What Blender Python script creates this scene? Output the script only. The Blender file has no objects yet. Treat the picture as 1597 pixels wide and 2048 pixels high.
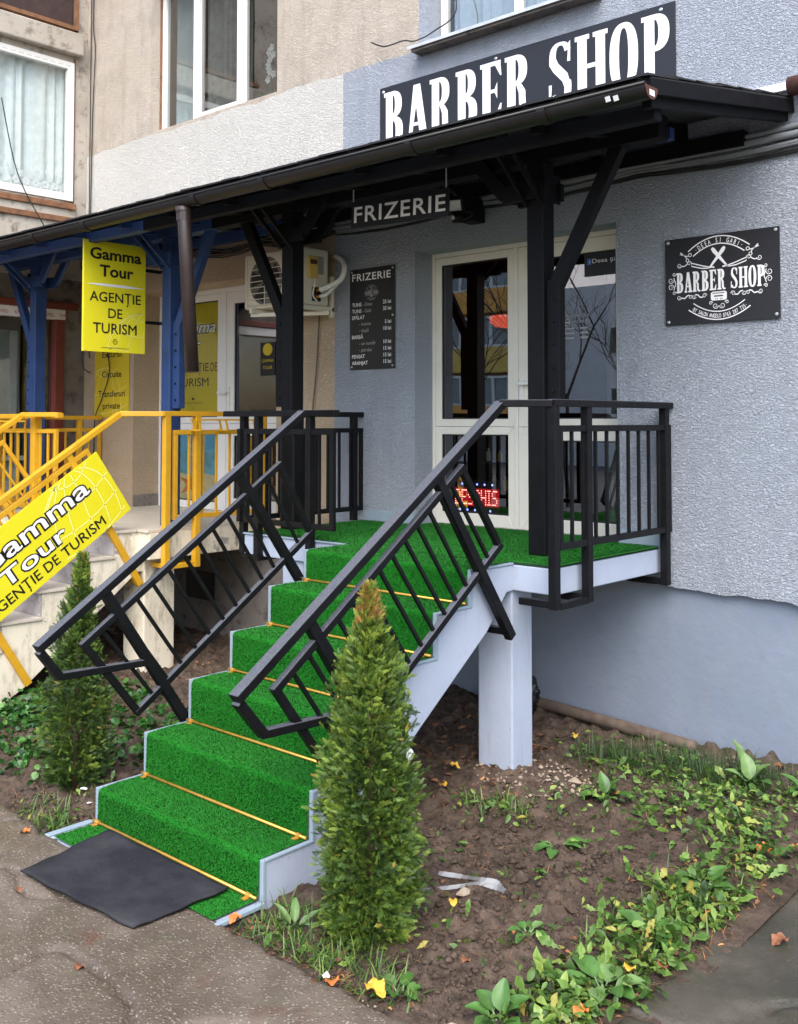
import bpy, math, random
import numpy as np
from mathutils import Vector, Matrix

random.seed(7)
RNG = np.random.default_rng(11)
R = math.radians
scene = bpy.context.scene
COL = scene.collection

# ------------------------------------------------------------------ camera
cam_data = bpy.data.cameras.new('camera')
cam = bpy.data.objects.new('camera', cam_data)
COL.objects.link(cam)
cam_data.sensor_fit = 'VERTICAL'
cam_data.sensor_height = 24.0
cam_data.lens = 2038.2 / 2048 * 24.0
cam_data.shift_y = -(1024 - 761.3) / 2048
cam_data.clip_start = 0.05
cam_data.clip_end = 400
cam.location = (2.031, -5.6331, 1.9503)
cam.rotation_euler = (R(90 + 2.3083), 0, R(42.0976))
scene.camera = cam

# ------------------------------------------------------------------ sky, sun, exposure (overcast noon light)
SUN_EL, SUN_AZ = 51, 141          # degrees; azimuth clockwise from +y
world = bpy.data.worlds.new('World')
scene.world = world
world.use_nodes = True
wn = world.node_tree
bg = wn.nodes['Background']
sky = wn.nodes.new('ShaderNodeTexSky')
sky.sky_type = 'NISHITA'
sky.sun_disc = False
sky.sun_elevation = R(SUN_EL)
sky.sun_rotation = R(SUN_AZ)
sky.air_density = 1.0
sky.dust_density = 2.4
sky.ozone_density = 1.0
wn.links.new(sky.outputs[0], bg.inputs[0])
bg.inputs[1].default_value = 0.15
sd = bpy.data.lights.new('sun', 'SUN')
sd.energy = 1.25
sd.angle = R(55)
sd.color = (1.0, 0.99, 0.975)
sun = bpy.data.objects.new('sun', sd)
COL.objects.link(sun)
sdir = Vector((math.sin(R(SUN_AZ)) * math.cos(R(SUN_EL)), math.cos(R(SUN_AZ)) * math.cos(R(SUN_EL)), math.sin(R(SUN_EL))))
sun.rotation_euler = sdir.to_track_quat('Z', 'Y').to_euler()
sun.location = (4, -6, 12)
scene.view_settings.view_transform = 'Standard'
scene.view_settings.look = 'None'
scene.view_settings.gamma = 1
scene.view_settings.exposure = 1.48

# ------------------------------------------------------------------ materials
MATS = {}

def srgb(r, g, b):
    f = lambda c: (c / 255 / 12.92) if c / 255 <= 0.04045 else ((c / 255 + 0.055) / 1.055) ** 2.4
    return (f(r), f(g), f(b), 1)

class NT:
    """small helper round a node tree"""
    def __init__(s, name):
        s.m = bpy.data.materials.new(name)
        s.m.use_nodes = True
        s.t = s.m.node_tree
        s.b = s.t.nodes['Principled BSDF']
        s.out = s.t.nodes['Material Output']
    def n(s, typ, **kw):
        nd = s.t.nodes.new('ShaderNode' + typ)
        for k, v in kw.items():
            if k in nd.inputs:
                nd.inputs[k].default_value = v
            else:
                setattr(nd, k, v)
        return nd
    def l(s, a, b):
        s.t.links.new(a, b)
    def coord(s, scale=None, kind='Object'):
        c = s.n('TexCoord').outputs[kind]
        if scale is None:
            return c
        mp = s.n('Mapping')
        mp.inputs['Scale'].default_value = scale
        s.l(c, mp.inputs['Vector'])
        return mp.outputs[0]
    def noise(s, scale, detail=3, rough=0.55, vec=None, dist=0.0):
        nd = s.n('TexNoise')
        nd.inputs['Scale'].default_value = scale
        nd.inputs['Detail'].default_value = detail
        nd.inputs['Roughness'].default_value = rough
        nd.inputs['Distortion'].default_value = dist
        if vec is None:
            vec = s.coord()
        s.l(vec, nd.inputs['Vector'])
        return nd.outputs['Fac']
    def voro(s, scale, vec=None, feature='F1', out='Distance', rnd=1.0):
        nd = s.n('TexVoronoi')
        nd.feature = feature
        nd.inputs['Scale'].default_value = scale
        nd.inputs['Randomness'].default_value = rnd
        s.l(vec if vec is not None else s.coord(), nd.inputs['Vector'])
        return nd.outputs[out]
    def ramp(s, fac, stops, interp='LINEAR'):
        nd = s.n('ValToRGB')
        cr = nd.color_ramp
        cr.interpolation = interp
        while len(cr.elements) < len(stops):
            cr.elements.new(0.5)
        for e, (p, c) in zip(cr.elements, stops):
            e.position = p
            e.color = c if hasattr(c, '__len__') else (c, c, c, 1)
        s.l(fac, nd.inputs[0])
        return nd.outputs[0]
    def mix(s, fac, a, b, mode='MIX'):
        nd = s.n('Mix')
        nd.data_type = 'RGBA'
        nd.blend_type = mode
        for sock, v in ((nd.inputs['Factor'], fac), (nd.inputs[6], a), (nd.inputs[7], b)):
            if hasattr(v, 'is_linked') or hasattr(v, 'links'):
                s.l(v, sock)
            else:
                sock.default_value = v
        return nd.outputs[2]
    def math(s, op, a, b=None, clamp=False):
        nd = s.n('Math')
        nd.operation = op
        nd.use_clamp = clamp
        for i, v in enumerate((a, b)):
            if v is None:
                continue
            if hasattr(v, 'links'):
                s.l(v, nd.inputs[i])
            else:
                nd.inputs[i].default_value = v
        return nd.outputs[0]
    def bump(s, h, strength=0.3, dist=0.01, prev=None):
        nd = s.n('Bump')
        nd.inputs['Strength'].default_value = strength
        nd.inputs['Distance'].default_value = dist
        s.l(h, nd.inputs['Height'])
        if prev is not None:
            s.l(prev, nd.inputs['Normal'])
        s.l(nd.outputs[0], s.b.inputs['Normal'])
        return nd.outputs[0]
    def set(s, **kw):
        names = dict(color='Base Color', rough='Roughness', metal='Metallic', spec='Specular IOR Level')
        for k, v in kw.items():
            sock = s.b.inputs[names.get(k, k)]
            if hasattr(v, 'links'):
                s.l(v, sock)
            else:
                sock.default_value = v
        return s

def simple(name, col, rough=0.6, metal=0.0, var=0.12, scale=8, bump=0.0, bscale=60, bdist=0.003, spec=0.5):
    if name in MATS:
        return MATS[name]
    t = NT(name)
    dark = tuple(c * (1 - var) for c in col[:3]) + (1,)
    lite = tuple(min(1, c * (1 + var)) for c in col[:3]) + (1,)
    nz = t.noise(scale, 5, 0.6)
    t.set(color=t.ramp(nz, [(0.3, dark), (0.7, lite)]), metal=metal, spec=spec)
    t.set(rough=t.ramp(nz, [(0.3, max(0, rough - 0.08)), (0.7, min(1, rough + 0.08))]))
    if bump:
        t.bump(t.noise(bscale, 4, 0.6), bump, bdist)
    MATS[name] = t.m
    return t.m

def tinted(name, stops, rough=0.5, attr='tint', trans=0.0):
    """colour picked by a per-piece attribute (leaf to leaf variety)"""
    t = NT(name)
    a = t.n('Attribute')
    a.attribute_name = attr
    nz = t.noise(40, 2)
    f = t.math('ADD', a.outputs['Fac'], t.math('MULTIPLY', t.math('SUBTRACT', nz, 0.5), 0.25))
    t.set(color=t.ramp(f, stops), rough=rough)
    if trans:
        tr = t.n('BsdfTranslucent')
        t.l(t.b.inputs['Base Color'].links[0].from_socket, tr.inputs['Color'])
        mx = t.n('MixShader')
        mx.inputs[0].default_value = trans
        t.l(t.b.outputs[0], mx.inputs[1])
        t.l(tr.outputs[0], mx.inputs[2])
        t.l(mx.outputs[0], t.out.inputs['Surface'])
    MATS[name] = t.m
    return t.m

def emit(name, col, strength):
    t = NT(name)
    t.set(color=(0.02, 0.02, 0.02, 1))
    t.b.inputs['Emission Color'].default_value = col
    t.b.inputs['Emission Strength'].default_value = strength
    MATS[name] = t.m
    return t.m

def glass(name, tint=(0.9, 0.95, 0.93, 1), ior=1.75, wob=0.0):
    t = NT(name)
    tr = t.n('BsdfTransparent')
    tr.inputs[0].default_value = tint
    gl = t.n('BsdfGlossy')
    gl.inputs['Roughness'].default_value = 0.0
    fr = t.n('Fresnel')
    fr.inputs[0].default_value = ior
    if wob:
        bn = t.n('Bump')
        bn.inputs['Strength'].default_value = wob
        bn.inputs['Distance'].default_value = 0.02
        t.l(t.noise(1.6, 1), bn.inputs['Height'])
        t.l(bn.outputs[0], gl.inputs['Normal'])
    mx = t.n('MixShader')
    geo = t.n('NewGeometry')                      # the inner face of the pane passes light straight on
    t.l(t.math('MULTIPLY', fr.outputs[0], t.math('SUBTRACT', 1.0, geo.outputs['Backfacing'])), mx.inputs[0])
    t.l(tr.outputs[0], mx.inputs[1])
    t.l(gl.outputs[0], mx.inputs[2])
    t.l(mx.outputs[0], t.out.inputs['Surface'])
    MATS[name] = t.m
    return t.m

# --- rendered facade: grey paint, white band, bare beige roughcast
def facade_material():
    t = NT('facade_roughcast')
    co = t.coord()
    sp = t.n('SeparateXYZ')
    t.l(co, sp.inputs[0])
    x, z = sp.outputs[0], sp.outputs[2]
    wob = t.math('MULTIPLY', t.math('SUBTRACT', t.noise(2.2, 3), 0.5), 0.10)
    fine = t.math('MULTIPLY', t.math('SUBTRACT', t.noise(40, 2), 0.5), 0.02)
    xs = t.math('ADD', x, fine)
    zs = t.math('ADD', z, t.math('ADD', wob, fine))
    step = lambda v, e: t.math('GREATER_THAN', v, e)
    inv = lambda v: t.math('SUBTRACT', 1.0, v)
    AND = lambda a, b: t.math('MULTIPLY', a, b)
    big, med, grain = t.noise(0.8, 4, 0.65), t.noise(4, 5, 0.7), t.noise(90, 3, 0.6)
    beige = t.mix(t.ramp(big, [(0.3, 0), (0.7, 1)]), srgb(206, 192, 174), srgb(224, 212, 198))
    beige = t.mix(t.ramp(med, [(0.45, 0), (0.75, 0.45)]), beige, srgb(166, 153, 138))
    low = t.mix(t.ramp(big, [(0.3, 0), (0.7, 1)]), srgb(222, 199, 168), srgb(206, 182, 152))
    white = t.mix(t.ramp(med, [(0.4, 0), (0.8, 0.35)]), srgb(226, 223, 216), srgb(208, 203, 194))
    grey = t.mix(t.ramp(big, [(0.35, 0), (0.65, 1)]), srgb(172, 180, 192), srgb(181, 187, 198))
    streak = t.noise(5, 5, 0.7, t.coord((1.0, 1.0, 0.16)))
    grey = t.mix(t.ramp(streak, [(0.50, 0), (0.72, 0.30)]), grey, srgb(140, 147, 158))
    grey = t.mix(t.ramp(med, [(0.58, 0), (0.75, 0.25)]), grey, srgb(192, 196, 204))
    beige = t.mix(t.ramp(streak, [(0.50, 0), (0.70, 0.45)]), beige, srgb(150, 140, 128))
    upper = step(zs, 4.715)
    is_up_beige = AND(upper, inv(step(xs, -2.86)))
    left_mid = AND(inv(upper), AND(inv(step(xs, -3.655)), step(z, 3.6)))
    left_low = AND(inv(step(z, 3.6)), inv(step(xs, -3.745)))
    c = t.mix(is_up_beige, grey, beige)
    c = t.mix(left_mid, c, white)
    c = t.mix(left_low, c, low)
    c = t.mix(t.ramp(grain, [(0.35, 0.16), (0.65, 0.0)]), c, (0.10, 0.10, 0.10, 1))
    t.set(color=c, rough=0.88, spec=0.3)
    mp = t.n('Mapping')
    mp.inputs['Rotation'].default_value = (0, R(32), 0)
    mp.inputs['Scale'].default_value = (1.0, 1.0, 1.9)
    t.l(co, mp.inputs[0])
    worm = t.noise(50, 3, 0.55, mp.outputs[0], 1.2)
    worm = t.ramp(worm, [(0.36, 0), (0.62, 1)])
    b1 = t.bump(t.mix(t.ramp(big, [(0.3, 0.25), (0.7, 0.0)]), worm, (0.5, 0.5, 0.5, 1)), 1.0, 0.0105)
    t.bump(t.noise(160, 2), 0.35, 0.003, b1)
    return t.m

def old_concrete(name, a, b, c, bump=0.4):
    t = NT(name)
    co = t.coord()
    f1, f2 = t.noise(1.3, 5, 0.65), t.noise(7, 6, 0.7)
    col = t.mix(t.ramp(f1, [(0.32, 0), (0.68, 1)]), a, b)
    col = t.mix(t.ramp(f2, [(0.52, 0), (0.66, 0.85)]), col, c)
    t.set(color=col, rough=0.9, spec=0.25)
    t.bump(t.noise(45, 6, 0.7), bump, 0.008)
    MATS[name] = t.m
    return t.m

def peeling(name):
    """old cream limewash flaking off grey cement, mould stains running down"""
    t = NT(name)
    n1 = t.noise(3.2, 6, 0.62)
    n2 = t.noise(9, 6, 0.75, t.coord((1, 1, 0.35)))
    col = t.mix(t.ramp(t.noise(1.1, 3), [(0.35, 0), (0.65, 1)]), srgb(226, 218, 197), srgb(208, 199, 178))
    col = t.mix(t.ramp(n2, [(0.50, 0), (0.72, 0.8)]), col, srgb(137, 124, 96))
    col = t.mix(t.ramp(n1, [(0.60, 0), (0.62, 1)]), col, srgb(146, 143, 138))
    col = t.mix(t.ramp(t.noise(16, 4, 0.7), [(0.66, 0), (0.72, 0.8)]), col, srgb(70, 64, 54))
    t.set(color=col, rough=0.9, spec=0.2)
    b = t.bump(t.ramp(n1, [(0.60, 1), (0.62, 0)]), 0.5, 0.006)
    t.bump(t.noise(60, 4), 0.3, 0.004, b)
    MATS[name] = t.m
    return t.m

def turf(name):
    """short dense plastic pile: fine grain, slightly flattened lanes, pale at grazing view"""
    t = NT(name)
    big, lane = t.noise(2.6, 4, 0.6), t.noise(7, 3, 0.6, t.coord((1.0, 0.35, 0.35)))
    pile, tuft = t.noise(260, 2, 0.6), t.noise(90, 3, 0.65)
    col = t.mix(t.ramp(big, [(0.3, 0), (0.7, 1)]), srgb(16, 98, 18), srgb(24, 114, 26))
    col = t.mix(t.ramp(lane, [(0.5, 0), (0.75, 0.35)]), col, srgb(32, 122, 34))
    col = t.mix(t.ramp(pile, [(0.34, 0.6), (0.55, 0.0)]), col, srgb(6, 66, 12))
    col = t.mix(t.ramp(pile, [(0.58, 0.0), (0.74, 0.5)]), col, srgb(62, 152, 56))
    col = t.mix(t.ramp(tuft, [(0.30, 0.35), (0.5, 0)]), col, srgb(10, 78, 16))
    t.set(color=col, rough=0.85, spec=0.1)
    t.b.inputs['Sheen Weight'].default_value = 0.30
    t.b.inputs['Sheen Roughness'].default_value = 0.45
    t.b.inputs['Sheen Tint'].default_value = srgb(120, 220, 110)
    b = t.bump(pile, 0.6, 0.004)
    t.bump(tuft, 0.5, 0.005, b)
    MATS[name] = t.m
    return t.m

def wet_black(name, base=(0.006, 0.006, 0.0075, 1), wet=True):
    """black enamel on steel, drizzle drying on faces that look up, its pale sky sheen put into the colour"""
    t = NT(name)
    geo = t.n('NewGeometry')
    sp = t.n('SeparateXYZ')
    t.l(geo.outputs['Normal'], sp.inputs[0])
    up = t.ramp(sp.outputs[2], [(0.25, 0), (0.7, 1)])
    drops = t.ramp(t.noise(170, 3, 0.6), [(0.44, 0), (0.60, 1)])
    film = t.math('MULTIPLY', up, t.math('ADD', t.math('MULTIPLY', drops, 0.28), 0.45))
    col = t.mix(t.ramp(t.noise(12, 5), [(0.4, 0), (0.75, 0.6)]), base, (0.012, 0.0115, 0.012, 1))
    col = t.mix(t.ramp(t.noise(24, 5, 0.75), [(0.68, 0), (0.72, 0.6)]), col, (0.035, 0.024, 0.018, 1))
    if wet:
        col = t.mix(t.math('MULTIPLY', film, 0.8), col, (0.20, 0.21, 0.24, 1))  # pale reflected sheen of the wet tops, mixed into the base colour
    t.set(color=col, rough=t.ramp(t.noise(30, 4), [(0.3, 0.36), (0.7, 0.55)]), spec=0.16)
    if wet:
        t.bump(t.math('MULTIPLY', drops, up), 0.35, 0.002)
    MATS[name] = t.m
    return t.m

def soil_material():
    t = NT('turned_soil')
    n1, n2, n3 = t.noise(2.2, 5, 0.6), t.noise(14, 6, 0.7), t.noise(70, 5, 0.7)
    col = t.mix(t.ramp(n1, [(0.35, 0), (0.65, 1)]), srgb(72, 59, 49), srgb(96, 80, 68))
    col = t.mix(t.ramp(n2, [(0.42, 0), (0.68, 0.8)]), col, srgb(38, 31, 25))
    col = t.mix(t.ramp(n3, [(0.58, 0), (0.78, 0.7)]), col, srgb(150, 132, 115))
    col = t.mix(t.ramp(t.noise(5, 5, 0.7), [(0.60, 0), (0.75, 0.55)]), col, srgb(72, 78, 44))
    t.set(color=col, rough=t.ramp(n2, [(0.3, 0.62), (0.7, 0.95)]), spec=0.3)
    b = t.bump(n2, 0.7, 0.02)
    t.bump(n3, 0.8, 0.008, b)
    MATS['soil'] = t.m
    return t.m

def pavement_material():
    """worn concrete with washed out pebbles, damp, rusty leaf stains"""
    t = NT('washed_concrete')
    co = t.coord()
    v = t.n('TexVoronoi')
    v.inputs['Scale'].default_value = 78
    t.l(co, v.inputs['Vector'])
    peb = v.outputs['Distance']
    cellc = v.outputs['Color']
    sepc = t.n('SeparateColor')
    t.l(cellc, sepc.inputs[0])
    mask = t.math('MULTIPLY', t.ramp(peb, [(0.30, 1), (0.48, 0)]), t.ramp(sepc.outputs[0], [(0.35, 0), (0.45, 1)]))
    pcol = t.ramp(sepc.outputs[1], [(0.1, srgb(96, 84, 72)), (0.45, srgb(150, 138, 122)), (0.8, srgb(184, 174, 160)), (1.0, srgb(112, 84, 66))])
    n1, n2 = t.noise(1.6, 5, 0.65), t.noise(9, 6, 0.7)
    base = t.mix(t.ramp(n1, [(0.35, 0), (0.65, 1)]), srgb(88, 77, 66), srgb(110, 98, 85))
    base = t.mix(t.ramp(n2, [(0.45, 0), (0.7, 0.7)]), base, srgb(80, 70, 61))
    base = t.mix(t.ramp(t.noise(3.1, 4, 0.6), [(0.60, 0), (0.74, 0.75)]), base, srgb(92, 56, 40))
    base = t.mix(t.ramp(t.noise(4.4, 5, 0.6), [(0.62, 0), (0.75, 0.5)]), base, srgb(82, 86, 58))
    col = t.mix(t.math('MULTIPLY', mask, 0.42), base, pcol)
    t.set(color=col, rough=t.ramp(n1, [(0.35, 0.28), (0.65, 0.75)]))
    b = t.bump(mask, 0.55, 0.006)
    t.bump(t.noise(30, 6, 0.7), 0.5, 0.012, b)
    MATS['pavement'] = t.m
    return t.m

def path_material():
    """dark damp concrete with a mossy film"""
    t = NT('damp_mossy_concrete')
    n1, n2 = t.noise(1.8, 5, 0.65), t.noise(10, 6, 0.7)
    col = t.mix(t.ramp(n1, [(0.35, 0), (0.65, 1)]), srgb(58, 54, 46), srgb(80, 74, 64))
    col = t.mix(t.ramp(n2, [(0.48, 0), (0.7, 0.6)]), col, srgb(54, 58, 38))
    col = t.mix(t.ramp(t.noise(60, 4, 0.7), [(0.62, 0), (0.74, 0.6)]), col, srgb(128, 118, 104))
    t.set(color=col, rough=t.ramp(n1, [(0.35, 0.3), (0.7, 0.65)]))
    t.bump(t.noise(45, 6, 0.7), 0.5, 0.01)
    return t.m

def smooth_paint(name, a, b, bump=0.12, streak=0.0):
    t = NT(name)
    n1, n2 = t.noise(1.5, 4, 0.6), t.noise(11, 5, 0.65)
    col = t.mix(t.ramp(n1, [(0.3, 0), (0.7, 1)]), a, b)
    col = t.mix(t.ramp(n2, [(0.55, 0), (0.8, 0.25)]), col, tuple(c * 0.72 for c in a[:3]) + (1,))
    if streak:
        col = t.mix(t.ramp(t.noise(16, 4, 0.7, t.coord((1, 1, 0.15))), [(0.56, 0), (0.74, streak)]), col, srgb(132, 128, 118))
    chip = t.ramp(t.noise(26, 5, 0.75), [(0.67, 0), (0.70, 0.55)])
    col = t.mix(chip, col, srgb(112, 108, 102))
    t.set(color=col, rough=0.72, spec=0.35)
    t.bump(t.noise(14, 6, 0.62), bump, 0.012)
    MATS[name] = t.m
    return t.m

M = {}
M['facade'] = facade_material()
M['plinth'] = smooth_paint('plinth_paint', srgb(120, 130, 146), srgb(131, 140, 155), 0.3, 0.35)
M['porch'] = smooth_paint('porch_paint', srgb(158, 168, 186), srgb(170, 179, 195), 0.22, 0.3)
M['trim'] = smooth_paint('blue_grey_edge_trim', srgb(128, 146, 158), srgb(146, 161, 171), 0.1)
M['turf'] = turf('green_turf')
M['pile'] = tinted('turf_pile', [(0.0, srgb(4, 58, 8)), (0.5, srgb(26, 128, 26)), (1.0, srgb(96, 190, 72))], 0.8)
M['pile'] = tinted('turf_pile', [(0.0, srgb(8, 82, 12)), (0.5, srgb(28, 128, 29)), (1.0, srgb(66, 164, 58))], 0.8)
M['brass'] = simple('gold_rod', srgb(214, 164, 76), 0.32, 0.55, 0.1, 20)
M['black'] = wet_black('black_enamel_wet')
M['blackdry'] = wet_black('black_enamel_dry', wet=False)
M['blacktimber'] = simple('black_stained_timber', (0.0042, 0.0042, 0.0055, 1), 0.62, 0, 0.35, 9, 0.25, 55, spec=0.18)
M['bluetimber'] = simple('blue_stained_timber', srgb(34, 60, 106), 0.5, 0, 0.22, 5, 0.18, 55)
M['gutter'] = simple('dark_brown_gutter', srgb(26, 22, 21), 0.42, 0.0, 0.2, 6)
M['pipebrown'] = simple('brown_downpipe', srgb(48, 37, 35), 0.4, 0, 0.15, 6)
M['rust'] = simple('brown_end_cap', srgb(88, 54, 44), 0.6, 0, 0.3, 40)
M['shingle'] = simple('black_bitumen_shingle', (0.016, 0.016, 0.017, 1), 0.8, 0, 0.4, 60, 0.8, 160, 0.006)
M['soffit'] = simple('soffit_boards', (0.022, 0.021, 0.021, 1), 0.75, 0, 0.3, 6)
M['pvc'] = simple('white_pvc', srgb(226, 225, 220), 0.35, 0, 0.04, 5)
M['pvcwarm'] = simple('cream_white_pvc', srgb(222, 216, 204), 0.38, 0, 0.05, 5)
M['rubber'] = simple('black_gasket', (0.01, 0.01, 0.01, 1), 0.6)
M['glass'] = glass('window_glass', (0.72, 0.75, 0.75, 1), ior=3.3, wob=0.04)
M['glassclear'] = glass('clear_door_glass', (0.9, 0.93, 0.92, 1), ior=1.8, wob=0.03)
M['glassdim'] = glass('old_window_glass', (0.9, 0.93, 0.93, 1), 2.2, 0.08)
M['dark'] = simple('dark_room', srgb(44, 36, 36), 0.9, 0, 0.3, 2)  # room shade put into the colour, keeps interiors dark behind the glass
M['darkred'] = simple('dark_red_room', srgb(70, 26, 26), 0.9, 0, 0.3, 2)  # barber room, likewise coloured dark to stay in shade
M['curtain'] = simple('net_curtain', srgb(232, 234, 232), 0.95, 0, 0.1, 14)
M['curtaindark'] = simple('grey_curtain', srgb(176, 172, 166), 0.95, 0, 0.2, 14)
M['yellow'] = simple('yellow_enamel', srgb(204, 154, 34), 0.42, 0, 0.1, 9, 0.06, 40)
M['signyellow'] = simple('lemon_sign_board', srgb(220, 210, 36), 0.35, 0, 0.03, 3)
M['signyellow2'] = simple('faded_yellow_print', srgb(206, 180, 40), 0.45, 0, 0.06, 4)
M['signblack'] = simple('black_sign_board', srgb(31, 30, 34), 0.4, 0, 0.1, 4)
M['signback'] = simple('brown_sign_edge', srgb(66, 44, 36), 0.6)
M['white'] = simple('white_print', srgb(238, 236, 236), 0.45, 0, 0.02, 4)
M['greyprint'] = simple('grey_print', srgb(170, 168, 166), 0.5, 0, 0.02, 4)
M['ink'] = simple('black_print', srgb(22, 18, 18), 0.5, 0, 0.02, 4)
M['paleline'] = simple('pale_print_lines', srgb(240, 234, 140), 0.45, 0, 0.02, 4)
M['screw'] = simple('zinc_screw', srgb(206, 206, 204), 0.3, 0.7, 0.05)
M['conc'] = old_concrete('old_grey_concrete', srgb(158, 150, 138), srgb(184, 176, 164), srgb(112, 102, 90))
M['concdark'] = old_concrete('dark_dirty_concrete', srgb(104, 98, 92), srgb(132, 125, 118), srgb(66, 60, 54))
M['cream'] = peeling('peeling_cream_limewash')
M['foam'] = simple('rusty_sealing_foam', srgb(122, 86, 60), 0.85, 0, 0.35, 14, 0.6, 60)
M['redframe'] = simple('red_brown_frame', srgb(112, 52, 42), 0.6, 0, 0.25, 10, 0.3, 40)
M['marble'] = old_concrete('grey_marbled_tile', srgb(158, 150, 147), srgb(176, 168, 164), srgb(136, 128, 126), 0.05)
M['beigetile'] = simple('beige_floor_tile', srgb(196, 186, 170), 0.45, 0, 0.08, 6)
M['grout'] = simple('grout', srgb(120, 112, 104), 0.9)
M['acwhite'] = simple('aged_white_casing', srgb(222, 214, 196), 0.45, 0, 0.06, 4)
M['acgrey'] = simple('grey_label', srgb(150, 150, 146), 0.5)
M['acyellow'] = simple('yellowed_plastic', srgb(214, 182, 92), 0.5)
M['pipewrap'] = simple('white_pipe_wrap', srgb(226, 224, 218), 0.6, 0, 0.06, 20, 0.4, 40)
M['cable'] = simple('black_cable', (0.015, 0.015, 0.015, 1), 0.6)
M['cablegrey'] = simple('painted_cable', srgb(120, 124, 128), 0.75)
M['zinc'] = simple('galvanised_ledge', srgb(186, 190, 192), 0.45, 0.1, 0.15, 12)
def mat_material():
    t = NT('charcoal_mat')
    dust = t.ramp(t.noise(3.2, 5, 0.6), [(0.42, 0), (0.72, 1)])
    fluff = t.ramp(t.noise(55, 3, 0.7), [(0.66, 0), (0.74, 1)])
    col = t.mix(t.math('MULTIPLY', dust, 0.7), srgb(38, 38, 43), srgb(72, 71, 74))
    col = t.mix(t.math('MULTIPLY', fluff, 0.3), col, srgb(120, 112, 100))
    t.set(color=col, rough=0.92, spec=0.2)
    t.bump(t.noise(300, 2), 0.8, 0.004)
    return t.m
M['mat'] = mat_material()
M['soil'] = soil_material()
M['pave'] = pavement_material()
M['path'] = path_material()
M['bark'] = simple('thuja_bark', srgb(84, 64, 50), 0.9, 0, 0.3, 30, 0.6, 50)
M['bark2'] = simple('grey_bark', srgb(64, 56, 50), 0.9, 0, 0.3, 10)
M['earthpipe'] = simple('muddy_pipe', srgb(98, 84, 73), 0.85, 0, 0.35, 14, 0.4, 40)
M['bag'] = simple('black_plastic_bag', (0.012, 0.012, 0.014, 1), 0.22, 0, 0.2, 20, 0.8, 22, 0.02)
M['strap'] = simple('white_plastic_strip', srgb(176, 178, 182), 0.35, 0, 0.06, 14, 0.4, 60)
M['litter'] = simple('white_paper_scrap', srgb(226, 226, 228), 0.7)
M['stone'] = simple('garden_stone', srgb(150, 136, 118), 0.9, 0, 0.25, 18, 0.5, 40)
M['rubble'] = simple('mortar_crumbs', srgb(150, 134, 118), 0.95, 0, 0.2, 30, 0.6, 60)
M['led_red'] = emit('red_led', (1.0, 0.30, 0.24, 1), 3.5)
M['led_blue'] = emit('blue_led', (0.16, 0.2, 1.0, 1), 4.0)
M['ledglow'] = emit('red_led_haze', (1.0, 0.01, 0.02, 1), 0.3)
M['orange'] = emit('orange_lamp_shade', (1.0, 0.10, 0.03, 1), 0.42)
M['fbblue'] = simple('blue_badge', srgb(60, 100, 170), 0.4)
M['thuja'] = tinted('thuja_scales', [(0.0, srgb(36, 54, 22)), (0.3, srgb(58, 84, 30)), (0.55, srgb(92, 120, 42)), (0.80, srgb(148, 166, 64)), (0.93, srgb(150, 120, 56)), (1.0, srgb(158, 112, 60))], 0.55, trans=0.18)
M['weed'] = tinted('weed_leaf', [(0.0, srgb(38, 58, 26)), (0.4, srgb(70, 102, 40)), (0.7, srgb(106, 138, 58)), (0.9, srgb(144, 164, 80)), (1.0, srgb(160, 142, 66))], 0.5, trans=0.2)
M['weeddark'] = tinted('ivy_leaf', [(0.0, srgb(26, 56, 24)), (0.5, srgb(44, 92, 36)), (1.0, srgb(88, 134, 54))], 0.4, trans=0.15)
M['grass'] = tinted('grass_blade', [(0.0, srgb(40, 64, 30)), (0.5, srgb(66, 98, 44)), (1.0, srgb(118, 138, 66))], 0.5, trans=0.2)
M['dock'] = simple('dock_leaf', srgb(68, 104, 44), 0.45, 0, 0.3, 16, 0.25, 30)
M['dockpale'] = simple('pale_dock_leaf', srgb(96, 124, 70), 0.48, 0, 0.3, 16, 0.25, 30)
M['leaforange'] = simple('orange_dead_leaf', srgb(190, 112, 52), 0.6, 0, 0.3, 20)
M['leafyellow'] = simple('yellow_dead_leaf', srgb(214, 168, 60), 0.6, 0, 0.3, 20)
M['leafbrown'] = simple('brown_dead_leaf', srgb(128, 82, 54), 0.7, 0, 0.3, 20)
M['litterleaf'] = tinted('dead_leaf_litter', [(0.0, srgb(62, 44, 34)), (0.5, srgb(104, 72, 50)), (0.85, srgb(150, 100, 60)), (1.0, srgb(186, 140, 82))], 0.8)
M['orangewall'] = smooth_paint('orange_balcony', srgb(250, 184, 92), srgb(246, 174, 84))
M['ochrewall'] = smooth_paint('ochre_balcony', srgb(240, 204, 108), srgb(230, 190, 96))
M['farwall'] = smooth_paint('far_pale_wall', srgb(228, 224, 220), srgb(216, 212, 208))
M['ground'] = simple('yard_asphalt', (0.07, 0.068, 0.066, 1), 0.8, 0, 0.2, 3, 0.4, 40)
M['tape'] = simple('printed_film_strip', srgb(222, 220, 220), 0.4)
M['tapered'] = simple('red_film_print', srgb(170, 52, 60), 0.4)
M['sand'] = simple('beach_print_sand', srgb(196, 174, 132), 0.5, 0, 0.1, 10)
M['sea'] = simple('beach_print_sea', srgb(96, 150, 166), 0.5, 0, 0.3, 14)
M['skyprint'] = simple('beach_print_sky', srgb(92, 156, 186), 0.5, 0, 0.1, 5)
M['starfish'] = simple('starfish_print', srgb(196, 104, 40), 0.5, 0, 0.15, 20)
M['redprint'] = simple('parasol_print', srgb(170, 50, 60), 0.5)
M['oldbrown'] = simple('dark_brown_board', srgb(58, 42, 38), 0.75, 0, 0.4, 10)
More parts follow.
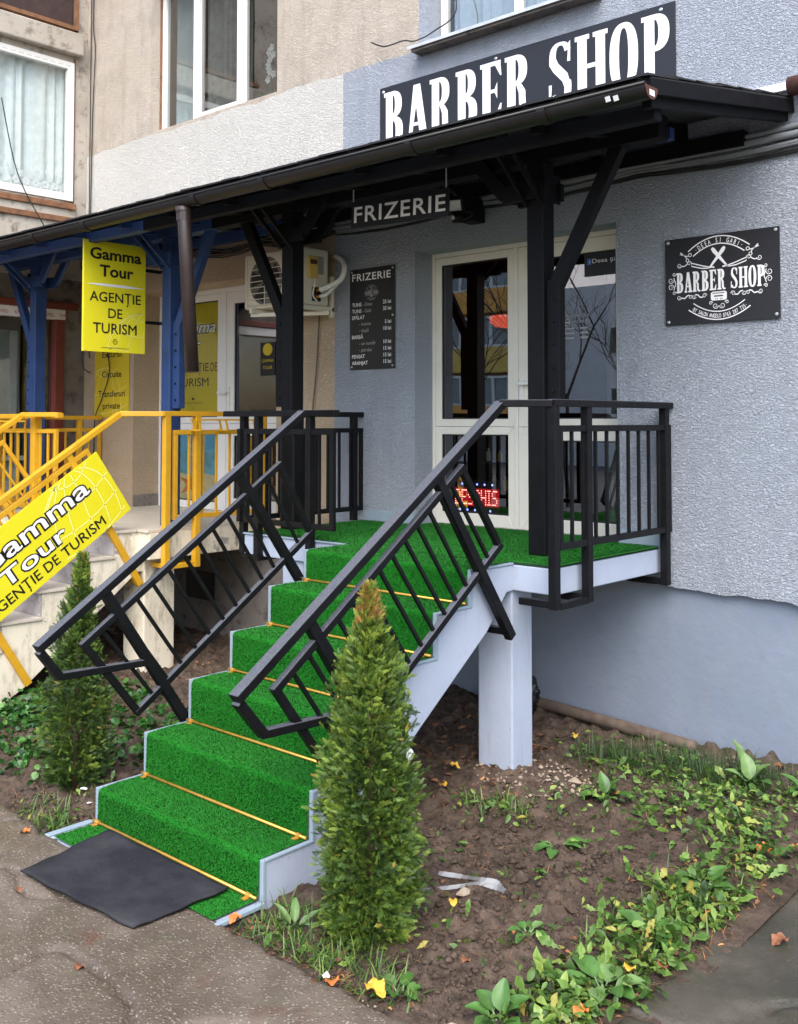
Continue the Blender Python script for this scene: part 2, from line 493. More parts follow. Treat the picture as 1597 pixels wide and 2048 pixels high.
M['lampglass'] = simple('frosted_lamp_face', srgb(206, 212, 208), 0.3)
M['shadegrey'] = simple('grey_shop_unit', srgb(150, 154, 150), 0.7)
M['pot'] = simple('terracotta_pot', srgb(140, 78, 60), 0.7)

# ------------------------------------------------------------------ mesh helpers
class MB:
    """collects pieces; build() links them as ONE mesh object"""
    def __init__(s):
        s.v, s.f = [], []
    def add(s, verts, faces):
        o = len(s.v)
        s.v += [tuple(p) for p in verts]
        s.f += [tuple(i + o for i in f) for f in faces]
        return s
    def box(s, x0, x1, y0, y1, z0, z1):
        return s.add([(x0, y0, z0), (x1, y0, z0), (x1, y1, z0), (x0, y1, z0), (x0, y0, z1), (x1, y0, z1), (x1, y1, z1), (x0, y1, z1)],
                     [(0, 3, 2, 1), (4, 5, 6, 7), (0, 1, 5, 4), (1, 2, 6, 5), (2, 3, 7, 6), (3, 0, 4, 7)])
    def bar(s, p0, p1, w, h, side=None):
        """square bar from p0 to p1; side = direction of the width w"""
        a, b = Vector(p0), Vector(p1)
        d = (b - a).normalized()
        sd_ = Vector(side) if side else (Vector((0, 0, 1)).cross(d) if abs(d.z) < 0.98 else Vector((1, 0, 0)))
        sd_ = (sd_ - d * sd_.dot(d)).normalized()
        up = d.cross(sd_)
        vs = []
        for q in (a, b):
            for i, j in ((-1, -1), (1, -1), (1, 1), (-1, 1)):
                vs.append(q + sd_ * (i * w / 2) + up * (j * h / 2))
        return s.add(vs, [(0, 1, 2, 3), (7, 6, 5, 4), (0, 4, 5, 1), (1, 5, 6, 2), (2, 6, 7, 3), (3, 7, 4, 0)])
    def tube(s, pts, r, n=8, cap=True):
        pts = [Vector(p) for p in pts]
        rs = r if hasattr(r, '__len__') else [r] * len(pts)
        vs, fs = [], []
        ref = None
        for i, p in enumerate(pts):
            d = (pts[min(i + 1, len(pts) - 1)] - pts[max(i - 1, 0)]).normalized()
            if ref is None:
                ref = Vector((0, 0, 1)) if abs(d.z) < 0.9 else Vector((1, 0, 0))
            u = (ref - d * ref.dot(d)).normalized()
            w = d.cross(u)
            ref = u
            for k in range(n):
                a = 2 * math.pi * k / n
                vs.append(p + (u * math.cos(a) + w * math.sin(a)) * rs[i])
        for i in range(len(pts) - 1):
            for k in range(n):
                fs.append((i * n + k, i * n + (k + 1) % n, (i + 1) * n + (k + 1) % n, (i + 1) * n + k))
        if cap:
            fs.append(tuple(reversed(range(n))))
            fs.append(tuple((len(pts) - 1) * n + k for k in range(n)))
        return s.add(vs, fs)
    def prism(s, poly, axis, a, b):
        """poly: 2D outline in the two other axes, extruded from a to b along axis"""
        def P3(u, v, w):
            return {'x': (w, u, v), 'y': (u, w, v), 'z': (u, v, w)}[axis]
        n = len(poly)
        vs = [P3(u, v, a) for u, v in poly] + [P3(u, v, b) for u, v in poly]
        fs = [tuple(range(n)), tuple(range(2 * n - 1, n - 1, -1))]
        for i in range(n):
            j = (i + 1) % n
            fs.append((i, i + n, j + n, j))
        return s.add(vs, fs)
    def quad(s, a, b, c, d):
        return s.add([a, b, c, d], [(0, 1, 2, 3)])
    def mesh(s, name):
        me = bpy.data.meshes.new(name)
        me.from_pydata(s.v, [], s.f)
        me.update()
        return me
    def build(s, name, mat, parent=None, bevel=0.0, smooth=False, label=None, recalc=True):
        me = s.mesh(name)
        if recalc:
            import bmesh
            bm = bmesh.new()
            bm.from_mesh(me)
            bmesh.ops.recalc_face_normals(bm, faces=bm.faces)
            bm.to_mesh(me)
            bm.free()
        return link(name, me, mat, parent, bevel, smooth, label)

def link(name, me, mat, parent=None, bevel=0.0, smooth=False, label=None):
    me.materials.append(M[mat] if isinstance(mat, str) else mat)
    if smooth:
        me.polygons.foreach_set('use_smooth', [True] * len(me.polygons))
    o = bpy.data.objects.new(name, me)
    COL.objects.link(o)
    if parent is not None:
        o.parent = parent
        o.matrix_parent_inverse = Matrix.Translation(-Vector(parent.location)) if parent.type == 'EMPTY' and parent.parent is None else Matrix()
    if label:
        o['label'] = label
    if bevel:
        bv = o.modifiers.new('bevel', 'BEVEL')
        bv.width = bevel
        bv.segments = 2
        bv.limit_method = 'ANGLE'
        bv.angle_limit = R(40)
    return o

def thing(name, label, cat, loc=(0, 0, 0), group=None):
    o = bpy.data.objects.new(name, None)
    o.empty_display_size = 0.1
    COL.objects.link(o)
    o.location = loc
    o['label'], o['category'] = label, cat
    if group:
        o['group'] = group
    return o

def tag(o, label, cat, group=None):
    o['label'], o['category'] = label, cat
    if group:
        o['group'] = group
    return o

def struct(o):
    o['kind'] = 'structure'
    return o

def stuff(o, label=None, cat=None):
    o['kind'] = 'stuff'
    if label:
        o['label'] = label
    if cat:
        o['category'] = cat
    return o

# flat print: 2D shapes laid on a board given by origin, right and up vectors
class Board:
    def __init__(s, origin, right, up):
        s.o, s.r, s.u = Vector(origin), Vector(right).normalized(), Vector(up).normalized()
        s.n = s.r.cross(s.u)
    def p(s, x, y, lift=0.0015):
        return s.o + s.r * x + s.u * y + s.n * lift

def text2d(txt, offset=0.0, shear=0.0, spacing=1.0):
    cu = bpy.data.curves.new('lettering', 'FONT')
    cu.body = txt
    cu.size = 1.0
    cu.offset = offset
    cu.shear = shear
    cu.space_character = spacing
    cu.resolution_u = 3
    ob = bpy.data.objects.new('lettering', cu)
    COL.objects.link(ob)
    dg = bpy.context.evaluated_depsgraph_get()
    dg.update()
    me = bpy.data.meshes.new_from_object(ob.evaluated_get(dg))
    vs = [(v.co.x, v.co.y) for v in me.vertices]
    fs = [tuple(p.vertices) for p in me.polygons]
    bpy.data.objects.remove(ob)
    bpy.data.curves.remove(cu)
    bpy.data.meshes.remove(me)
    return vs, fs

def put_text(mb, board, txt, x, y, h=None, w=None, align='L', lift=0.0015, offset=0.0, shear=0.0, spacing=1.0, capref=0.73, rot=0.0, cond=1.0):
    """cap height h (or total width w) in metres; x,y = baseline start / centre / end"""
    if 'M' in txt and offset > 0.001:           # capital M has no clean outline offset: thicken it by four shifted prints
        q = offset * ((h or 0.08) / capref)
        for i, (dx_, dy_) in enumerate(((q, 0), (-q, 0), (0, q), (0, -q))):
            W = put_text(mb, board, txt, x + dx_, y + dy_, h, w, align, lift + 0.00025 * i, 0.0, shear, spacing, capref, rot, cond)
        return W
    vs, fs = text2d(txt, offset, shear, spacing)
    if not vs:
        return
    xs = [v[0] for v in vs]
    x0, x1 = min(xs), max(xs)
    sy = (h / capref) if h else w / (x1 - x0)
    sx = (w / (x1 - x0)) if w else sy * cond
    W = (x1 - x0) * sx
    off = {'L': 0, 'C': -W / 2, 'R': -W}[align]
    out = []
    c, s_ = math.cos(rot), math.sin(rot)
    for vx, vy in vs:
        px, py = (vx - x0) * sx + off, vy * sy
        out.append(board.p(x + px * c - py * s_, y + px * s_ + py * c, lift))
    mb.add(out, fs)
    return W

def put_stroke(mb, board, pts, w, lift=0.0015, taper=None):
    """ribbon along a 2D polyline"""
    n = len(pts)
    vs = []
    for i, (x, y) in enumerate(pts):
        a, b = pts[max(i - 1, 0)], pts[min(i + 1, n - 1)]
        dx, dy = b[0] - a[0], b[1] - a[1]
        L = math.hypot(dx, dy) or 1
        k = w / 2 * (taper[i] if taper else 1)
        vs.append(board.p(x - dy / L * k, y + dx / L * k, lift))
        vs.append(board.p(x + dy / L * k, y - dx / L * k, lift))
    mb.add(vs, [(2 * i, 2 * i + 1, 2 * i + 3, 2 * i + 2) for i in range(n - 1)])

def put_poly(mb, board, pts, lift=0.0015):
    mb.add([board.p(x, y, lift) for x, y in pts], [tuple(range(len(pts)))])

def put_disc(mb, board, x, y, r, lift=0.0015, n=12):
    put_poly(mb, board, [(x + r * math.cos(2 * math.pi * i / n), y + r * math.sin(2 * math.pi * i / n)) for i in range(n)], lift)

def arc(cx, cy, rx, ry, a0, a1, n=24):
    return [(cx + rx * math.cos(R(a0 + (a1 - a0) * i / (n - 1))), cy + ry * math.sin(R(a0 + (a1 - a0) * i / (n - 1)))) for i in range(n)]

def screws(parent, board, spots, r=0.011):
    for (x, y) in spots:
        mb = MB()
        n = 10
        ring = [board.p(x + r * math.cos(2 * math.pi * i / n), y + r * math.sin(2 * math.pi * i / n), 0.0005) for i in range(n)]
        top = [board.p(x + r * 0.6 * math.cos(2 * math.pi * i / n), y + r * 0.6 * math.sin(2 * math.pi * i / n), 0.006) for i in range(n)]
        mb.add(ring + top, [(i, (i + 1) % n, n + (i + 1) % n, n + i) for i in range(n)] + [tuple(range(n, 2 * n))])
        mb.build('screw', 'screw', parent, recalc=False)

# value noise for terrain shapes
def vnoise(x, y, seed=0):
    xi, yi = np.floor(x).astype(int), np.floor(y).astype(int)
    fx, fy = x - xi, y - yi
    fx, fy = fx * fx * (3 - 2 * fx), fy * fy * (3 - 2 * fy)
    def hsh(i, j):
        n = (i * 374761393 + j * 668265263 + seed * 1442695) & 0x7fffffff
        n = (n ^ (n >> 13)) * 1274126177 & 0x7fffffff
        return ((n ^ (n >> 16)) & 0xffff) / 65535.0
    return (hsh(xi, yi) * (1 - fx) + hsh(xi + 1, yi) * fx) * (1 - fy) + (hsh(xi, yi + 1) * (1 - fx) + hsh(xi + 1, yi + 1) * fx) * fy

def fbm(x, y, octs=4, seed=0):
    v, a, tot = 0, 1, 0
    for k in range(octs):
        v = v + a * vnoise(x * 2 ** k, y * 2 ** k, seed + k)
        tot += a
        a *= 0.5
    return v / tot - 0.5

def soil_z(x, y):
    x, y = np.asarray(x, float), np.asarray(y, float)
    base = np.clip((y + 3.1) / 3.1, 0, 1) * 0.07 - 0.012
    base = base + 0.06 * np.exp(-(((x + 1.2) / 0.35) ** 2 + ((y + 1.05) / 0.3) ** 2))
    n = 0.05 * fbm(x * 2.3, y * 2.3, 3, 3) + 0.05 * fbm(x * 9, y * 9, 3, 9) + 0.028 * fbm(x * 31, y * 31, 2, 15)
    clod = np.maximum(0, fbm(x * 14 + 5, y * 14, 3, 21) - 0.04) * 0.13
    edge = np.clip((y + 3.1) / 0.25, 0.15, 1) * np.clip((0.30 - x) / 0.2, 0.2, 1)
    return base + (n + clod) * edge

def scatter(name, tv, tf, tt, Rm, T, tint, mat, parent=None, kind_stuff=True, smooth=True):
    """N copies of a small template merged into one mesh, with a per-leaf tint"""
    tv, tf = np.asarray(tv, float), np.asarray(tf, int)
    N, k = len(T), len(tv)
    V = np.einsum('nij,kj->nki', Rm, tv) + np.asarray(T)[:, None, :]
    F = (tf[None] + (np.arange(N) * k)[:, None, None]).reshape(-1, tf.shape[1])
    me = bpy.data.meshes.new(name)
    me.vertices.add(N * k)
    me.vertices.foreach_set('co', V.reshape(-1).astype(np.float32))
    nf, c = F.shape
    me.loops.add(nf * c)
    me.loops.foreach_set('vertex_index', F.reshape(-1).astype(np.int32))
    me.polygons.add(nf)
    me.polygons.foreach_set('loop_start', (np.arange(nf) * c).astype(np.int32))
    me.update(calc_edges=True)
    at = me.attributes.new('tint', 'FLOAT', 'POINT')
    at.data.foreach_set('value', (np.asarray(tint)[:, None] + np.asarray(tt)[None]).reshape(-1).astype(np.float32))
    o = link(name, me, mat, parent, smooth=smooth)
    if kind_stuff:
        o['kind'] = 'stuff'
    return o

def frames(normal_up, forward, scale):
    """rotation matrices whose columns are x=forward, y=side, z=normal"""
    f = forward / np.linalg.norm(forward, axis=1, keepdims=True)
    s_ = np.cross(normal_up, f)
    s_ /= np.linalg.norm(s_, axis=1, keepdims=True) + 1e-9
    n = np.cross(f, s_)
    return np.stack([f, s_, n], -1) * scale[:, None, None]
# ================================================================== ground
mb = MB()
mb.quad((-90, -90, -0.14), (90, -90, -0.14), (90, 60, -0.14), (-90, 60, -0.14))
struct(mb.build('ground', 'ground'))

def grid_sheet(name, xs, ys, zf, mat, keep=None):
    X_, Y_ = np.meshgrid(xs, ys)
    Z_ = zf(X_, Y_)
    nx, ny = len(xs), len(ys)
    V = np.stack([X_, Y_, Z_], -1).reshape(-1, 3)
    i = np.arange(nx - 1)[None] + np.arange(ny - 1)[:, None] * nx
    F = np.stack([i, i + 1, i + 1 + nx, i + nx], -1).reshape(-1, 4)
    if keep is not None:
        F = F[keep(V[F].mean(1))]
    me = bpy.data.meshes.new(name)
    me.vertices.add(len(V))
    me.vertices.foreach_set('co', V.reshape(-1).astype(np.float32))
    me.loops.add(F.size)
    me.loops.foreach_set('vertex_index', F.reshape(-1).astype(np.int32))
    me.polygons.add(len(F))
    me.polygons.foreach_set('loop_start', (np.arange(len(F)) * 4).astype(np.int32))
    me.update(calc_edges=True)
    return link(name, me, mat, smooth=True)

struct(grid_sheet('garden_soil', np.arange(-7.6, 0.40, 0.0125), np.arange(-3.22, 0.12, 0.0125), soil_z, 'soil'))

def pave_z(x, y):
    z = 0.004 + 0.022 * fbm(x * 1.1, y * 1.1, 3, 40) + 0.012 * fbm(x * 7, y * 7, 3, 44)
    crack = np.abs(fbm(x * 0.9 + 3, y * 1.3, 4, 51))
    z = z - 0.030 * np.exp(-(crack / 0.014) ** 2)
    gy = -3.10 + 0.10 * fbm(x * 1.7, x * 0 + 2, 4, 61) + 0.05 * fbm(x * 8, x * 0, 3, 63)   # broken edge of the slab
    gx = 0.27 + 0.09 * fbm(y * 1.9, y * 0 + 5, 4, 71) + 0.05 * fbm(y * 8, y * 0, 3, 73)
    inside = np.minimum(gy - y, 9) > 0
    d = np.maximum(gy - y, x - gx)
    return np.where(d > 0, z + np.clip(d * 1.2, 0, 0.022) - 0.012, -0.10)
pv = grid_sheet('pavement', np.arange(-4.6, 2.6, 0.02), np.arange(-5.4, 0.04, 0.02), pave_z, 'pave',
                keep=lambda c: (c[:, 2] > -0.06) & ((c[:, 1] < -3.02) | (c[:, 0] < 0.0)))
struct(pv)
struct(grid_sheet('garden_path', np.arange(-4.6, 2.6, 0.02), np.arange(-5.4, 0.04, 0.02), pave_z, 'path',
                  keep=lambda c: (c[:, 2] > -0.06) & (c[:, 1] >= -3.02) & (c[:, 0] >= 0.0)))
mb = MB()
mb.box(-30, -4.58, -9, -3.14, -0.13, 0.0)
mb.box(-4.58, 14, -9, -5.38, -0.13, 0.0)
struct(mb.build('outer_pavement', 'pave'))
struct(MB().box(2.56, 14, -5.38, 0.03, -0.13, 0.0).build('outer_path', 'path'))

# ================================================================== apartment block (the facade plane is y = 0)
blk = thing('apartment_block', 'rendered apartment block wall, grey round the barber door, white and beige to the left', 'building', (-2.5, 0, 0))
TOP = 9.0
holes = [(-2.90, -1.22, 1.16, 3.206),      # barber door recess
         (-6.55, -4.44, 1.12, 3.20),       # agency door recess
         (-6.30, -4.45, 4.745, 6.2),       # upper window, left
         (-2.76, -1.36, 4.73, 6.1)]        # upper window, right
xs = sorted({-7.62, 9.0, -3.75} | {h[0] for h in holes} | {h[1] for h in holes})
zs = sorted({1.0, 1.16, 1.12, TOP, 3.5} | {h[2] for h in holes} | {h[3] for h in holes})
mb = MB()
for i in range(len(xs) - 1):
    for j in range(len(zs) - 1):
        cx, cz = (xs[i] + xs[i + 1]) / 2, (zs[j] + zs[j + 1]) / 2
        if any(h[0] < cx < h[1] and h[2] < cz < h[3] for h in holes):
            continue
        mb.quad((xs[i], 0, zs[j]), (xs[i + 1], 0, zs[j]), (xs[i + 1], 0, zs[j + 1]), (xs[i], 0, zs[j + 1]))
def reveal(mb, h, d):
    x0, x1, z0, z1 = h
    mb.quad((x0, 0, z0), (x0, d, z0), (x0, d, z1), (x0, 0, z1))
    mb.quad((x1, 0, z0), (x1, 0, z1), (x1, d, z1), (x1, d, z0))
    mb.quad((x0, 0, z1), (x0, d, z1), (x1, d, z1), (x1, 0, z1))
    mb.quad((x0, 0, z0), (x1, 0, z0), (x1, d, z0), (x0, d, z0))
for h, d in zip(holes, (0.34, 0.36, 0.2, 0.2)):
    reveal(mb, h, d)
# ragged lower lip of the render, 45 mm proud of the plinth
ex = np.arange(-7.62, 9.0, 0.03)
ez = 0.965 + 0.028 * fbm(ex * 3, ex * 0, 4, 5) + 0.02 * fbm(ex * 17, ex * 0 + 9, 3, 8) - 0.02 * np.clip(ex + 0.9, 0, 1)
for i in range(len(ex) - 1):
    a, b = ex[i], ex[i + 1]
    mb.quad((a, 0, ez[i]), (b, 0, ez[i + 1]), (b, 0, 1.0), (a, 0, 1.0))
    mb.quad((a, 0, ez[i]), (a, 0.05, ez[i] + 0.015), (b, 0.05, ez[i + 1] + 0.015), (b, 0, ez[i + 1]))
mb.build('wall', 'facade', blk, recalc=False)
# plinth: slightly uneven smooth coat
def plinth_piece(x0, x1, mat, y=0.045):
    gx, gz = np.arange(x0, x1 + 0.01, 0.08), np.linspace(-0.13, 1.06, 16)
    m2 = MB()
    n = len(gx)
    m2.v = [(float(a), float(y + 0.010 * fbm(np.array(a * 1.3), np.array(b * 1.6), 3, 14)), float(b)) for b in gz for a in gx]
    m2.f = [(j * n + i, j * n + i + 1, (j + 1) * n + i + 1, (j + 1) * n + i) for j in range(len(gz) - 1) for i in range(n - 1)]
    return m2.build('plinth', mat, blk, smooth=True, recalc=False)
plinth_piece(-3.76, 9.0, 'plinth')
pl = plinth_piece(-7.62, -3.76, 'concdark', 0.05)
MB().box(-5.69, -5.31, 0.015, 0.045, 0.36, 0.60).build('cellar_vent', 'rubber', blk, label='black square cellar opening under the agency porch')
# gap below the recess floors
mb = MB(); mb.quad((-2.9, 0, 1.165), (-1.22, 0, 1.165), (-1.22, 0.34, 1.165), (-2.9, 0.34, 1.165)); mb.build('door_step', 'porch', blk)
mb = MB(); mb.quad((-6.55, 0, 1.125), (-4.44, 0, 1.125), (-4.44, 0.36, 1.125), (-6.55, 0.36, 1.125)); mb.build('door_step', 'beigetile', blk)
# painted skirting boards beside the barber door
MB().box(-3.40, -2.905, -0.014, 0.0, 1.20, 1.285).build('skirting', 'trim', blk, 0.003)
MB().box(-1.215, -0.94, -0.014, 0.0, 1.20, 1.285).build('skirting', 'trim', blk, 0.003)
MB().box(-6.545, -6.535, -0.0, 0.28, 1.125, 1.24).build('skirting', 'concdark', blk, 0.003)

def room(x0, x1, y0, y1, z0, z1, mat, parent, name='room'):
    m2 = MB()
    m2.quad((x0, y1, z0), (x1, y1, z0), (x1, y1, z1), (x0, y1, z1))
    m2.quad((x0, y0, z0), (x0, y1, z0), (x0, y1, z1), (x0, y0, z1))
    m2.quad((x1, y0, z0), (x1, y0, z1), (x1, y1, z1), (x1, y1, z0))
    m2.quad((x0, y0, z0), (x1, y0, z0), (x1, y1, z0), (x0, y1, z0))
    m2.quad((x0, y0, z1), (x0, y1, z1), (x1, y1, z1), (x1, y0, z1))
    return m2.build(name, mat, parent, recalc=False)

def sash(parent, name, x0, x1, z0, z1, y, bw, mat, d=0.05, glassmat='glass', bot=None, top=None, label=None, gas=True):
    """one glazed leaf: mitred look frame of four bars with a gasket line and a pane"""
    bot, top = bot or bw, top or bw
    f = MB()
    f.prism([(x0, z0), (x0 + bw, z0 + bot), (x0 + bw, z1 - top), (x0, z1)], 'y', y, y + d)
    f.prism([(x1, z0), (x1, z1), (x1 - bw, z1 - top), (x1 - bw, z0 + bot)], 'y', y, y + d)
    f.prism([(x0, z1), (x0 + bw, z1 - top), (x1 - bw, z1 - top), (x1, z1)], 'y', y, y + d)
    f.prism([(x0, z0), (x1, z0), (x1 - bw, z0 + bot), (x0 + bw, z0 + bot)], 'y', y, y + d)
    fo = f.build(name, mat, parent, 0.004, label=label)
    gx0, gx1, gz0, gz1 = x0 + bw, x1 - bw, z0 + bot, z1 - top
    if gas:
        g = MB()
        t = 0.008
        g.box(gx0, gx0 + t, y + 0.012, y + 0.03, gz0, gz1)
        g.box(gx1 - t, gx1, y + 0.012, y + 0.03, gz0, gz1)
        g.box(gx0 + t, gx1 - t, y + 0.012, y + 0.03, gz0, gz0 + t)
        g.box(gx0 + t, gx1 - t, y + 0.012, y + 0.03, gz1 - t, gz1)
        g.build('gasket', 'rubber', fo)
    p = MB()
    p.box(gx0 + 0.001, gx1 - 0.001, y + 0.020, y + 0.024, gz0 + 0.001, gz1 - 0.001)
    p.build('pane', glassmat, fo)
    return fo

# ------------------------------------------------------------------ barber shop glazed double door (parts of the block)
bd = MB()
YD = 0.20
bd.box(-2.90, -2.872, YD - 0.004, YD + 0.06, 1.166, 3.206)
bd.box(-1.250, -1.22, YD - 0.004, YD + 0.06, 1.166, 3.206)
bd.box(-2.872, -1.250, YD - 0.004, YD + 0.06, 3.172, 3.206)
bd.box(-2.150, -2.118, YD - 0.004, YD + 0.06, 1.166, 3.172)
bdo = bd.build('barber_door', 'pvcwarm', blk, 0.003, label='glazed white double door of the barber shop')
sash(blk, 'door_leaf', -2.870, -2.152, 1.915, 3.170, YD, 0.055, 'pvcwarm', bot=0.055)
sash(blk, 'door_leaf', -2.870, -2.152, 1.185, 1.913, YD, 0.055, 'pvcwarm', bot=0.105)
sash(blk, 'door_leaf', -2.116, -1.252, 1.915, 3.170, YD, 0.09, 'pvcwarm', bot=0.055, top=0.095)
rl = sash(blk, 'door_leaf', -2.116, -1.252, 1.185, 1.913, YD, 0.09, 'pvcwarm', bot=0.105)
h = MB()
h.box(-2.098, -2.068, YD - 0.012, YD, 2.07, 2.25)
h.bar((-2.083, YD - 0.045, 2.215), (-1.965, YD - 0.045, 2.215), 0.016, 0.022)
h.bar((-2.083, YD - 0.048, 2.215), (-2.083, YD, 2.215), 0.016, 0.016)
h.build('door_handle', 'pvc', blk, 0.003)
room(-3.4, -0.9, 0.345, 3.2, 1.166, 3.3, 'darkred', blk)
# things inside the barber shop
mb = MB()
for k, (x, z0, z1, mt) in enumerate([]):
    pass
led = thing('led_sign', 'small red and blue dot matrix window sign reading DESCHIS behind the door glass', 'sign', (-2.59, 0.33, 1.27))
MB().box(-2.80, -2.38, 0.335, 0.350, 1.268, 1.520).build('panel', 'ink', led, 0.002)
FONT57 = {'D': '11110 10001 10001 10001 10001 10001 11110', 'E': '11111 10000 10000 11110 10000 10000 11111',
          'S': '01111 10000 10000 01110 00001 00001 11110', 'C': '01110 10001 10000 10000 10000 10001 01110',
          'H': '10001 10001 10001 11111 10001 10001 10001', 'I': '111 010 010 010 010 010 111'}
dots = MB()
brd = Board((-2.785, 0.335, 1.345), (1, 0, 0), (0, 0, 1))
cx = 0.0
px_ = 0.0100
for ch in 'DESCHIS':
    rows = FONT57[ch].split()
    for r_, row in enumerate(rows):
        for c_, v in enumerate(row):
            if v == '1':
                put_disc(dots, brd, cx + c_ * px_, (6 - r_) * 0.0165, 0.0046, 0.004, 6)
    cx += (len(rows[0]) + 1.0) * px_
dots.build('red_dots', 'led_red', led, recalc=False)
glow = MB()
put_poly(glow, brd, [(-0.012, -0.016), (0.40, -0.016), (0.40, 0.115), (-0.012, 0.115)], 0.001)
glow.build('lit_field', 'ledglow', led, recalc=False)
bl = MB()
for x in (0.06, 0.13, 0.20, 0.27, 0.34):
    put_disc(bl, brd, x, 0.145, 0.008, 0.003, 8)
    put_disc(bl, brd, x - 0.02, -0.045, 0.008, 0.003, 8)
bl.build('blue_dots', 'led_blue', led, recalc=False)
st = MB()
st.tube([(-2.75, 0.345, 1.166), (-2.75, 0.345, 1.28)], 0.006)
st.tube([(-2.43, 0.345, 1.166), (-2.43, 0.345, 1.28)], 0.006)
st.build('stand', 'rubber', led)
lamp = thing('pendant_lamp', 'glowing orange lamp shade inside the barber shop', 'lamp', (-2.84, 1.0, 2.76))
sh = MB()
sh.tube([(-2.78, 1.0, 2.795), (-2.78, 1.0, 2.75), (-2.78, 1.0, 2.715), (-2.78, 1.0, 2.705)], [0.15, 0.148, 0.11, 0.06], 20)
sh.build('shade', 'orange', lamp, smooth=True)
MB().tube([(-2.78, 1.0, 2.80), (-2.78, 1.0, 3.298)], 0.006).build('cord', 'rubber', lamp)
# dark drapes and a display shelf
dr = thing('drape', 'dark gathered drape hanging inside the barber door', 'curtain', (-2.3, 0.6, 1.17))
mb = MB()
pts = [(-2.32 + 0.009 * i, 0.62 + 0.03 * math.sin(i * 1.3)) for i in range(30)]
for i in range(29):
    (a, b), (c, d) = pts[i], pts[i + 1]
    mb.quad((a, b, 1.2), (c, d, 1.2), (c, d, 3.1), (a, b, 3.1))
mb.build('cloth', 'dark', dr, smooth=True, recalc=False)
dr2 = thing('drape', 'pale grey drape behind the right pane of the barber door', 'curtain', (-1.3, 0.5, 1.17))
mb = MB()
pts = [(-1.62 + 0.013 * i, 0.55 + 0.03 * math.sin(i * 1.1)) for i in range(36)]
for i in range(35):
    (a, b), (c, d) = pts[i], pts[i + 1]
    mb.quad((a, b, 1.2), (c, d, 1.2), (c, d, 3.05), (a, b, 3.05))
mb.build('cloth', 'curtaindark', dr2, smooth=True, recalc=False)
sf = thing('display_shelf', 'shelf with small bottles and boxes low behind the barber door glass', 'shelf', (-2.5, 0.8, 1.17))
MB().box(-2.9, -2.2, 0.75, 1.05, 1.40, 1.42).build('board', 'oldbrown', sf)
MB().box(-2.9, -2.2, 0.75, 1.05, 1.62, 1.64).build('board', 'oldbrown', sf)
MB().box(-2.92, -2.90, 0.75, 1.05, 1.167, 1.86).build('side', 'oldbrown', sf)
for i in range(12):
    x = -2.86 + 0.055 * i
    zb = 1.42 if i % 2 else 1.64
    hh = 0.08 + 0.07 * random.random()
    MB().tube([(x, 0.84, zb), (x, 0.84, zb + hh * 0.7), (x, 0.84, zb + hh * 0.8), (x, 0.84, zb + hh)], [0.02, 0.02, 0.009, 0.009], 10).build(
        'bottle', random.choice(['leafyellow', 'pvc', 'white', 'orangewall']), sf)

# prints on the right hand door glass
dec = thing('window_lettering', 'black header sticker with blue badge and white lettering on the right door glass', 'sticker', (-1.45, 0.205, 2.9))
MB().box(-1.585, -1.345, 0.2130, 0.2165, 2.915, 3.072).build('header', 'signblack', dec)
db = Board((-1.585, 0.2130, 2.915), (1, 0, 0), (0, 0, 1))
t_ = MB(); put_text(t_, db, 'Deea și Gabi', 0.062, 0.085, h=0.030, w=0.29); 
t_.v = [(min(v[0], -1.346), v[1], v[2]) for v in t_.v]
t_.build('lettering', 'white', dec, recalc=False)
t_ = MB(); put_poly(t_, db, [(0.022, 0.075), (0.056, 0.075), (0.056, 0.118), (0.022, 0.118)], 0.001); t_.build('badge', 'fbblue', dec, recalc=False)
t_ = MB(); put_text(t_, db, 'f', 0.036, 0.08, h=0.026, lift=0.002); t_.build('badge_letter', 'white', dec, recalc=False)
ob = Board((-1.75, 0.2165, 2.50), (1, 0, 0), (0, 0, 1))
t_ = MB()
put_text(t_, ob, 'ORAR FRIZERIE', 0.0, 0.150, h=0.020, w=0.20)
put_text(t_, ob, '0763 287 735', 0.065, 0.112, h=0.017, w=0.14)
put_stroke(t_, ob, arc(0.03, 0.118, 0.022, 0.022, 0, 360, 20), 0.004)
put_stroke(t_, ob, [(0.012, 0.118), (0.048, 0.118)], 0.012)
for i in range(3):                       # worn rows too faint to read
    put_stroke(t_, ob, [(0.0, 0.076 - 0.032 * i), (0.085, 0.076 - 0.032 * i)], 0.008)
    put_stroke(t_, ob, [(0.13, 0.076 - 0.032 * i), (0.19, 0.076 - 0.032 * i)], 0.011)
t_.build('opening_hours', 'greyprint', dec, recalc=False)

# ------------------------------------------------------------------ agency door (recessed, y = 0.30)
YG = 0.30
mb = MB()
mb.box(-6.55, -6.52, YG - 0.004, YG + 0.055, 1.126, 3.2)
mb.box(-4.50, -4.44, YG - 0.004, YG + 0.055, 1.126, 3.2)
mb.box(-6.52, -4.50, YG - 0.004, YG + 0.055, 3.155, 3.2)
mb.box(-5.56, -5.49, YG - 0.004, YG + 0.055, 1.126, 3.155)
mb.build('agency_door_frame', 'pvc', blk, 0.003)
sash(blk, 'door_leaf', -6.518, -5.562, 1.935, 3.153, YG, 0.06, 'pvc', glassmat='glassclear')
sash(blk, 'door_leaf', -6.518, -5.562, 1.128, 1.933, YG, 0.06, 'pvc', bot=0.07, glassmat='glassclear')
sash(blk, 'door_leaf', -5.488, -4.502, 1.935, 3.153, YG, 0.11, 'pvc')
sash(blk, 'door_leaf', -5.488, -4.502, 1.128, 1.933, YG, 0.11, 'pvc', bot=0.12)
h = MB()
h.box(-5.462, -5.430, YG - 0.012, YG, 2.05, 2.27)
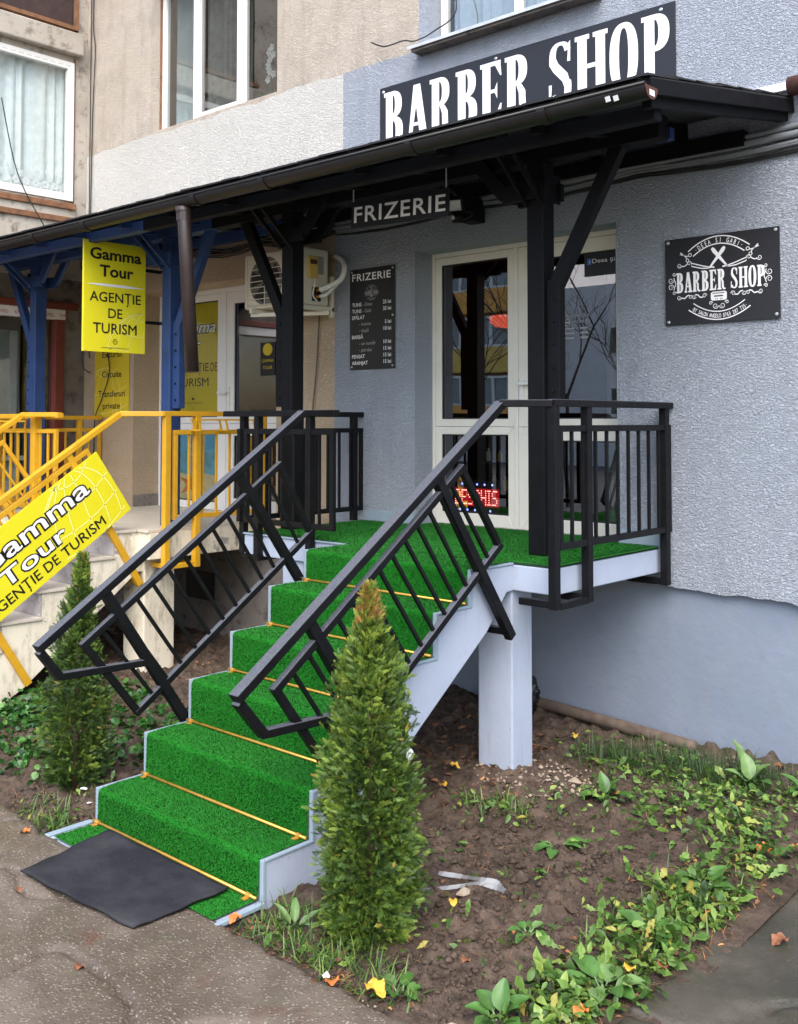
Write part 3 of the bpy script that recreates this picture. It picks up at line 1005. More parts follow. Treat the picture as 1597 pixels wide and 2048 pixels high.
h.bar((-5.446, YG - 0.05, 2.22), (-5.56, YG - 0.05, 2.22), 0.016, 0.022)
h.bar((-5.446, YG - 0.053, 2.22), (-5.446, YG, 2.22), 0.016, 0.016)
h.build('door_handle', 'pvc', blk, 0.003)
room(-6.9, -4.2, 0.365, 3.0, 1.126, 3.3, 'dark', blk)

# ------------------------------------------------------------------ upper windows
def upper_window(name, x0, x1, z0, z1, y, cuts, label):
    f = MB()
    b = 0.05
    f.box(x0, x0 + b, y, y + 0.06, z0, z1)
    f.box(x1 - b, x1, y, y + 0.06, z0, z1)
    f.box(x0 + b, x1 - b, y, y + 0.06, z1 - b, z1)
    f.box(x0 + b, x1 - b, y, y + 0.06, z0, z0 + b)
    for c in cuts:
        f.box(c - 0.03, c + 0.03, y, y + 0.06, z0 + b, z1 - b)
    fo = f.build(name, 'pvc', blk, 0.004, label=label)
    e = [x0 + b] + [q for c in cuts for q in (c - 0.03, c + 0.03)] + [x1 - b]
    for i in range(0, len(e), 2):
        m2 = MB()
        t = 0.035
        a, c, d, g = e[i], e[i + 1], z0 + b, z1 - b
        if i == 2 and len(cuts) == 2:
            m2.box(a, a + t, y - 0.012, y + 0.05, d, g); m2.box(c - t, c, y - 0.012, y + 0.05, d, g)
            m2.box(a + t, c - t, y - 0.012, y + 0.05, g - t, g); m2.box(a + t, c - t, y - 0.012, y + 0.05, d, d + t)
            m2.build('casement', 'pvc', fo, 0.003)
            a, c, d, g = a + t, c - t, d + t, g - t
        m2 = MB(); m2.box(a, c, y + 0.028, y + 0.032, d, g); m2.build('pane', 'glass', fo)
    return fo
w1 = upper_window('window', -6.29, -4.46, 4.75, 6.19, 0.12, (-5.76, -5.06), 'three light white window above the white band')
MB().box(-6.30, -6.287, 0.10, 0.13, 4.746, 6.19).build('sealing_foam', 'foam', blk)
w2 = upper_window('window', -2.75, -1.37, 4.74, 6.09, 0.12, (-2.05,), 'white window above the big black sign')
lg = MB()
lg.prism([(-0.13, 4.695), (-0.13, 4.672), (-0.124, 4.672), (-0.124, 4.690), (0.14, 4.725), (0.14, 4.735)], 'x', -2.86, -1.28)
lg.build('window_ledge', 'zinc', blk)
lg = MB(); lg.box(-2.84, -1.30, -0.11, 0.0, 4.655, 4.688); lg.build('ledge_bedding', 'concdark', blk)
room(-6.4, -4.3, 0.2, 2.5, 4.7, 6.3, 'dark', blk)
room(-2.9, -1.2, 0.2, 2.5, 4.7, 6.3, 'dark', blk)
def curtain(name, label, x0, x1, y, z0, z1, mat, fold=0.03, step=0.02):
    t = thing(name, label, 'curtain', ((x0 + x1) / 2, y, z0))
    n = int((x1 - x0) / step)
    m2 = MB()
    pts = [(x0 + step * i, y + fold * math.sin(i * 0.9 + math.sin(i * 0.37) * 2)) for i in range(n + 1)]
    for i in range(n):
        (a, b), (c, d) = pts[i], pts[i + 1]
        m2.quad((a, b, z0), (c, d, z0), (c, d, z1), (a, b, z1))
    m2.build('cloth', mat, t, smooth=True, recalc=False)
    return t
curtain('curtain', 'pale net curtain behind the left light of the upper window', -6.22, -5.80, 0.24, 4.72, 6.25, 'curtain')
curtain('curtain', 'dim grey curtain behind the middle light of the upper window', -5.75, -5.1, 0.26, 4.72, 6.25, 'curtaindark')
curtain('curtain', 'pale greenish net curtain in the window above the big sign', -2.74, -1.40, 0.28, 4.72, 6.2, 'curtain', 0.02)
# orchid on the inner sill of the upper window
orc = thing('orchid', 'white and pink potted orchid behind the right light of the upper window', 'plant', (-4.85, 0.28, 4.76))
MB().tube([(-4.85, 0.28, 4.702), (-4.85, 0.28, 4.84)], [0.05, 0.065], 12).build('pot', 'pvc', orc, smooth=True)
MB().tube([(-4.85, 0.28, 4.83), (-4.88, 0.28, 5.02), (-4.83, 0.27, 5.2), (-4.79, 0.26, 5.32)], 0.006, 6).build('stem', 'dock', orc)
for i in range(5):
    a = i * 1.3
    m2 = MB()
    p0 = Vector((-4.85, 0.28, 4.84)); d = Vector((math.cos(a), 0.25 * math.sin(a), 0.45))
    q = p0 + d * 0.11; e = p0 + d * 0.2 + Vector((0, 0, -0.04)); s_ = Vector((0, 0.03, 0.02))
    m2.add([p0, q + s_, e, q - s_], [(0, 1, 2, 3)])
    m2.build('leaf', 'dock', orc, recalc=False)
for i in range(9):
    c = Vector((-4.86 + 0.09 * random.random(), 0.255, 5.0 + 0.035 * i))
    m2 = MB()
    for k in range(5):
        a = 2 * math.pi * k / 5
        m2.add([c, c + Vector((math.cos(a) * 0.03, -0.01, math.sin(a) * 0.03)), c + Vector((math.cos(a + 0.6) * 0.04, -0.012, math.sin(a + 0.6) * 0.04)), c + Vector((math.cos(a + 1.1) * 0.03, -0.01, math.sin(a + 1.1) * 0.03))], [(0, 1, 2, 3)])
    m2.build('flower', 'white' if i % 3 else 'curtain', orc, recalc=False)

# ================================================================== projecting wing on the left (plane x = -7.45, facing +x)
wing = thing('building_wing', 'weathered grey concrete wing at the left with a lace curtained window and shop below', 'building', (-7.45, -1.5, 0))
XW = -7.45
def wbox(y0, y1, z0, z1, d0, d1, name, mat, bev=0.0, parent=None, label=None):
    m2 = MB(); m2.box(XW + d0, XW + d1, y0, y1, z0, z1)
    return m2.build(name, mat, parent or wing, bev, label=label)
wholes = [(-1.95, -0.15, 4.20, 5.66), (-1.95, -0.12, 5.96, 7.3), (-2.6, -0.235, 1.12, 3.09)]
ys = sorted({-2.9, 0.01} | {h[0] for h in wholes} | {h[1] for h in wholes})
zs = sorted({-0.13, 3.4, TOP} | {h[2] for h in wholes} | {h[3] for h in wholes})
m_u, m_l = MB(), MB()
for i in range(len(ys) - 1):
    for j in range(len(zs) - 1):
        cy, cz = (ys[i] + ys[i + 1]) / 2, (zs[j] + zs[j + 1]) / 2
        if any(h[0] < cy < h[1] and h[2] < cz < h[3] for h in wholes):
            continue
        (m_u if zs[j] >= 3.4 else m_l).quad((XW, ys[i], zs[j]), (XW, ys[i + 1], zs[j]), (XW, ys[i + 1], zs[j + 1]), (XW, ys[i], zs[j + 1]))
for h in wholes:
    y0, y1, z0, z1 = h
    d = XW - 0.18
    mm = m_u if z0 > 3.4 else m_l
    mm.quad((XW, y1, z0), (d, y1, z0), (d, y1, z1), (XW, y1, z1))
    mm.quad((XW, y0, z0), (XW, y0, z1), (d, y0, z1), (d, y0, z0))
    mm.quad((XW, y0, z1), (XW, y1, z1), (d, y1, z1), (d, y0, z1))
    mm.quad((XW, y0, z0), (d, y0, z0), (d, y1, z0), (XW, y1, z0))
m_u.quad((XW, -2.9, 3.4), (XW, -2.9, TOP), (-12, -2.9, TOP), (-12, -2.9, 3.4))
m_l.quad((XW, -2.9, -0.13), (XW, -2.9, 3.4), (-12, -2.9, 3.4), (-12, -2.9, -0.13))
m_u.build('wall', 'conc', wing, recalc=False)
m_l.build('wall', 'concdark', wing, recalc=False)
wbox(-2.1, -0.10, 5.72, 5.95, 0.0, 0.10, 'lintel', 'conc', 0.015)
# upper lace window
def wsash(y0, y1, z0, z1, bw, d, mat, parent=wing, name='window', gl='glassdim'):
    f = MB()
    a, b = XW - d, XW - d + 0.06
    f.box(a, b, y0, y0 + bw, z0, z1); f.box(a, b, y1 - bw, y1, z0, z1)
    f.box(a, b, y0 + bw, y1 - bw, z1 - bw, z1); f.box(a, b, y0 + bw, y1 - bw, z0, z0 + bw)
    fo = f.build(name, mat, parent, 0.004)
    m2 = MB(); m2.box(a + 0.025, a + 0.029, y0 + bw, y1 - bw, z0 + bw, z1 - bw); m2.build('pane', gl, fo)
    return fo
wsash(-1.93, -0.17, 4.21, 5.65, 0.075, 0.03, 'pvc')
m2 = MB()
for i in range(9):
    put_text(m2, Board((XW + 0.0305, -0.95 + 0.085 * i, 5.60), (0, 1, 0), (0, 0, 1)), 'ııııı', 0, 0, h=0.018, w=0.05)
m2.build('film_print', 'acgrey', wing, recalc=False)
room_w = MB()
for (y0, y1, z0, z1) in wholes:
    a, b = XW - 0.18, XW - 2.0
    room_w.quad((b, y0 - .1, z0 - .1), (b, y0 - .1, z1 + .1), (b, y1 + .1, z1 + .1), (b, y1 + .1, z0 - .1))
    room_w.quad((a, y0 - .1, z0 - .1), (b, y0 - .1, z0 - .1), (b, y1 + .1, z0 - .1), (a, y1 + .1, z0 - .1))
    room_w.quad((a, y0 - .1, z1 + .1), (a, y1 + .1, z1 + .1), (b, y1 + .1, z1 + .1), (b, y0 - .1, z1 + .1))
    room_w.quad((a, y1 + .1, z0 - .1), (b, y1 + .1, z0 - .1), (b, y1 + .1, z1 + .1), (a, y1 + .1, z1 + .1))
    room_w.quad((a, y0 - .1, z0 - .1), (a, y0 - .1, z1 + .1), (b, y0 - .1, z1 + .1), (b, y0 - .1, z0 - .1))
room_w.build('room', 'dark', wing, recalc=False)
lc = thing('lace_curtain', 'white lace curtain with scalloped flower border in the left window', 'curtain', (XW - 0.1, -1, 4.2))
m2 = MB()
n = 90
pts = [(-1.95 + 0.02 * i, XW - 0.10 + 0.02 * math.sin(i * 0.8 + math.sin(i * 0.31) * 2)) for i in range(n + 1)]
for i in range(n):
    (a, b), (c, d) = pts[i], pts[i + 1]
    m2.quad((b, a, 4.22), (d, c, 4.22), (d, c, 5.66), (b, a, 5.66))
m2.build('cloth', 'curtain', lc, smooth=True, recalc=False)
m2 = MB()
for i in range(9):
    yb = -1.05 + 0.105 * i
    for (dy, dz, rr) in ((0, 0.07, 0.045), (0.05, 0.13, 0.03), (-0.045, 0.15, 0.025), (0.01, 0.2, 0.025)):
        B_ = Board((XW - 0.072, yb + dy, 4.29 + dz), (0, 1, 0), (0, 0, 1))
        for k in range(6):
            put_disc(m2, B_, rr * 0.6 * math.cos(k * 1.047), rr * 0.6 * math.sin(k * 1.047), rr * 0.36, 0.0005 * k, 8)
m2.build('lace_flowers', 'white', lc, recalc=False)
wbox(-2.1, -0.135, 4.12, 4.185, 0.0, 0.045, 'sill_board', 'foam', 0.008)
wbox(-2.1, -0.14, 3.985, 4.045, 0.0, 0.03, 'sill_board', 'foam', 0.008)
wbox(-2.1, -0.14, 4.045, 4.12, 0.0, 0.02, 'sill_filler', 'conc')
wbox(-0.165, -0.148, 4.0, 5.70, 0.0, 0.012, 'sealing_foam', 'foam')
wbox(-2.0, -0.13, 6.0, 6.04, -0.03, 0.03, 'sealing_foam', 'foam')
wbox(-0.15, -0.122, 6.0, 7.3, -0.03, 0.02, 'sealing_foam', 'foam')
wbox(-1.94, -0.151, 6.041, 7.2, -0.1, -0.06, 'board', 'oldbrown')
# shop front under the canopy
wbox(-2.6, -0.235, 2.985, 3.085, -0.06, 0.03, 'shop_lintel', 'tape', 0.004)
m2 = MB()
for i in range(6):
    put_text(m2, Board((XW + 0.0305, -1.1 + 0.16 * i, 3.01), (0, 1, 0), (0, 0, 1)), 'KMG', 0, 0, h=0.035, w=0.09)
m2.build('film_print', 'tapered', wing, recalc=False)
wbox(-2.6, -0.10, 3.086, 3.16, 0.0, 0.05, 'brick_edge', 'redframe', 0.01)
wbox(-0.335, -0.237, 1.12, 2.984, -0.1, 0.02, 'shop_frame', 'redframe', 0.006)
m2 = MB(); m2.box(XW - 0.06, XW - 0.056, -2.58, -0.336, 1.13, 2.98); m2.build('pane', 'glassdim', wing)
sh_ = thing('shop_counter', 'grey cabinets and counter inside the shop at far left', 'counter', (XW - 0.8, -0.6, 1.02))
MB().box(XW - 1.0, XW - 0.5, -1.5, -0.42, 1.02, 1.55).build('cabinet', 'shadegrey', sh_, 0.005)
MB().box(XW - 1.02, XW - 0.45, -1.6, -0.40, 1.551, 1.60).build('top', 'beigetile', sh_, 0.005)
MB().box(XW - 0.8, XW - 0.6, -0.75, -0.42, 2.0, 2.9).build('panel', 'shadegrey', sh_, 0.005)
pp = thing('hanging_pot', 'terracotta pot on a wire behind the left shop glass', 'plant pot', (XW - 0.2, -0.42, 1.9))
MB().tube([(XW - 0.2, -0.42, 1.85), (XW - 0.2, -0.42, 2.05)], [0.05, 0.075], 12).build('pot', 'pot', pp, smooth=True)
MB().tube([(XW - 0.2, -0.42, 2.05), (XW - 0.2, -0.42, 3.0)], 0.004, 5).build('wire', 'cable', pp)

# ================================================================== barber porch and stair
porch = thing('porch_stair', 'light grey concrete porch with six steps up to the barber door', 'stairs', (-1.8, -1.2, 0))
SX0, SX1 = -2.413, -1.182
SY0, TR = -2.887, 0.2713
LV = [0.012, 0.169, 0.373, 0.587, 0.794, 1.009, 1.188]
prof = []
for k in range(6):
    prof += [(SY0 + k * TR, LV[k]), (SY0 + k * TR, LV[k + 1])]
prof_side = [(SY0, -0.1)] + prof[1:] + [(-1.155, 1.188), (-1.155, 1.052), (-1.226, 1.049), (-1.40, 0.867), (-1.93, 0.49), (-2.52, 0.05), (-2.60, -0.1)]
MB().prism(prof_side, 'x', SX0, SX1).build('stair_flight', 'porch', porch, 0.006)
sl = MB()
sl.prism([(-3.42, -1.168), (-0.925, -1.168), (-0.918, -0.001), (-3.42, -0.001)], 'z', 1.052, 1.188)
sl.build('landing_slab', 'porch', porch, 0.006)
MB().prism([(-1.405, -1.19), (-1.195, -1.165), (-1.20, -0.97), (-1.40, -0.97)], 'z', -0.1, 1.051).build('pillar', 'porch', porch, 0.008)
MB().box(-3.05, -2.85, -1.15, -0.95, -0.1, 1.051).build('pillar', 'porch', porch, 0.008)
MB().box(SX0 - 0.06, SX1 - 0.02, -3.15, SY0 - 0.001, -0.1, 0.011).build('base_pad', 'porch', porch, 0.006)
# metal looking edge strips along both carpet sides
for sx, nm in ((SX0 - 0.004, 'L'), (SX1 + 0.004, 'R')):
    w = 0.02
    c0, c1 = (sx - 0.002, sx + w) if nm == 'L' else (sx - w, sx + 0.002)
    for k in range(6):
        y = SY0 + k * TR
        m2 = MB()
        m2.box(c0, c1, y - 0.013, y + 0.004, LV[k] + 0.002, LV[k + 1] + 0.013)
        m2.box(c0, c1, y + 0.005, y + (TR - 0.014 if k < 5 else 0.36), LV[k + 1] + 0.001, LV[k + 1] + 0.0125)
        m2.build('edge_strip', 'trim', porch, 0.003)
MB().box(SX0 - 0.05, SX0 - 0.012, -3.14, SY0 - 0.014, 0.012, 0.02).build('edge_strip', 'trim', porch, 0.003)
MB().box(SX1 + 0.0, SX1 + 0.022, -3.14, SY0 - 0.014, 0.004, 0.022).build('edge_strip', 'trim', porch, 0.003)
m2 = MB()
m2.box(-3.425, SX0 - 0.03, -1.178, -1.152, 1.1885, 1.2)
m2.build('edge_strip', 'trim', porch, 0.003)

# green artificial turf
turf_t = thing('turf_runner', 'bright green artificial grass carpet covering steps and landing', 'carpet', (-1.8, -1.5, 0.6))
TH = 0.012
tx0, tx1 = SX0 + 0.020, SX1 - 0.020
line = [(SY0 - 0.245, LV[0] + TH)]
for k in range(6):
    y = SY0 + k * TR
    line.append((y - TH - 0.004, LV[k] + TH))
    rr = 0.022
    for a in range(5):
        t = math.pi / 2 * a / 4
        line.append((y - TH + rr - rr * math.cos(t), LV[k + 1] + TH - rr + rr * math.sin(t)))
    line.append((y + 0.10, LV[k + 1] + TH + 0.003))
line.append((-1.168, LV[6] + TH + 0.0025))
# resample finely so the runner can sag and ripple a little
P2 = np.array(line)
seg = np.hypot(*np.diff(P2, axis=0).T)
cum = np.concatenate([[0], np.cumsum(seg)])
keep = np.unique(np.concatenate([cum, np.arange(0, cum[-1], 0.02)]))
yy, zz = np.interp(keep, cum, P2[:, 0]), np.interp(keep, cum, P2[:, 1])
gx = np.linspace(tx0, tx1, 50)
V, F = [], []
for j in range(len(keep)):
    for i, x in enumerate(gx):
        b = 0.005 * float(fbm(np.array(x * 4), np.array(keep[j] * 5), 3, 90))
        V.append((x, yy[j] - b, zz[j] + b))
n = len(gx)
F = [(j * n + i, j * n + i + 1, (j + 1) * n + i + 1, (j + 1) * n + i) for j in range(len(keep) - 1) for i in range(n - 1)]
m2 = MB(); m2.v, m2.f = V, F
ro = m2.build('runner', 'turf', turf_t, smooth=True, recalc=False)
# cut edges of the runner
lx = np.arange(-3.40, -0.915, 0.04)
ly = np.arange(-1.160, 0.2, 0.04)
V = [(float(x), float(min(y, 0.19)), 1.2 + 0.003 + 0.004 * float(fbm(np.array(x * 3), np.array(y * 3), 3, 95))) for y in ly for x in lx]
n = len(lx)
F = []
for j in range(len(ly) - 1):
    for i in range(n - 1):
        cx, cy = (lx[i] + lx[i + 1]) / 2, (ly[j] + ly[j + 1]) / 2
        if cy > -0.03 and not (-2.86 < cx < -1.26):
            continue
        F.append((j * n + i, j * n + i + 1, (j + 1) * n + i + 1, (j + 1) * n + i))
m2 = MB(); m2.v, m2.f = V, F
lo = m2.build('landing_sheet', 'turf', turf_t, smooth=True, recalc=False)
ce = simple('turf_cut_edge', srgb(14, 52, 24), 0.9)
MB().box(-3.40, SX0 + 0.02, -1.163, -1.158, 1.189, 1.203).build('cut_edge', ce, turf_t)
MB().box(SX1 - 0.02, -0.94, -1.163, -1.158, 1.189, 1.203).build('cut_edge', ce, turf_t)
MB().box(-0.942, -0.937, -1.157, -0.03, 1.189, 1.203).build('cut_edge', ce, turf_t)
# short standing pile: fibres lean down the flight and hang on the risers
def pile(nb, pts_fn, seed, name):
    rg = np.random.default_rng(seed)
    T, Nn = pts_fn(rg, nb)
    n = len(T)
    wall_ = np.clip(-Nn[:, 1], 0, 1)[:, None]
    fwd = Nn + rg.normal(size=(n, 3)) * 0.30 + np.array([0, -0.3, 0.0]) + wall_ * np.array([0, 0.3, -0.8])
    fwd /= np.linalg.norm(fwd, axis=1, keepdims=True)
    side = np.cross(fwd, rg.normal(size=(n, 3))); side /= np.linalg.norm(side, axis=1, keepdims=True)
    L = rg.uniform(0.004, 0.0075, n)
    tv = np.array([(0, -1, 0), (0, 1, 0), (1, 0.5, 0), (1, -0.5, 0)], float)
    Rm = np.stack([fwd * L[:, None], side * 0.0009, np.cross(fwd, side) * 0.001], -1)
    tint = np.clip(rg.normal(0.47, 0.05, n) + 0.30 * fbm(T[:, 0] * 4, T[:, 1] * 4 + T[:, 2] * 4, 3, 12), 0, 0.9)
    o = scatter(name, tv, np.array([(0, 1, 2, 3)]), np.array([-0.05, -0.05, 0.04, 0.04]), Rm, T, tint, 'pile', turf_t, True, True)
    nn = Nn + rg.normal(size=(n, 3)) * 0.15
    nn /= np.linalg.norm(nn, axis=1, keepdims=True)
    o.data.normals_split_custom_set_from_vertices(np.repeat(nn, 4, 0).tolist())
    return o
def on_runner(rg, nb):
    s_ = rg.uniform(0, cum[-1], nb)
    y, z = np.interp(s_, cum, P2[:, 0]), np.interp(s_, cum, P2[:, 1])
    y2, z2 = np.interp(s_ + 0.004, cum, P2[:, 0]), np.interp(s_ + 0.004, cum, P2[:, 1])
    dy, dz = y2 - y, z2 - z
    L = np.hypot(dy, dz) + 1e-9
    x = rg.uniform(tx0, tx1, nb)
    b = 0.005 * fbm(x * 4, s_ * 5, 3, 90)
    return np.stack([x, y - b, z + b], -1), np.stack([np.zeros(nb), -dz / L, dy / L], -1)
def on_landing(rg, nb):
    x, y = rg.uniform(-3.40, -0.94, nb), rg.uniform(-1.16, 0.19, nb)
    ok = (y < -0.03) | ((x > -2.86) & (x < -1.26))
    x, y = x[ok], y[ok]
    return np.stack([x, y, 1.203 + 0 * x], -1), np.tile(np.array([0, 0, 1.0]), (len(x), 1))
pile(260000, on_runner, 5, 'runner_pile')
pile(130000, on_landing, 6, 'landing_pile')
# gold carpet rods, each held by two clips
for k in range(6):
    y, z = SY0 + k * TR - 0.034, LV[k] + TH + 0.012
    m2 = MB()
    m2.tube([(SX0 + 0.012, y, z), (SX1 - 0.012, y, z)], 0.0068, 10)
    rod = m2.build('carpet_rod', 'brass', turf_t, smooth=True)
    for x in (SX0 + 0.05, SX1 - 0.06):
        c = MB()
        c.box(x - 0.012, x + 0.012, y - 0.030, y + 0.004, z - 0.0105, z - 0.006)
        c.tube([(x - 0.012, y, z), (x + 0.012, y, z)], 0.0105, 10)
        c.build('clip', 'brass', rod)

# door mat half on the pad, half on the pavement
mt = MB()
gx, gy = np.linspace(0, 1, 36), np.linspace(0, 1, 24)
c00, c10, c11, c01 = np.array((-2.135, -3.43)), np.array((-1.36, -3.385)), np.array((-1.335, -2.945)), np.array((-2.225, -2.945))
V = []
for b in gy:
    for a in gx:
        p = (c00 * (1 - a) + c10 * a) * (1 - b) + (c01 * (1 - a) + c11 * a) * b
        zb = 0.046 if p[1] > -3.13 else 0.046 - 0.008 * min(1, (-3.13 - p[1]) / 0.10)
        edge = max(0, (a - 0.86)) / 0.14 * max(0, 0.5 - b)
        zb += 0.006 * float(fbm(np.array(p[0] * 5), np.array(p[1] * 5), 3, 30)) + 0.012 * edge * math.sin(b * 20)
        V.append((p[0] + 0.004 * math.sin(b * 17), p[1] + 0.004 * math.sin(a * 19), zb))
n = len(gx)
mt.v = V
mt.f = [(j * n + i, j * n + i + 1, (j + 1) * n + i + 1, (j + 1) * n + i) for j in range(len(gy) - 1) for i in range(n - 1)]
mo = mt.build('door_mat', 'mat', smooth=True, recalc=False)
sm = mo.modifiers.new('thickness', 'SOLIDIFY'); sm.thickness = 0.008; sm.offset = -1
tag(mo, 'charcoal grey door mat lying at the foot of the green steps', 'mat')
# ================================================================== black steel railings
TS, PB, BL = 0.045, 0.034, 0.016     # post, panel bar, baluster

def stair_railing(label, x, E_, T_, drop, hbar, tl, tr, br, bl, posts, feet, nb, tail, mat='black', name='stair_railing'):
    t = thing(name, label, 'railing', (x, bl[0], bl[1]))
    V3 = lambda p: (x, p[0], p[1])
    h = MB()
    h.bar(V3(E_), V3(T_), 0.058, 0.040, (1, 0, 0))
    h.build('handrail', mat, t, 0.004)
    for q in tail:
        m2 = MB(); m2.bar(q[0], q[1], 0.058, 0.038); m2.build('handrail', mat, t, 0.004)
    m2 = MB()
    m2.bar(V3((E_[0] + 0.012, E_[1] - 0.012)), V3(drop), 0.046, 0.036, (1, 0, 0))
    m2.build('end_drop', mat, t, 0.003)
    m2 = MB(); m2.bar(V3((drop[0] - 0.015, drop[1] + 0.004)), V3(hbar), 0.044, 0.034, (1, 0, 0)); m2.build('end_bar', mat, t, 0.003)
    for nm, a, b in (('top_bar', tl, tr), ('bottom_bar', bl, br), ('end_bar', tl, bl), ('end_bar', tr, br)):
        m2 = MB()
        a_, b_ = Vector(a), Vector(b)
        d = (b_ - a_).normalized() * (PB / 2 - 0.001)
        m2.bar(V3(a_ - d), V3(b_ + d), PB - (0.003 if nm == 'end_bar' else 0), PB, (1, 0, 0))
        m2.build(nm, mat, t, 0.003)
    for i in range(1, nb + 1):
        u = i / (nb + 1)
        a = Vector(tl).lerp(Vector(tr), u + random.uniform(-0.002, 0.002)); b = Vector(bl).lerp(Vector(br), u + random.uniform(-0.003, 0.003))
        m2 = MB(); m2.bar(V3(a), V3(b), BL, BL, (1, 0, 0)); m2.build('baluster', mat, t)
    for (a, b), ft in zip(posts, feet):
        m2 = MB(); m2.bar(V3(a), V3(b), TS, TS + 0.004, (1, 0, 0)); m2.build('post', mat, t, 0.003)
        if ft:
            m2 = MB()
            zz_ = b[1] + 0.03
            m2.bar((x + (0.02 if ft < 0 else -0.02), b[0] - 0.018, zz_), (x + ft, b[0] - 0.018, zz_), 0.040, 0.036)
            m2.build('foot', mat, t, 0.003)
    return t

XR = -1.13
stair_railing('black steel stair railing on the right, in front of the barber door', XR, (-3.087, 0.872), (-1.341, 2.045), (-2.942, 0.705), (-2.514, 0.69),
              (-2.88, 0.87), (-1.675, 1.719), (-1.367, 1.31), (-2.57, 0.46),
              [((-2.70, 1.115), (-2.12, 0.29)), ((-1.865, 1.675), (-1.266, 0.83))], (-0.2, -0.25), 13,
              [((XR, -1.345, 2.046), (-0.868, -1.250, 2.044)), ((-0.868, -1.262, 2.047), (-0.868, -0.006, 2.047))])
XL = -2.46
stair_railing('black steel stair railing on the left, beside the thuja', XL, (-3.194, 0.885), (-1.52, 2.0), (-3.074, 0.735), (-2.585, 0.722),
              (-2.949, 0.868), (-1.699, 1.699), (-1.452, 1.287), (-2.639, 0.482),
              [((-2.84, 1.11), (-2.31, 0.33)), ((-2.005, 1.665), (-1.515, 0.99))], (0.05, 0.05), 12,
              [((XL, -1.525, 2.001), (-2.53, -1.215, 2.006))])

def flat_railing(name, label, a, b, z0, z1, panels, posts, rail_ends, zr, mat, out=(0, 0), post_z0=None, feet=None, nb=7, off=0.0, pb=PB, ts=TS):
    """straight level railing; a,b plan points of the panel, posts as fractions of a..b"""
    t = thing(name, label, 'railing', (a[0], a[1], z0))
    A_, B_ = Vector((a[0], a[1], 0)), Vector((b[0], b[1], 0))
    d = (B_ - A_).normalized()
    n = Vector((-d.y, d.x, 0))
    pt = lambda u, z, o=0.0: A_ + (B_ - A_) * u + n * o + Vector((0, 0, z))
    for (p, q) in rail_ends:
        m2 = MB(); m2.bar(Vector(p), Vector(q), 0.058, 0.038); m2.build('handrail', mat, t, 0.004)
    for (u0, u1) in panels:
        for nm, p, q in (('top_bar', pt(u0, z1, off), pt(u1, z1, off)), ('bottom_bar', pt(u0, z0, off), pt(u1, z0, off))):
            m2 = MB(); e = (q - p).normalized() * (pb / 2); m2.bar(p - e, q + e, pb, pb); m2.build(nm, mat, t, 0.003)
        for u in (u0, u1):
            m2 = MB(); m2.bar(pt(u, z0 + pb / 2 - 0.001, off), pt(u, z1 - pb / 2 + 0.001, off), pb - 0.002, pb - 0.002, d); m2.build('end_bar', mat, t, 0.003)
        for i in range(1, nb + 1):
            u = u0 + (u1 - u0) * i / (nb + 1)
            m2 = MB(); m2.bar(pt(u, z0, off), pt(u, z1, off), BL, BL, d); m2.build('baluster', mat, t)
    for i, (u, zb) in enumerate(posts):
        m2 = MB(); m2.bar(pt(u, zb), pt(u, zr - 0.012), ts, ts + 0.002, d); m2.build('post', mat, t, 0.003)
    for (p, q) in (feet or []):
        m2 = MB(); m2.bar(Vector(p), Vector(q), 0.040, 0.036); m2.build('foot', mat, t, 0.003)
    return t

# right side of the landing, running to the wall
xr_ = -0.868
flat_railing('landing_railing', 'black steel landing railing on the right, ending at the grey wall', (xr_, -1.20), (xr_, -0.03), 1.312, 1.915,
             [(0.0, 1.0)], [(-0.043, 1.0), (0.225, 1.0), (0.965, 0.985)], [], 2.047, 'blackdry', nb=9,
             feet=[((xr_ + 0.0, -1.235, 1.020), (xr_ - 0.22, -1.235, 1.020)), ((xr_, -0.94, 1.018), (xr_ - 0.22, -0.94, 1.018)), ((xr_ + 0.021, -0.07, 1.004), (xr_ - 0.25, -0.07, 1.004)),
                   ((xr_, -1.215, 1.012), (xr_, -0.955, 1.012))])
# front of the landing, left of the steps
flat_railing('landing_railing', 'short black steel railing on the landing front, left of the steps', (-3.36, -1.20), (-2.53, -1.20), 1.29, 1.885,
             [(0.0, 1.0)], [(0.145, 1.06), (0.755, 1.06)], [((-3.58, -1.205, 2.004), (-2.49, -1.205, 2.004))], 2.0, 'blackdry', nb=6,
             feet=[((-3.24, -1.215, 1.045), (-3.24, -0.99, 1.045)), ((-2.733, -1.215, 1.045), (-2.733, -0.99, 1.045))])
# left side of the landing, to the wall
flat_railing('landing_railing', 'black steel railing along the left side of the landing, below the air conditioner', (-3.445, -1.19), (-3.445, -0.005), 1.29, 1.885,
             [(0.0, 1.0)], [(0.03, 1.06), (0.46, 1.203), (0.93, 1.203)], [((-3.445, -1.17, 2.0045), (-3.445, -0.004, 2.0045))], 2.0, 'blackdry', nb=9,
             feet=[((-3.445, -1.15, 1.042), (-3.25, -1.15, 1.042))])

# ================================================================== canopy
can = thing('entrance_canopy', 'long lean-to canopy of black and blue timber with dark gutter over both porches', 'canopy', (-3.5, -0.83, 1.2))
CX0, CX1 = -7.43, -0.092
RW, RF, YF = 3.752, 3.456, -1.635       # roof height at the wall, at the eave, eave line
slope = (RW - RF) / (-YF)
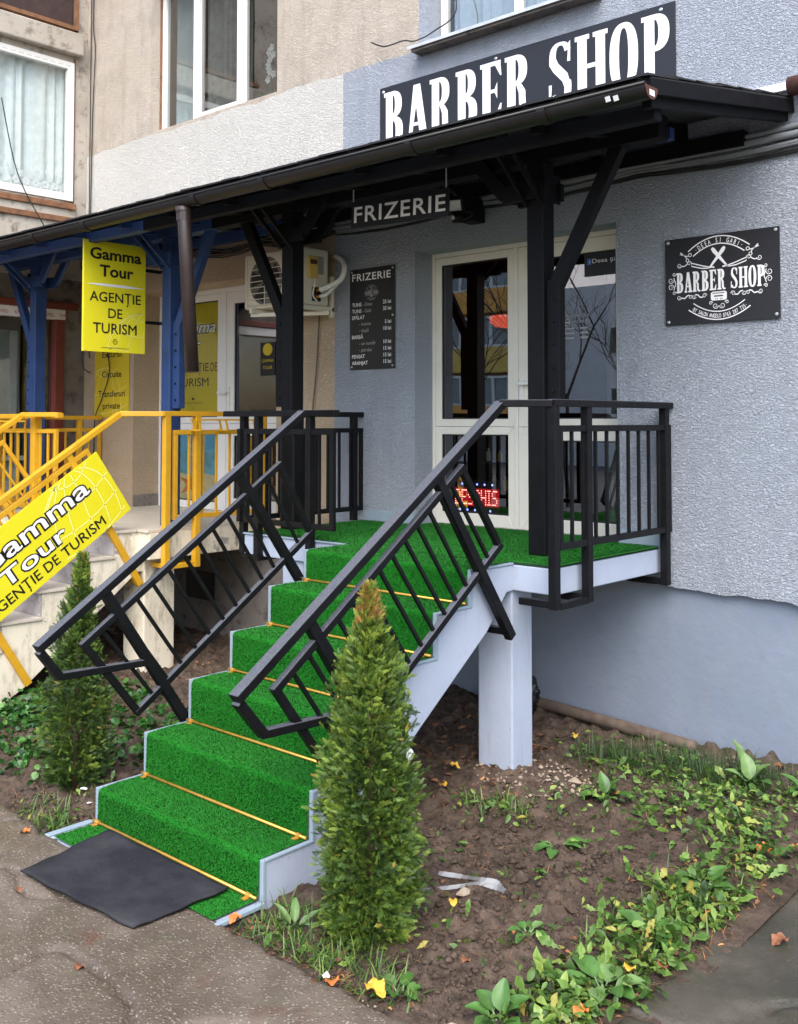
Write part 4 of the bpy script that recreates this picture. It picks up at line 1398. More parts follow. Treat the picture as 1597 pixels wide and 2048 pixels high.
# shingle courses with ragged edges, each course one strip of tabs
nrow = 7
for r_ in range(nrow):
    y0 = YF + (-YF) * r_ / nrow - 0.03
    y1 = YF + (-YF) * (r_ + 1) / nrow + 0.02
    x = CX0
    m2 = MB()
    while x < CX1 - 0.01:
        w = min(random.uniform(0.16, 0.24), CX1 - x)
        j = random.uniform(-0.012, 0.012)
        lift = random.uniform(0.0, 0.006)
        za = lambda y: RF + (y - YF) * slope
        y1c = min(y1, -0.002)
        a, b = x + 0.003, x + w - 0.003
        o = 0.016 + 0.002 * (r_ % 2)
        m2.add([(a, y0 + j, za(y0) + o + lift), (b, y0 + j * 0.4, za(y0) + o + lift * 0.5), (b, y1c, za(y1c) + o - 0.008), (a, y1c, za(y1c) + o - 0.008),
                (a, y0 + j, za(y0) + o + lift - 0.011), (b, y0 + j * 0.4, za(y0) + o + lift * 0.5 - 0.011), (b, y1c, za(y1c) + o - 0.012), (a, y1c, za(y1c) + o - 0.012)],
               [(0, 1, 2, 3), (4, 7, 6, 5), (0, 4, 5, 1), (1, 5, 6, 2), (2, 6, 7, 3), (3, 7, 4, 0)])
        x += w
    m2.build('shingle_course', 'shingle', can)
m2 = MB()
m2.prism([(YF, RF - 0.022), (YF, RF), (-0.003, RW), (-0.003, RW - 0.022)], 'x', CX0, CX1 - 0.004)
m2.build('roof_deck', 'soffit', can)
# rafters and battens under the deck
nx = 13
for i in range(nx):
    x = CX0 + 0.08 + (CX1 - CX0 - 0.14) * i / (nx - 1)
    m2 = MB()
    m2.prism([(YF + 0.06, RF - 0.115), (YF + 0.06, RF - 0.016), (-0.004, RW - 0.024), (-0.004, RW - 0.125)], 'x', x - 0.025, x + 0.025)
    m2.build('rafter', 'blacktimber' if x > -4.2 else 'bluetimber', can, 0.003)
m2 = MB(); m2.bar((CX1 - 0.012, YF, RF - 0.040), (CX1 - 0.012, -0.004, RW - 0.046), 0.022, 0.072, (1, 0, 0)); m2.build('barge_board', 'blacktimber', can, 0.003)
# front purlin and main beam
for (x0, x1, mt) in ((CX0, -4.18, 'bluetimber'), (-4.18, -0.16, 'blacktimber')):
    MB().box(x0, x1, -1.49, -1.42, 3.318, 3.392).build('front_purlin', mt, can, 0.003)
    MB().box(x0 + 0.01, x1 - (0.30 if x1 > -1 else 0), -0.885, -0.775, 3.415, 3.545).build('main_beam', mt, can, 0.004)
    MB().box(x0, x1 - (0.2 if x1 > -1 else 0), -0.07, -0.006, 3.52, 3.61).build('wall_plate', mt, can, 0.003)
MB().box(-0.62, -0.52, -0.64, -0.585, 3.47, 3.535).build('beam_stub', 'bluetimber', can, 0.003, label='blue painted timber end under the eave')

# posts and braces: two portals, each post clasped by a collar with twin inner braces, one long outer brace and two thin eave struts
PW = 0.112
def post_set(xc, inner, mat, zb, ztop=3.414):
    yc = -0.83
    m2 = MB(); m2.box(xc - PW / 2, xc + PW / 2, yc - PW / 2, yc + PW / 2, zb, ztop); m2.build('post', mat, can, 0.006)
    s = inner                                # direction of the other post
    for o in (-1, 1):
        y = yc + o * (PW / 2 + 0.020)
        m2 = MB(); m2.box(min(xc - s * 0.10, xc + s * 0.20), max(xc - s * 0.10, xc + s * 0.20), y - 0.018, y + 0.018, 3.20, 3.30)
        m2.build('collar', mat, can, 0.003)
        m2 = MB(); m2.bar((xc + s * 0.19, y, 3.25), (xc + s * 0.47, y, 3.56), 0.034, 0.085, (0, 1, 0)); m2.build('inner_brace', mat, can, 0.003)
    # long outer brace with its vertical leg
    xo = xc - s * (PW / 2 + 0.045)
    m2 = MB(); m2.box(xo - 0.042, xo + 0.042, yc - 0.03, yc + 0.03, 2.055, 2.745); m2.build('outer_leg', mat, can, 0.003)
    m2 = MB(); m2.bar((xo - s * 0.0, yc, 2.70), (xc - s * 0.53, yc, 3.47), 0.058, 0.078, (0, 1, 0)); m2.build('outer_brace', mat, can, 0.003)
    for k in range(5):
        m2 = MB(); m2.tube([(xo, yc - 0.028, 2.12 + 0.13 * k), (xo, yc - 0.038, 2.12 + 0.13 * k)], 0.009, 8); m2.build('bolt', 'blackdry', can)
    # plate on the outer face
    m2 = MB(); m2.box(min(xc - s * 0.075, xc - s * 0.063), max(xc - s * 0.075, xc - s * 0.063), yc - 0.075, yc + 0.095, 3.185, 3.345); m2.build('plate', mat, can, 0.002)
    # thin struts out to the eave
    for o in (-0.05, 0.05):
        m2 = MB(); m2.bar((xc + o, yc - PW / 2 - 0.005, 3.175), (xc + o, -1.26, 3.50), 0.022, 0.03, (1, 0, 0)); m2.build('eave_strut', mat, can, 0.002)
post_set(-1.226, -1, 'blacktimber', 1.206)
post_set(-3.318, 1, 'blacktimber', 1.206)
post_set(-4.755, -1, 'bluetimber', 1.128)
post_set(-6.875, 1, 'bluetimber', 1.128)

# gutter: half round, sleeves at the joints, end cap, downpipe
gt = MB()
GR, GY, GZ = 0.054, YF - 0.026, 3.404
na = 14
def gutter_len(mb_, x0, x1, r0, r1):
    ring = []
    for r_ in (r0, r1):
        for k in range(na + 1):
            a = math.pi + math.pi * k / na
            ring.append((GY + r_ * math.cos(a), GZ + r_ * math.sin(a)))
    n1 = na + 1
    vs = [(x0, y, z) for y, z in ring] + [(x1, y, z) for y, z in ring]
    fs = []
    N = 2 * n1
    for k in range(na):
        fs.append((k, k + 1, N + k + 1, N + k))
        fs.append((n1 + k, N + n1 + k, N + n1 + k + 1, n1 + k + 1))
    fs += [(0, N, N + n1, n1), (na, n1 + na, N + n1 + na, N + na)]
    for k in range(na):
        fs.append((k, n1 + k, n1 + k + 1, k + 1)); fs.append((N + k, N + k + 1, N + n1 + k + 1, N + n1 + k))
    mb_.add(vs, fs)
gutter_len(gt, CX0, CX1 + 0.005, GR, GR - 0.006)
go = gt.build('gutter', 'gutter', can, smooth=False)
m2 = MB(); m2.tube([(CX0, GY - GR, GZ + 0.004), (CX1 + 0.004, GY - GR, GZ + 0.004)], 0.0085, 8); m2.build('gutter_bead', 'gutter', go, smooth=True)
for x in (-6.35, -5.36, -4.62, -3.30, -2.62, -1.45, -0.62):
    m2 = MB(); gutter_len(m2, x - 0.022, x + 0.022, GR + 0.007, GR + 0.0005); m2.build('gutter_sleeve', 'gutter', go)
cp = MB()
cp.add([(CX1 + 0.0055, GY + GR * math.cos(math.pi + math.pi * k / na), GZ + GR * math.sin(math.pi + math.pi * k / na)) for k in range(na + 1)], [tuple(range(na + 1))])
cp.add([(CX1 + 0.010, GY + GR * 1.04 * math.cos(math.pi + math.pi * k / na), GZ + GR * 1.04 * math.sin(math.pi + math.pi * k / na)) for k in range(na + 1)], [tuple(range(na + 1))])
cp.build('gutter_end_cap', 'rust', go, recalc=False)
B_ = Board((CX1 + 0.0105, GY, GZ - 0.03), (0, 1, 0), (0, 0, 1))
m2 = MB(); put_poly(m2, B_, [(-0.022, -0.012), (0.024, -0.012), (0.024, 0.014), (-0.022, 0.014)]); m2.build('white_label', 'white', go, recalc=False)
m2 = MB()
for (x, z) in ((-0.175, -0.020), (-0.135, -0.034)):
    a = math.radians(205)
    c = Vector((CX1 + x, GY - GR - 0.001, GZ + z))
    B_ = Board((CX1 + x, GY + (GR + 0.002) * math.cos(R(180 + 25)), GZ + (GR + 0.002) * math.sin(R(180 + 25)) + z * 0.3), (1, 0, 0), (0, -0.42, 0.9))
    put_poly(m2, B_, [(-0.012, -0.012), (0.014, -0.010), (0.012, 0.014), (-0.013, 0.012)])
m2.build('white_label', 'white', go, recalc=False)
dp = MB()
dx = -3.458
dp.tube([(dx, GY, GZ - 0.05), (dx, GY, 3.30)], [0.058, 0.048], 16)
dp.tube([(dx, GY, 3.31), (dx + 0.005, GY, 3.28), (dx + 0.085, GY + 0.015, 2.27)], 0.045, 16)
d_ = dp.build('downpipe', 'pipebrown', can, smooth=False, bevel=0.0)
for p in d_.data.polygons: p.use_smooth = len(p.vertices) == 4
m2 = MB(); m2.tube([(dx + 0.002, GY, 3.335), (dx + 0.002, GY, 3.262)], 0.050, 16); m2.build('pipe_collar', 'pipebrown', d_)

# neighbour's flashing at the right edge of the picture
fl = MB(); fl.box(-0.40, 3.0, -0.03, -0.001, 3.795, 3.842)
tag(fl.build('roof_flashing', 'white', None, 0.004), 'white flashing strip on the grey wall right of the canopy', 'flashing')
ng = MB(); ng.tube([(-0.085, -0.09, 3.79), (3.0, -0.09, 3.79)], 0.055, 14)
tag(ng.build('neighbour_gutter', 'rust', None, 0, True), 'brown gutter end at the right edge above the grey wall', 'gutter')

# ================================================================== cables on the wall
def sag_line(x0, x1, z0, z1, y, sag, n=30, jit=0.0, seed=0):
    rr = random.Random(seed)
    out = []
    for i in range(n + 1):
        u = i / n
        spans = abs(math.sin(u * math.pi * 4))
        out.append((x0 + (x1 - x0) * u, y + rr.uniform(-jit, jit) * 0.3, z0 + (z1 - z0) * u - sag * spans + rr.uniform(-jit, jit)))
    return out
cb = thing('cable_bundle', 'sagging bundle of cables pinned along the wall under the canopy', 'cables', (-2, -0.02, 3.45))
specs = [(0.011, 3.505, 3.44, 0.022, 'cablegrey'), (0.022, 3.555, 3.475, 0.012, 'cablegrey'), (0.009, 3.48, 3.43, 0.035, 'cable'), (0.013, 3.525, 3.455, 0.03, 'cablegrey'),
         (0.007, 3.47, 3.445, 0.045, 'cable'), (0.017, 3.60, 3.51, 0.010, 'cablegrey'), (0.006, 3.455, 3.43, 0.03, 'cable')]
for i, (r_, za_, zb_, sg, mt) in enumerate(specs):
    m2 = MB(); m2.tube(sag_line(1.6, -3.72, za_ + 0.03, zb_, -0.012 - r_, sg, 60, 0.002, i), r_, 7); m2.build('cable', mt, cb, smooth=True)
for i in range(6):
    m2 = MB(); m2.tube(sag_line(-3.70, -7.3, 3.44 + 0.012 * i, 3.47 + 0.015 * i, -0.03 - 0.008 * (i % 3), 0.05, 40, 0.004, 20 + i), 0.006, 6); m2.build('cable', 'cable', cb, smooth=True)
jb = MB(); jb.box(-2.36, -2.24, -0.14, -0.012, 3.33, 3.50); jo = jb.build('junction_box', 'blackdry', cb, 0.005)
# thin wires on the left corner and across
wires = [([(-7.36, -0.02, 7), (-7.36, -0.02, 5.6), (-7.35, -0.025, 4.6), (-7.36, -0.02, 3.8), (-7.34, -0.03, 3.0), (-7.3, -0.03, 2.6)], 'thin black cable running down the inner corner beside the left window'),
         ([(-7.30, -0.02, 7), (-7.32, -0.02, 6.1), (-7.28, -0.02, 5.8), (-7.31, -0.02, 5.2), (-7.33, -0.02, 4.2), (-7.32, -0.02, 3.85)], 'second black cable looping down the inner corner'),
         ([(-7.40, -0.96, 5.1), (-7.38, -0.80, 4.4), (-7.36, -0.55, 3.95), (-7.38, -0.35, 3.70)], 'loose thin wire hanging across the left window'),
         ([(-6.98, -0.03, 2.70), (-6.93, -0.03, 2.45), (-7.05, -0.03, 2.2), (-7.16, -0.04, 2.0), (-7.18, -0.04, 1.7), (-7.22, -0.04, 1.3)], 'thin wire trailing over the yellow wall poster'),
         ([(-7.28, -0.03, 2.8), (-7.34, -0.05, 2.75), (-7.38, -0.07, 2.62), (-7.36, -0.06, 2.5), (-7.27, -0.04, 2.45)], 'small loop of black wire beside the yellow poster'),
         ([(-3.30, -0.05, 4.86), (-3.15, -0.06, 4.79), (-2.95, -0.07, 4.78), (-2.82, -0.09, 4.74), (-2.70, -0.02, 4.80), (-2.52, 0.02, 4.92), (-2.62, 0.05, 5.3)], 'thin wire curling at the corner of the window ledge')]
for pts, lb in wires:
    cu = [Vector(p) for p in pts]
    sm_ = []
    for i in range(len(cu) - 1):
        p0, p1, p2, p3 = cu[max(i - 1, 0)], cu[i], cu[i + 1], cu[min(i + 2, len(cu) - 1)]
        for k in range(6):
            t = k / 6
            sm_.append(0.5 * ((2 * p1) + (p2 - p0) * t + (2 * p0 - 5 * p1 + 4 * p2 - p3) * t * t + (3 * p1 - p0 - 3 * p2 + p3) * t ** 3))
    sm_.append(cu[-1])
    m2 = MB(); m2.tube(sm_, 0.0055, 6)
    tag(m2.build('wire', 'cable', None, 0, True), lb, 'wire')

# ================================================================== air conditioner
ac = thing('air_conditioner', 'aged white air conditioner outdoor unit on the beige wall behind the black post', 'air conditioner', (-4.1, -0.2, 2.85))
ax0, ax1, ay0, ay1, az0, az1 = -4.43, -3.735, -0.36, -0.075, 2.855, 3.30
MB().box(ax0, ax1, ay0, ay1, az0, az1).build('casing', 'acwhite', ac, 0.018)
fx, fz, fr = -4.16, 3.07, 0.195
m2 = MB(); m2.tube([(fx, ay0 - 0.002, fz), (fx, ay0 + 0.001, fz)], fr, 32); m2.build('fan_opening', 'concdark', ac)
m2 = MB()
for k in range(5):
    a = 2 * math.pi * k / 5
    p = [(fx + 0.03 * math.cos(a), fz + 0.03 * math.sin(a)), (fx + 0.18 * math.cos(a + 0.1), fz + 0.18 * math.sin(a + 0.1)), (fx + 0.18 * math.cos(a + 0.85), fz + 0.18 * math.sin(a + 0.85)), (fx + 0.05 * math.cos(a + 0.9), fz + 0.05 * math.sin(a + 0.9))]
    m2.add([(p[0][0], ay0 - 0.008, p[0][1]), (p[1][0], ay0 - 0.010, p[1][1]), (p[2][0], ay0 - 0.004, p[2][1]), (p[3][0], ay0 - 0.004, p[3][1])], [(0, 1, 2, 3)])
m2.build('fan', 'dark', ac, recalc=False)
m2 = MB()
for k in range(9):
    z = fz - 0.19 + 0.0475 * k
    m2.tube([(fx - 0.215, ay0 - 0.016, z), (fx + 0.215, ay0 - 0.016, z)], 0.0035, 6)
for x in (fx - 0.215, fx + 0.215, fx):
    m2.tube([(x, ay0 - 0.014, fz - 0.205), (x, ay0 - 0.014, fz + 0.205)], 0.0035, 6)
m2.build('fan_grille', 'acwhite', ac)
# service side (facing +x)
MB().box(ax1, ax1 + 0.018, ay0 + 0.055, ay0 + 0.155, 3.06, 3.235).build('service_cover', 'acyellow', ac, 0.006)
MB().box(ax1 + 0.018, ax1 + 0.021, ay0 + 0.07, ay0 + 0.14, 3.17, 3.205).build('cover_window', 'rust', ac)
MB().box(ax1, ax1 + 0.003, ay0 + 0.165, ay0 + 0.225, 3.10, 3.24).build('rating_label', 'acgrey', ac)
MB().box(ax1, ax1 + 0.012, ay0 + 0.10, ay0 + 0.19, 2.885, 2.995).build('valve_plate', 'rubber', ac, 0.004)
for z in (2.92, 2.97):
    m2 = MB(); m2.tube([(ax1 + 0.01, ay0 + 0.145, z), (ax1 + 0.05, ay0 + 0.145, z)], 0.012, 8); m2.build('valve', 'brass', ac)
def spline(pts, k=8):
    cu = [Vector(p) for p in pts]
    out = []
    for i in range(len(cu) - 1):
        p0, p1, p2, p3 = cu[max(i - 1, 0)], cu[i], cu[i + 1], cu[min(i + 2, len(cu) - 1)]
        for j in range(k):
            t = j / k
            out.append(0.5 * ((2 * p1) + (p2 - p0) * t + (2 * p0 - 5 * p1 + 4 * p2 - p3) * t * t + (3 * p1 - p0 - 3 * p2 + p3) * t ** 3))
    return out + [cu[-1]]
m2 = MB(); m2.tube(spline([(ax1 + 0.05, ay0 + 0.145, 2.97), (ax1 + 0.11, ay0 + 0.17, 2.99), (ax1 + 0.18, -0.12, 3.05), (ax1 + 0.19, -0.09, 3.14), (ax1 + 0.12, -0.04, 3.21), (ax1 + 0.04, -0.02, 3.25), (ax1 + 0.0, 0.0, 3.26)]), 0.021, 10); m2.build('insulated_pipe', 'pipewrap', ac, smooth=True)
m2 = MB(); m2.tube(spline([(ax1 + 0.05, ay0 + 0.145, 2.92), (ax1 + 0.10, ay0 + 0.16, 2.93), (ax1 + 0.13, -0.14, 2.99), (ax1 + 0.175, -0.11, 3.06)]), 0.013, 8); m2.build('insulated_pipe', 'pipewrap', ac, smooth=True)
m2 = MB(); m2.tube(spline([(ax1 + 0.02, ay0 + 0.12, 3.06), (ax1 + 0.025, ay0 + 0.11, 3.02), (ax1 + 0.015, ay0 + 0.10, 2.93), (ax1 + 0.02, ay0 + 0.14, 2.885)]), 0.007, 7); m2.build('power_lead', 'acwhite', ac, smooth=True)
for x in (-4.30, -3.76):
    m2 = MB(); m2.bar((x, -0.40, 2.835), (x, -0.002, 2.835), 0.035, 0.035); m2.bar((x, -0.02, 2.77), (x, -0.02, 3.10), 0.035, 0.03); m2.build('wall_bracket', 'acwhite', ac, 0.003)
m2 = MB(); m2.bar((-4.36, -0.34, 2.81), (-3.70, -0.10, 2.80), 0.03, 0.03); m2.build('drip_tray_bar', 'acwhite', ac, 0.003)
m2 = MB(); m2.tube([(-3.90, -0.02, 2.80), (-3.93, -0.02, 2.4), (-4.02, -0.02, 1.7), (-4.06, -0.02, 1.15)], 0.006, 6)
tag(m2.build('drain_hose', 'earthpipe', None, 0, True), 'thin brown drain hose running down the beige wall from the air conditioner', 'hose')

# ================================================================== motion sensor floodlight
fl = thing('floodlight', 'small black floodlight with motion sensor under the canopy beam', 'floodlight', (-2.08, -0.5, 3.3))
c = Vector((-2.085, -0.55, 3.345))
n_ = Vector((0.35, -0.80, -0.45)).normalized(); u_ = Vector((1, 0.44, 0)).normalized(); v_ = n_.cross(u_).normalized()
def obox(mb_, c, u, v, n, a, b, d0, d1):
    vs = [c + u * (i * a) + v * (j * b) + n * d for d in (d0, d1) for i, j in ((-1, -1), (1, -1), (1, 1), (-1, 1))]
    mb_.add(vs, [(0, 1, 2, 3), (7, 6, 5, 4), (0, 4, 5, 1), (1, 5, 6, 2), (2, 6, 7, 3), (3, 7, 4, 0)])
m2 = MB(); obox(m2, c, u_, v_, n_, 0.062, 0.048, -0.03, 0.0); m2.build('housing', 'blackdry', fl, 0.004)
m2 = MB(); obox(m2, c, u_, v_, n_, 0.047, 0.034, 0.0, 0.002); m2.build('lamp_face', 'lampglass', fl)
m2 = MB(); m2.tube([c + Vector((0.035, -0.01, -0.055)), c + Vector((0.035, -0.01, -0.115))], [0.032, 0.034], 12); m2.build('sensor', 'blackdry', fl, smooth=True)
m2 = MB(); m2.tube([c + Vector((0.030, -0.042, -0.09)), c + Vector((0.030, -0.046, -0.09))], 0.014, 10); m2.build('sensor_lens', 'lampglass', fl)
m2 = MB(); m2.tube(spline([c + Vector((0.06, 0, -0.1)), c + Vector((0.11, 0.02, -0.09)), c + Vector((0.12, 0.04, -0.06)), c + Vector((0.07, 0.03, -0.045)), c + Vector((0.0, 0.02, -0.05))]), 0.005, 6); m2.build('lead', 'cable', fl, smooth=True)
m2 = MB(); m2.bar(c - n_ * 0.03, (-2.085, -0.50, 3.42), 0.02, 0.008); m2.bar((-2.085, -0.50, 3.41), (-2.085, -0.776, 3.50), 0.025, 0.008); m2.build('bracket', 'blackdry', fl)
# ================================================================== slab serif display letters (condensed), unit cap height
def ring_part(cx, cy, ro, so, ri, si, a0, a1, n=18):
    vs, fs = [], []
    for i in range(n + 1):
        a = R(a0 + (a1 - a0) * i / n)
        c, s = math.cos(a), math.sin(a)
        e = 0.82
        cc, ss = math.copysign(abs(c) ** e, c), math.copysign(abs(s) ** e, s)
        vs += [(cx + ro * cc, cy + so * ss), (cx + ri * cc, cy + si * ss)]
    fs = [(2 * i, 2 * i + 1, 2 * i + 3, 2 * i + 2) for i in range(n)]
    return vs, fs
def rc(x0, x1, y0, y1):
    return [(x0, y0), (x1, y0), (x1, y1), (x0, y1)], [(0, 1, 2, 3)]
def pg(*p):
    return list(p), [tuple(range(len(p)))]
SE = 0.075
def stem(x, serif=True):
    o = [rc(x, x + 0.18, 0, 1)]
    if serif:
        o += [rc(x - 0.05, x + 0.23, 0, SE), rc(x - 0.05, x + 0.23, 1 - SE, 1)]
    return o
GL = {
    'B': (0.52, stem(0.05) + [ring_part(0.22, 0.755, 0.25, 0.245, 0.07, 0.175, -90, 90), ring_part(0.22, 0.265, 0.28, 0.265, 0.09, 0.19, -90, 90)]),
    'A': (0.56, [pg((0.07, SE), (0.16, SE), (0.31, 0.86), (0.20, 1.0)), pg((0.20, 1.0), (0.37, 1.0), (0.54, SE), (0.36, SE)), rc(0.13, 0.42, 0.26, 0.32),
                 rc(0.02, 0.22, 0, SE), rc(0.29, 0.58, 0, SE)]),
    'R': (0.58, stem(0.05) + [ring_part(0.22, 0.745, 0.26, 0.255, 0.08, 0.18, -90, 90),
                              pg((0.24, 0.52), (0.36, 0.50), (0.44, 0.38), (0.45, 0.14), (0.50, 0.055), (0.58, 0.07), (0.58, 0.02), (0.50, -0.01), (0.40, 0.0), (0.31, 0.10), (0.30, 0.36))]),
    'E': (0.50, stem(0.05) + [rc(0.2, 0.46, 0, SE), rc(0.2, 0.46, 1 - SE, 1), rc(0.2, 0.36, 0.47, 0.53), pg((0.34, SE), (0.46, SE), (0.48, 0.27), (0.45, 0.27)),
                              pg((0.34, 1 - SE), (0.45, 0.74), (0.48, 0.74), (0.46, 1 - SE)), pg((0.33, 0.53), (0.33, 0.47), (0.385, 0.36), (0.385, 0.64))]),
    'S': (0.50, [ring_part(0.26, 0.755, 0.22, 0.245, 0.09, 0.19, 20, 200), ring_part(0.25, 0.255, 0.23, 0.255, 0.09, 0.20, -160, 20),
                 pg((0.04, 0.76), (0.17, 0.76), (0.22, 0.66), (0.40, 0.48), (0.48, 0.26), (0.34, 0.26), (0.30, 0.36), (0.12, 0.54), (0.04, 0.66)),
                 pg((0.40, 0.66), (0.46, 0.66), (0.46, 0.99), (0.42, 0.95)), pg((0.03, 0.01), (0.07, 0.06), (0.09, 0.34), (0.03, 0.34))]),
    'H': (0.60, stem(0.05) + stem(0.40) + [rc(0.2, 0.40, 0.46, 0.53)]),
    'O': (0.54, [ring_part(0.27, 0.5, 0.26, 0.515, 0.085, 0.43, 0, 360, 40)]),
    'P': (0.52, stem(0.05) + [ring_part(0.22, 0.72, 0.27, 0.28, 0.08, 0.20, -90, 90)]),
    ' ': (0.22, [])}
def letter_line(parent, board, mat, *a, **k):
    m_ = MB(); put_text(m_, board, *a, **k); return m_.build('lettering', mat, parent, recalc=False)
def slab_letters(parent, board, txt, x, y, w, h, mat, lift=0.002):
    tot = sum(GL[c][0] for c in txt) + 0.05 * (len(txt) - 1)
    k = w / tot
    cx = x
    for ch in txt:
        m_ = MB()
        for n, (vs, fs) in enumerate(GL[ch][1]):
            m_.add([board.p(cx + a * k, y + b * h, lift + 0.0003 * n) for a, b in vs], fs)
        if GL[ch][1]:
            m_.build('letter', mat, parent, recalc=False)
        cx += (GL[ch][0] + 0.05) * k
def slab_text(mb_, board, txt, x, y, w, h, lift=0.002):
    tot = sum(GL[c][0] for c in txt) + 0.05 * (len(txt) - 1)
    k = w / tot
    cx = x
    n = 0
    for ch in txt:
        for vs, fs in GL[ch][1]:
            mb_.add([board.p(cx + a * k, y + b * h, lift + 0.00025 * (n % 9)) for a, b in vs], fs)
            n += 1
        cx += (GL[ch][0] + 0.05) * k

def board_thing(name, label, cat, origin, right, up, w, h, mat, thick=0.006, edge=None):
    b = Board(origin, right, up)
    t = thing(name, label, cat, origin)
    m2 = MB()
    vs = [b.p(x, y, l) for l in (-thick, 0) for x, y in ((0, 0), (w, 0), (w, h), (0, h))]
    m2.add(vs, [(3, 2, 1, 0), (4, 5, 6, 7), (0, 1, 5, 4), (1, 2, 6, 5), (2, 3, 7, 6), (3, 0, 4, 7)])
    m2.build('panel', mat, t, 0.001)
    return t, b

# ------------------------------------------------------------------ big fascia sign
t, b = board_thing('shop_sign', 'large black sign board with white BARBER SHOP letters above the canopy', 'sign', (-3.242, -0.014, 3.86), (1, 0, 0), (0, 0, 1), 2.445, 0.635, 'signblack', 0.008)
slab_letters(t, b, 'BARBER SHOP', 0.045, 0.172, 2.375, 0.415, 'white')
screws(t, b, [(0.035, 0.60), (1.10, 0.605), (2.35, 0.605), (0.035, 0.03), (2.41, 0.03)], 0.013)

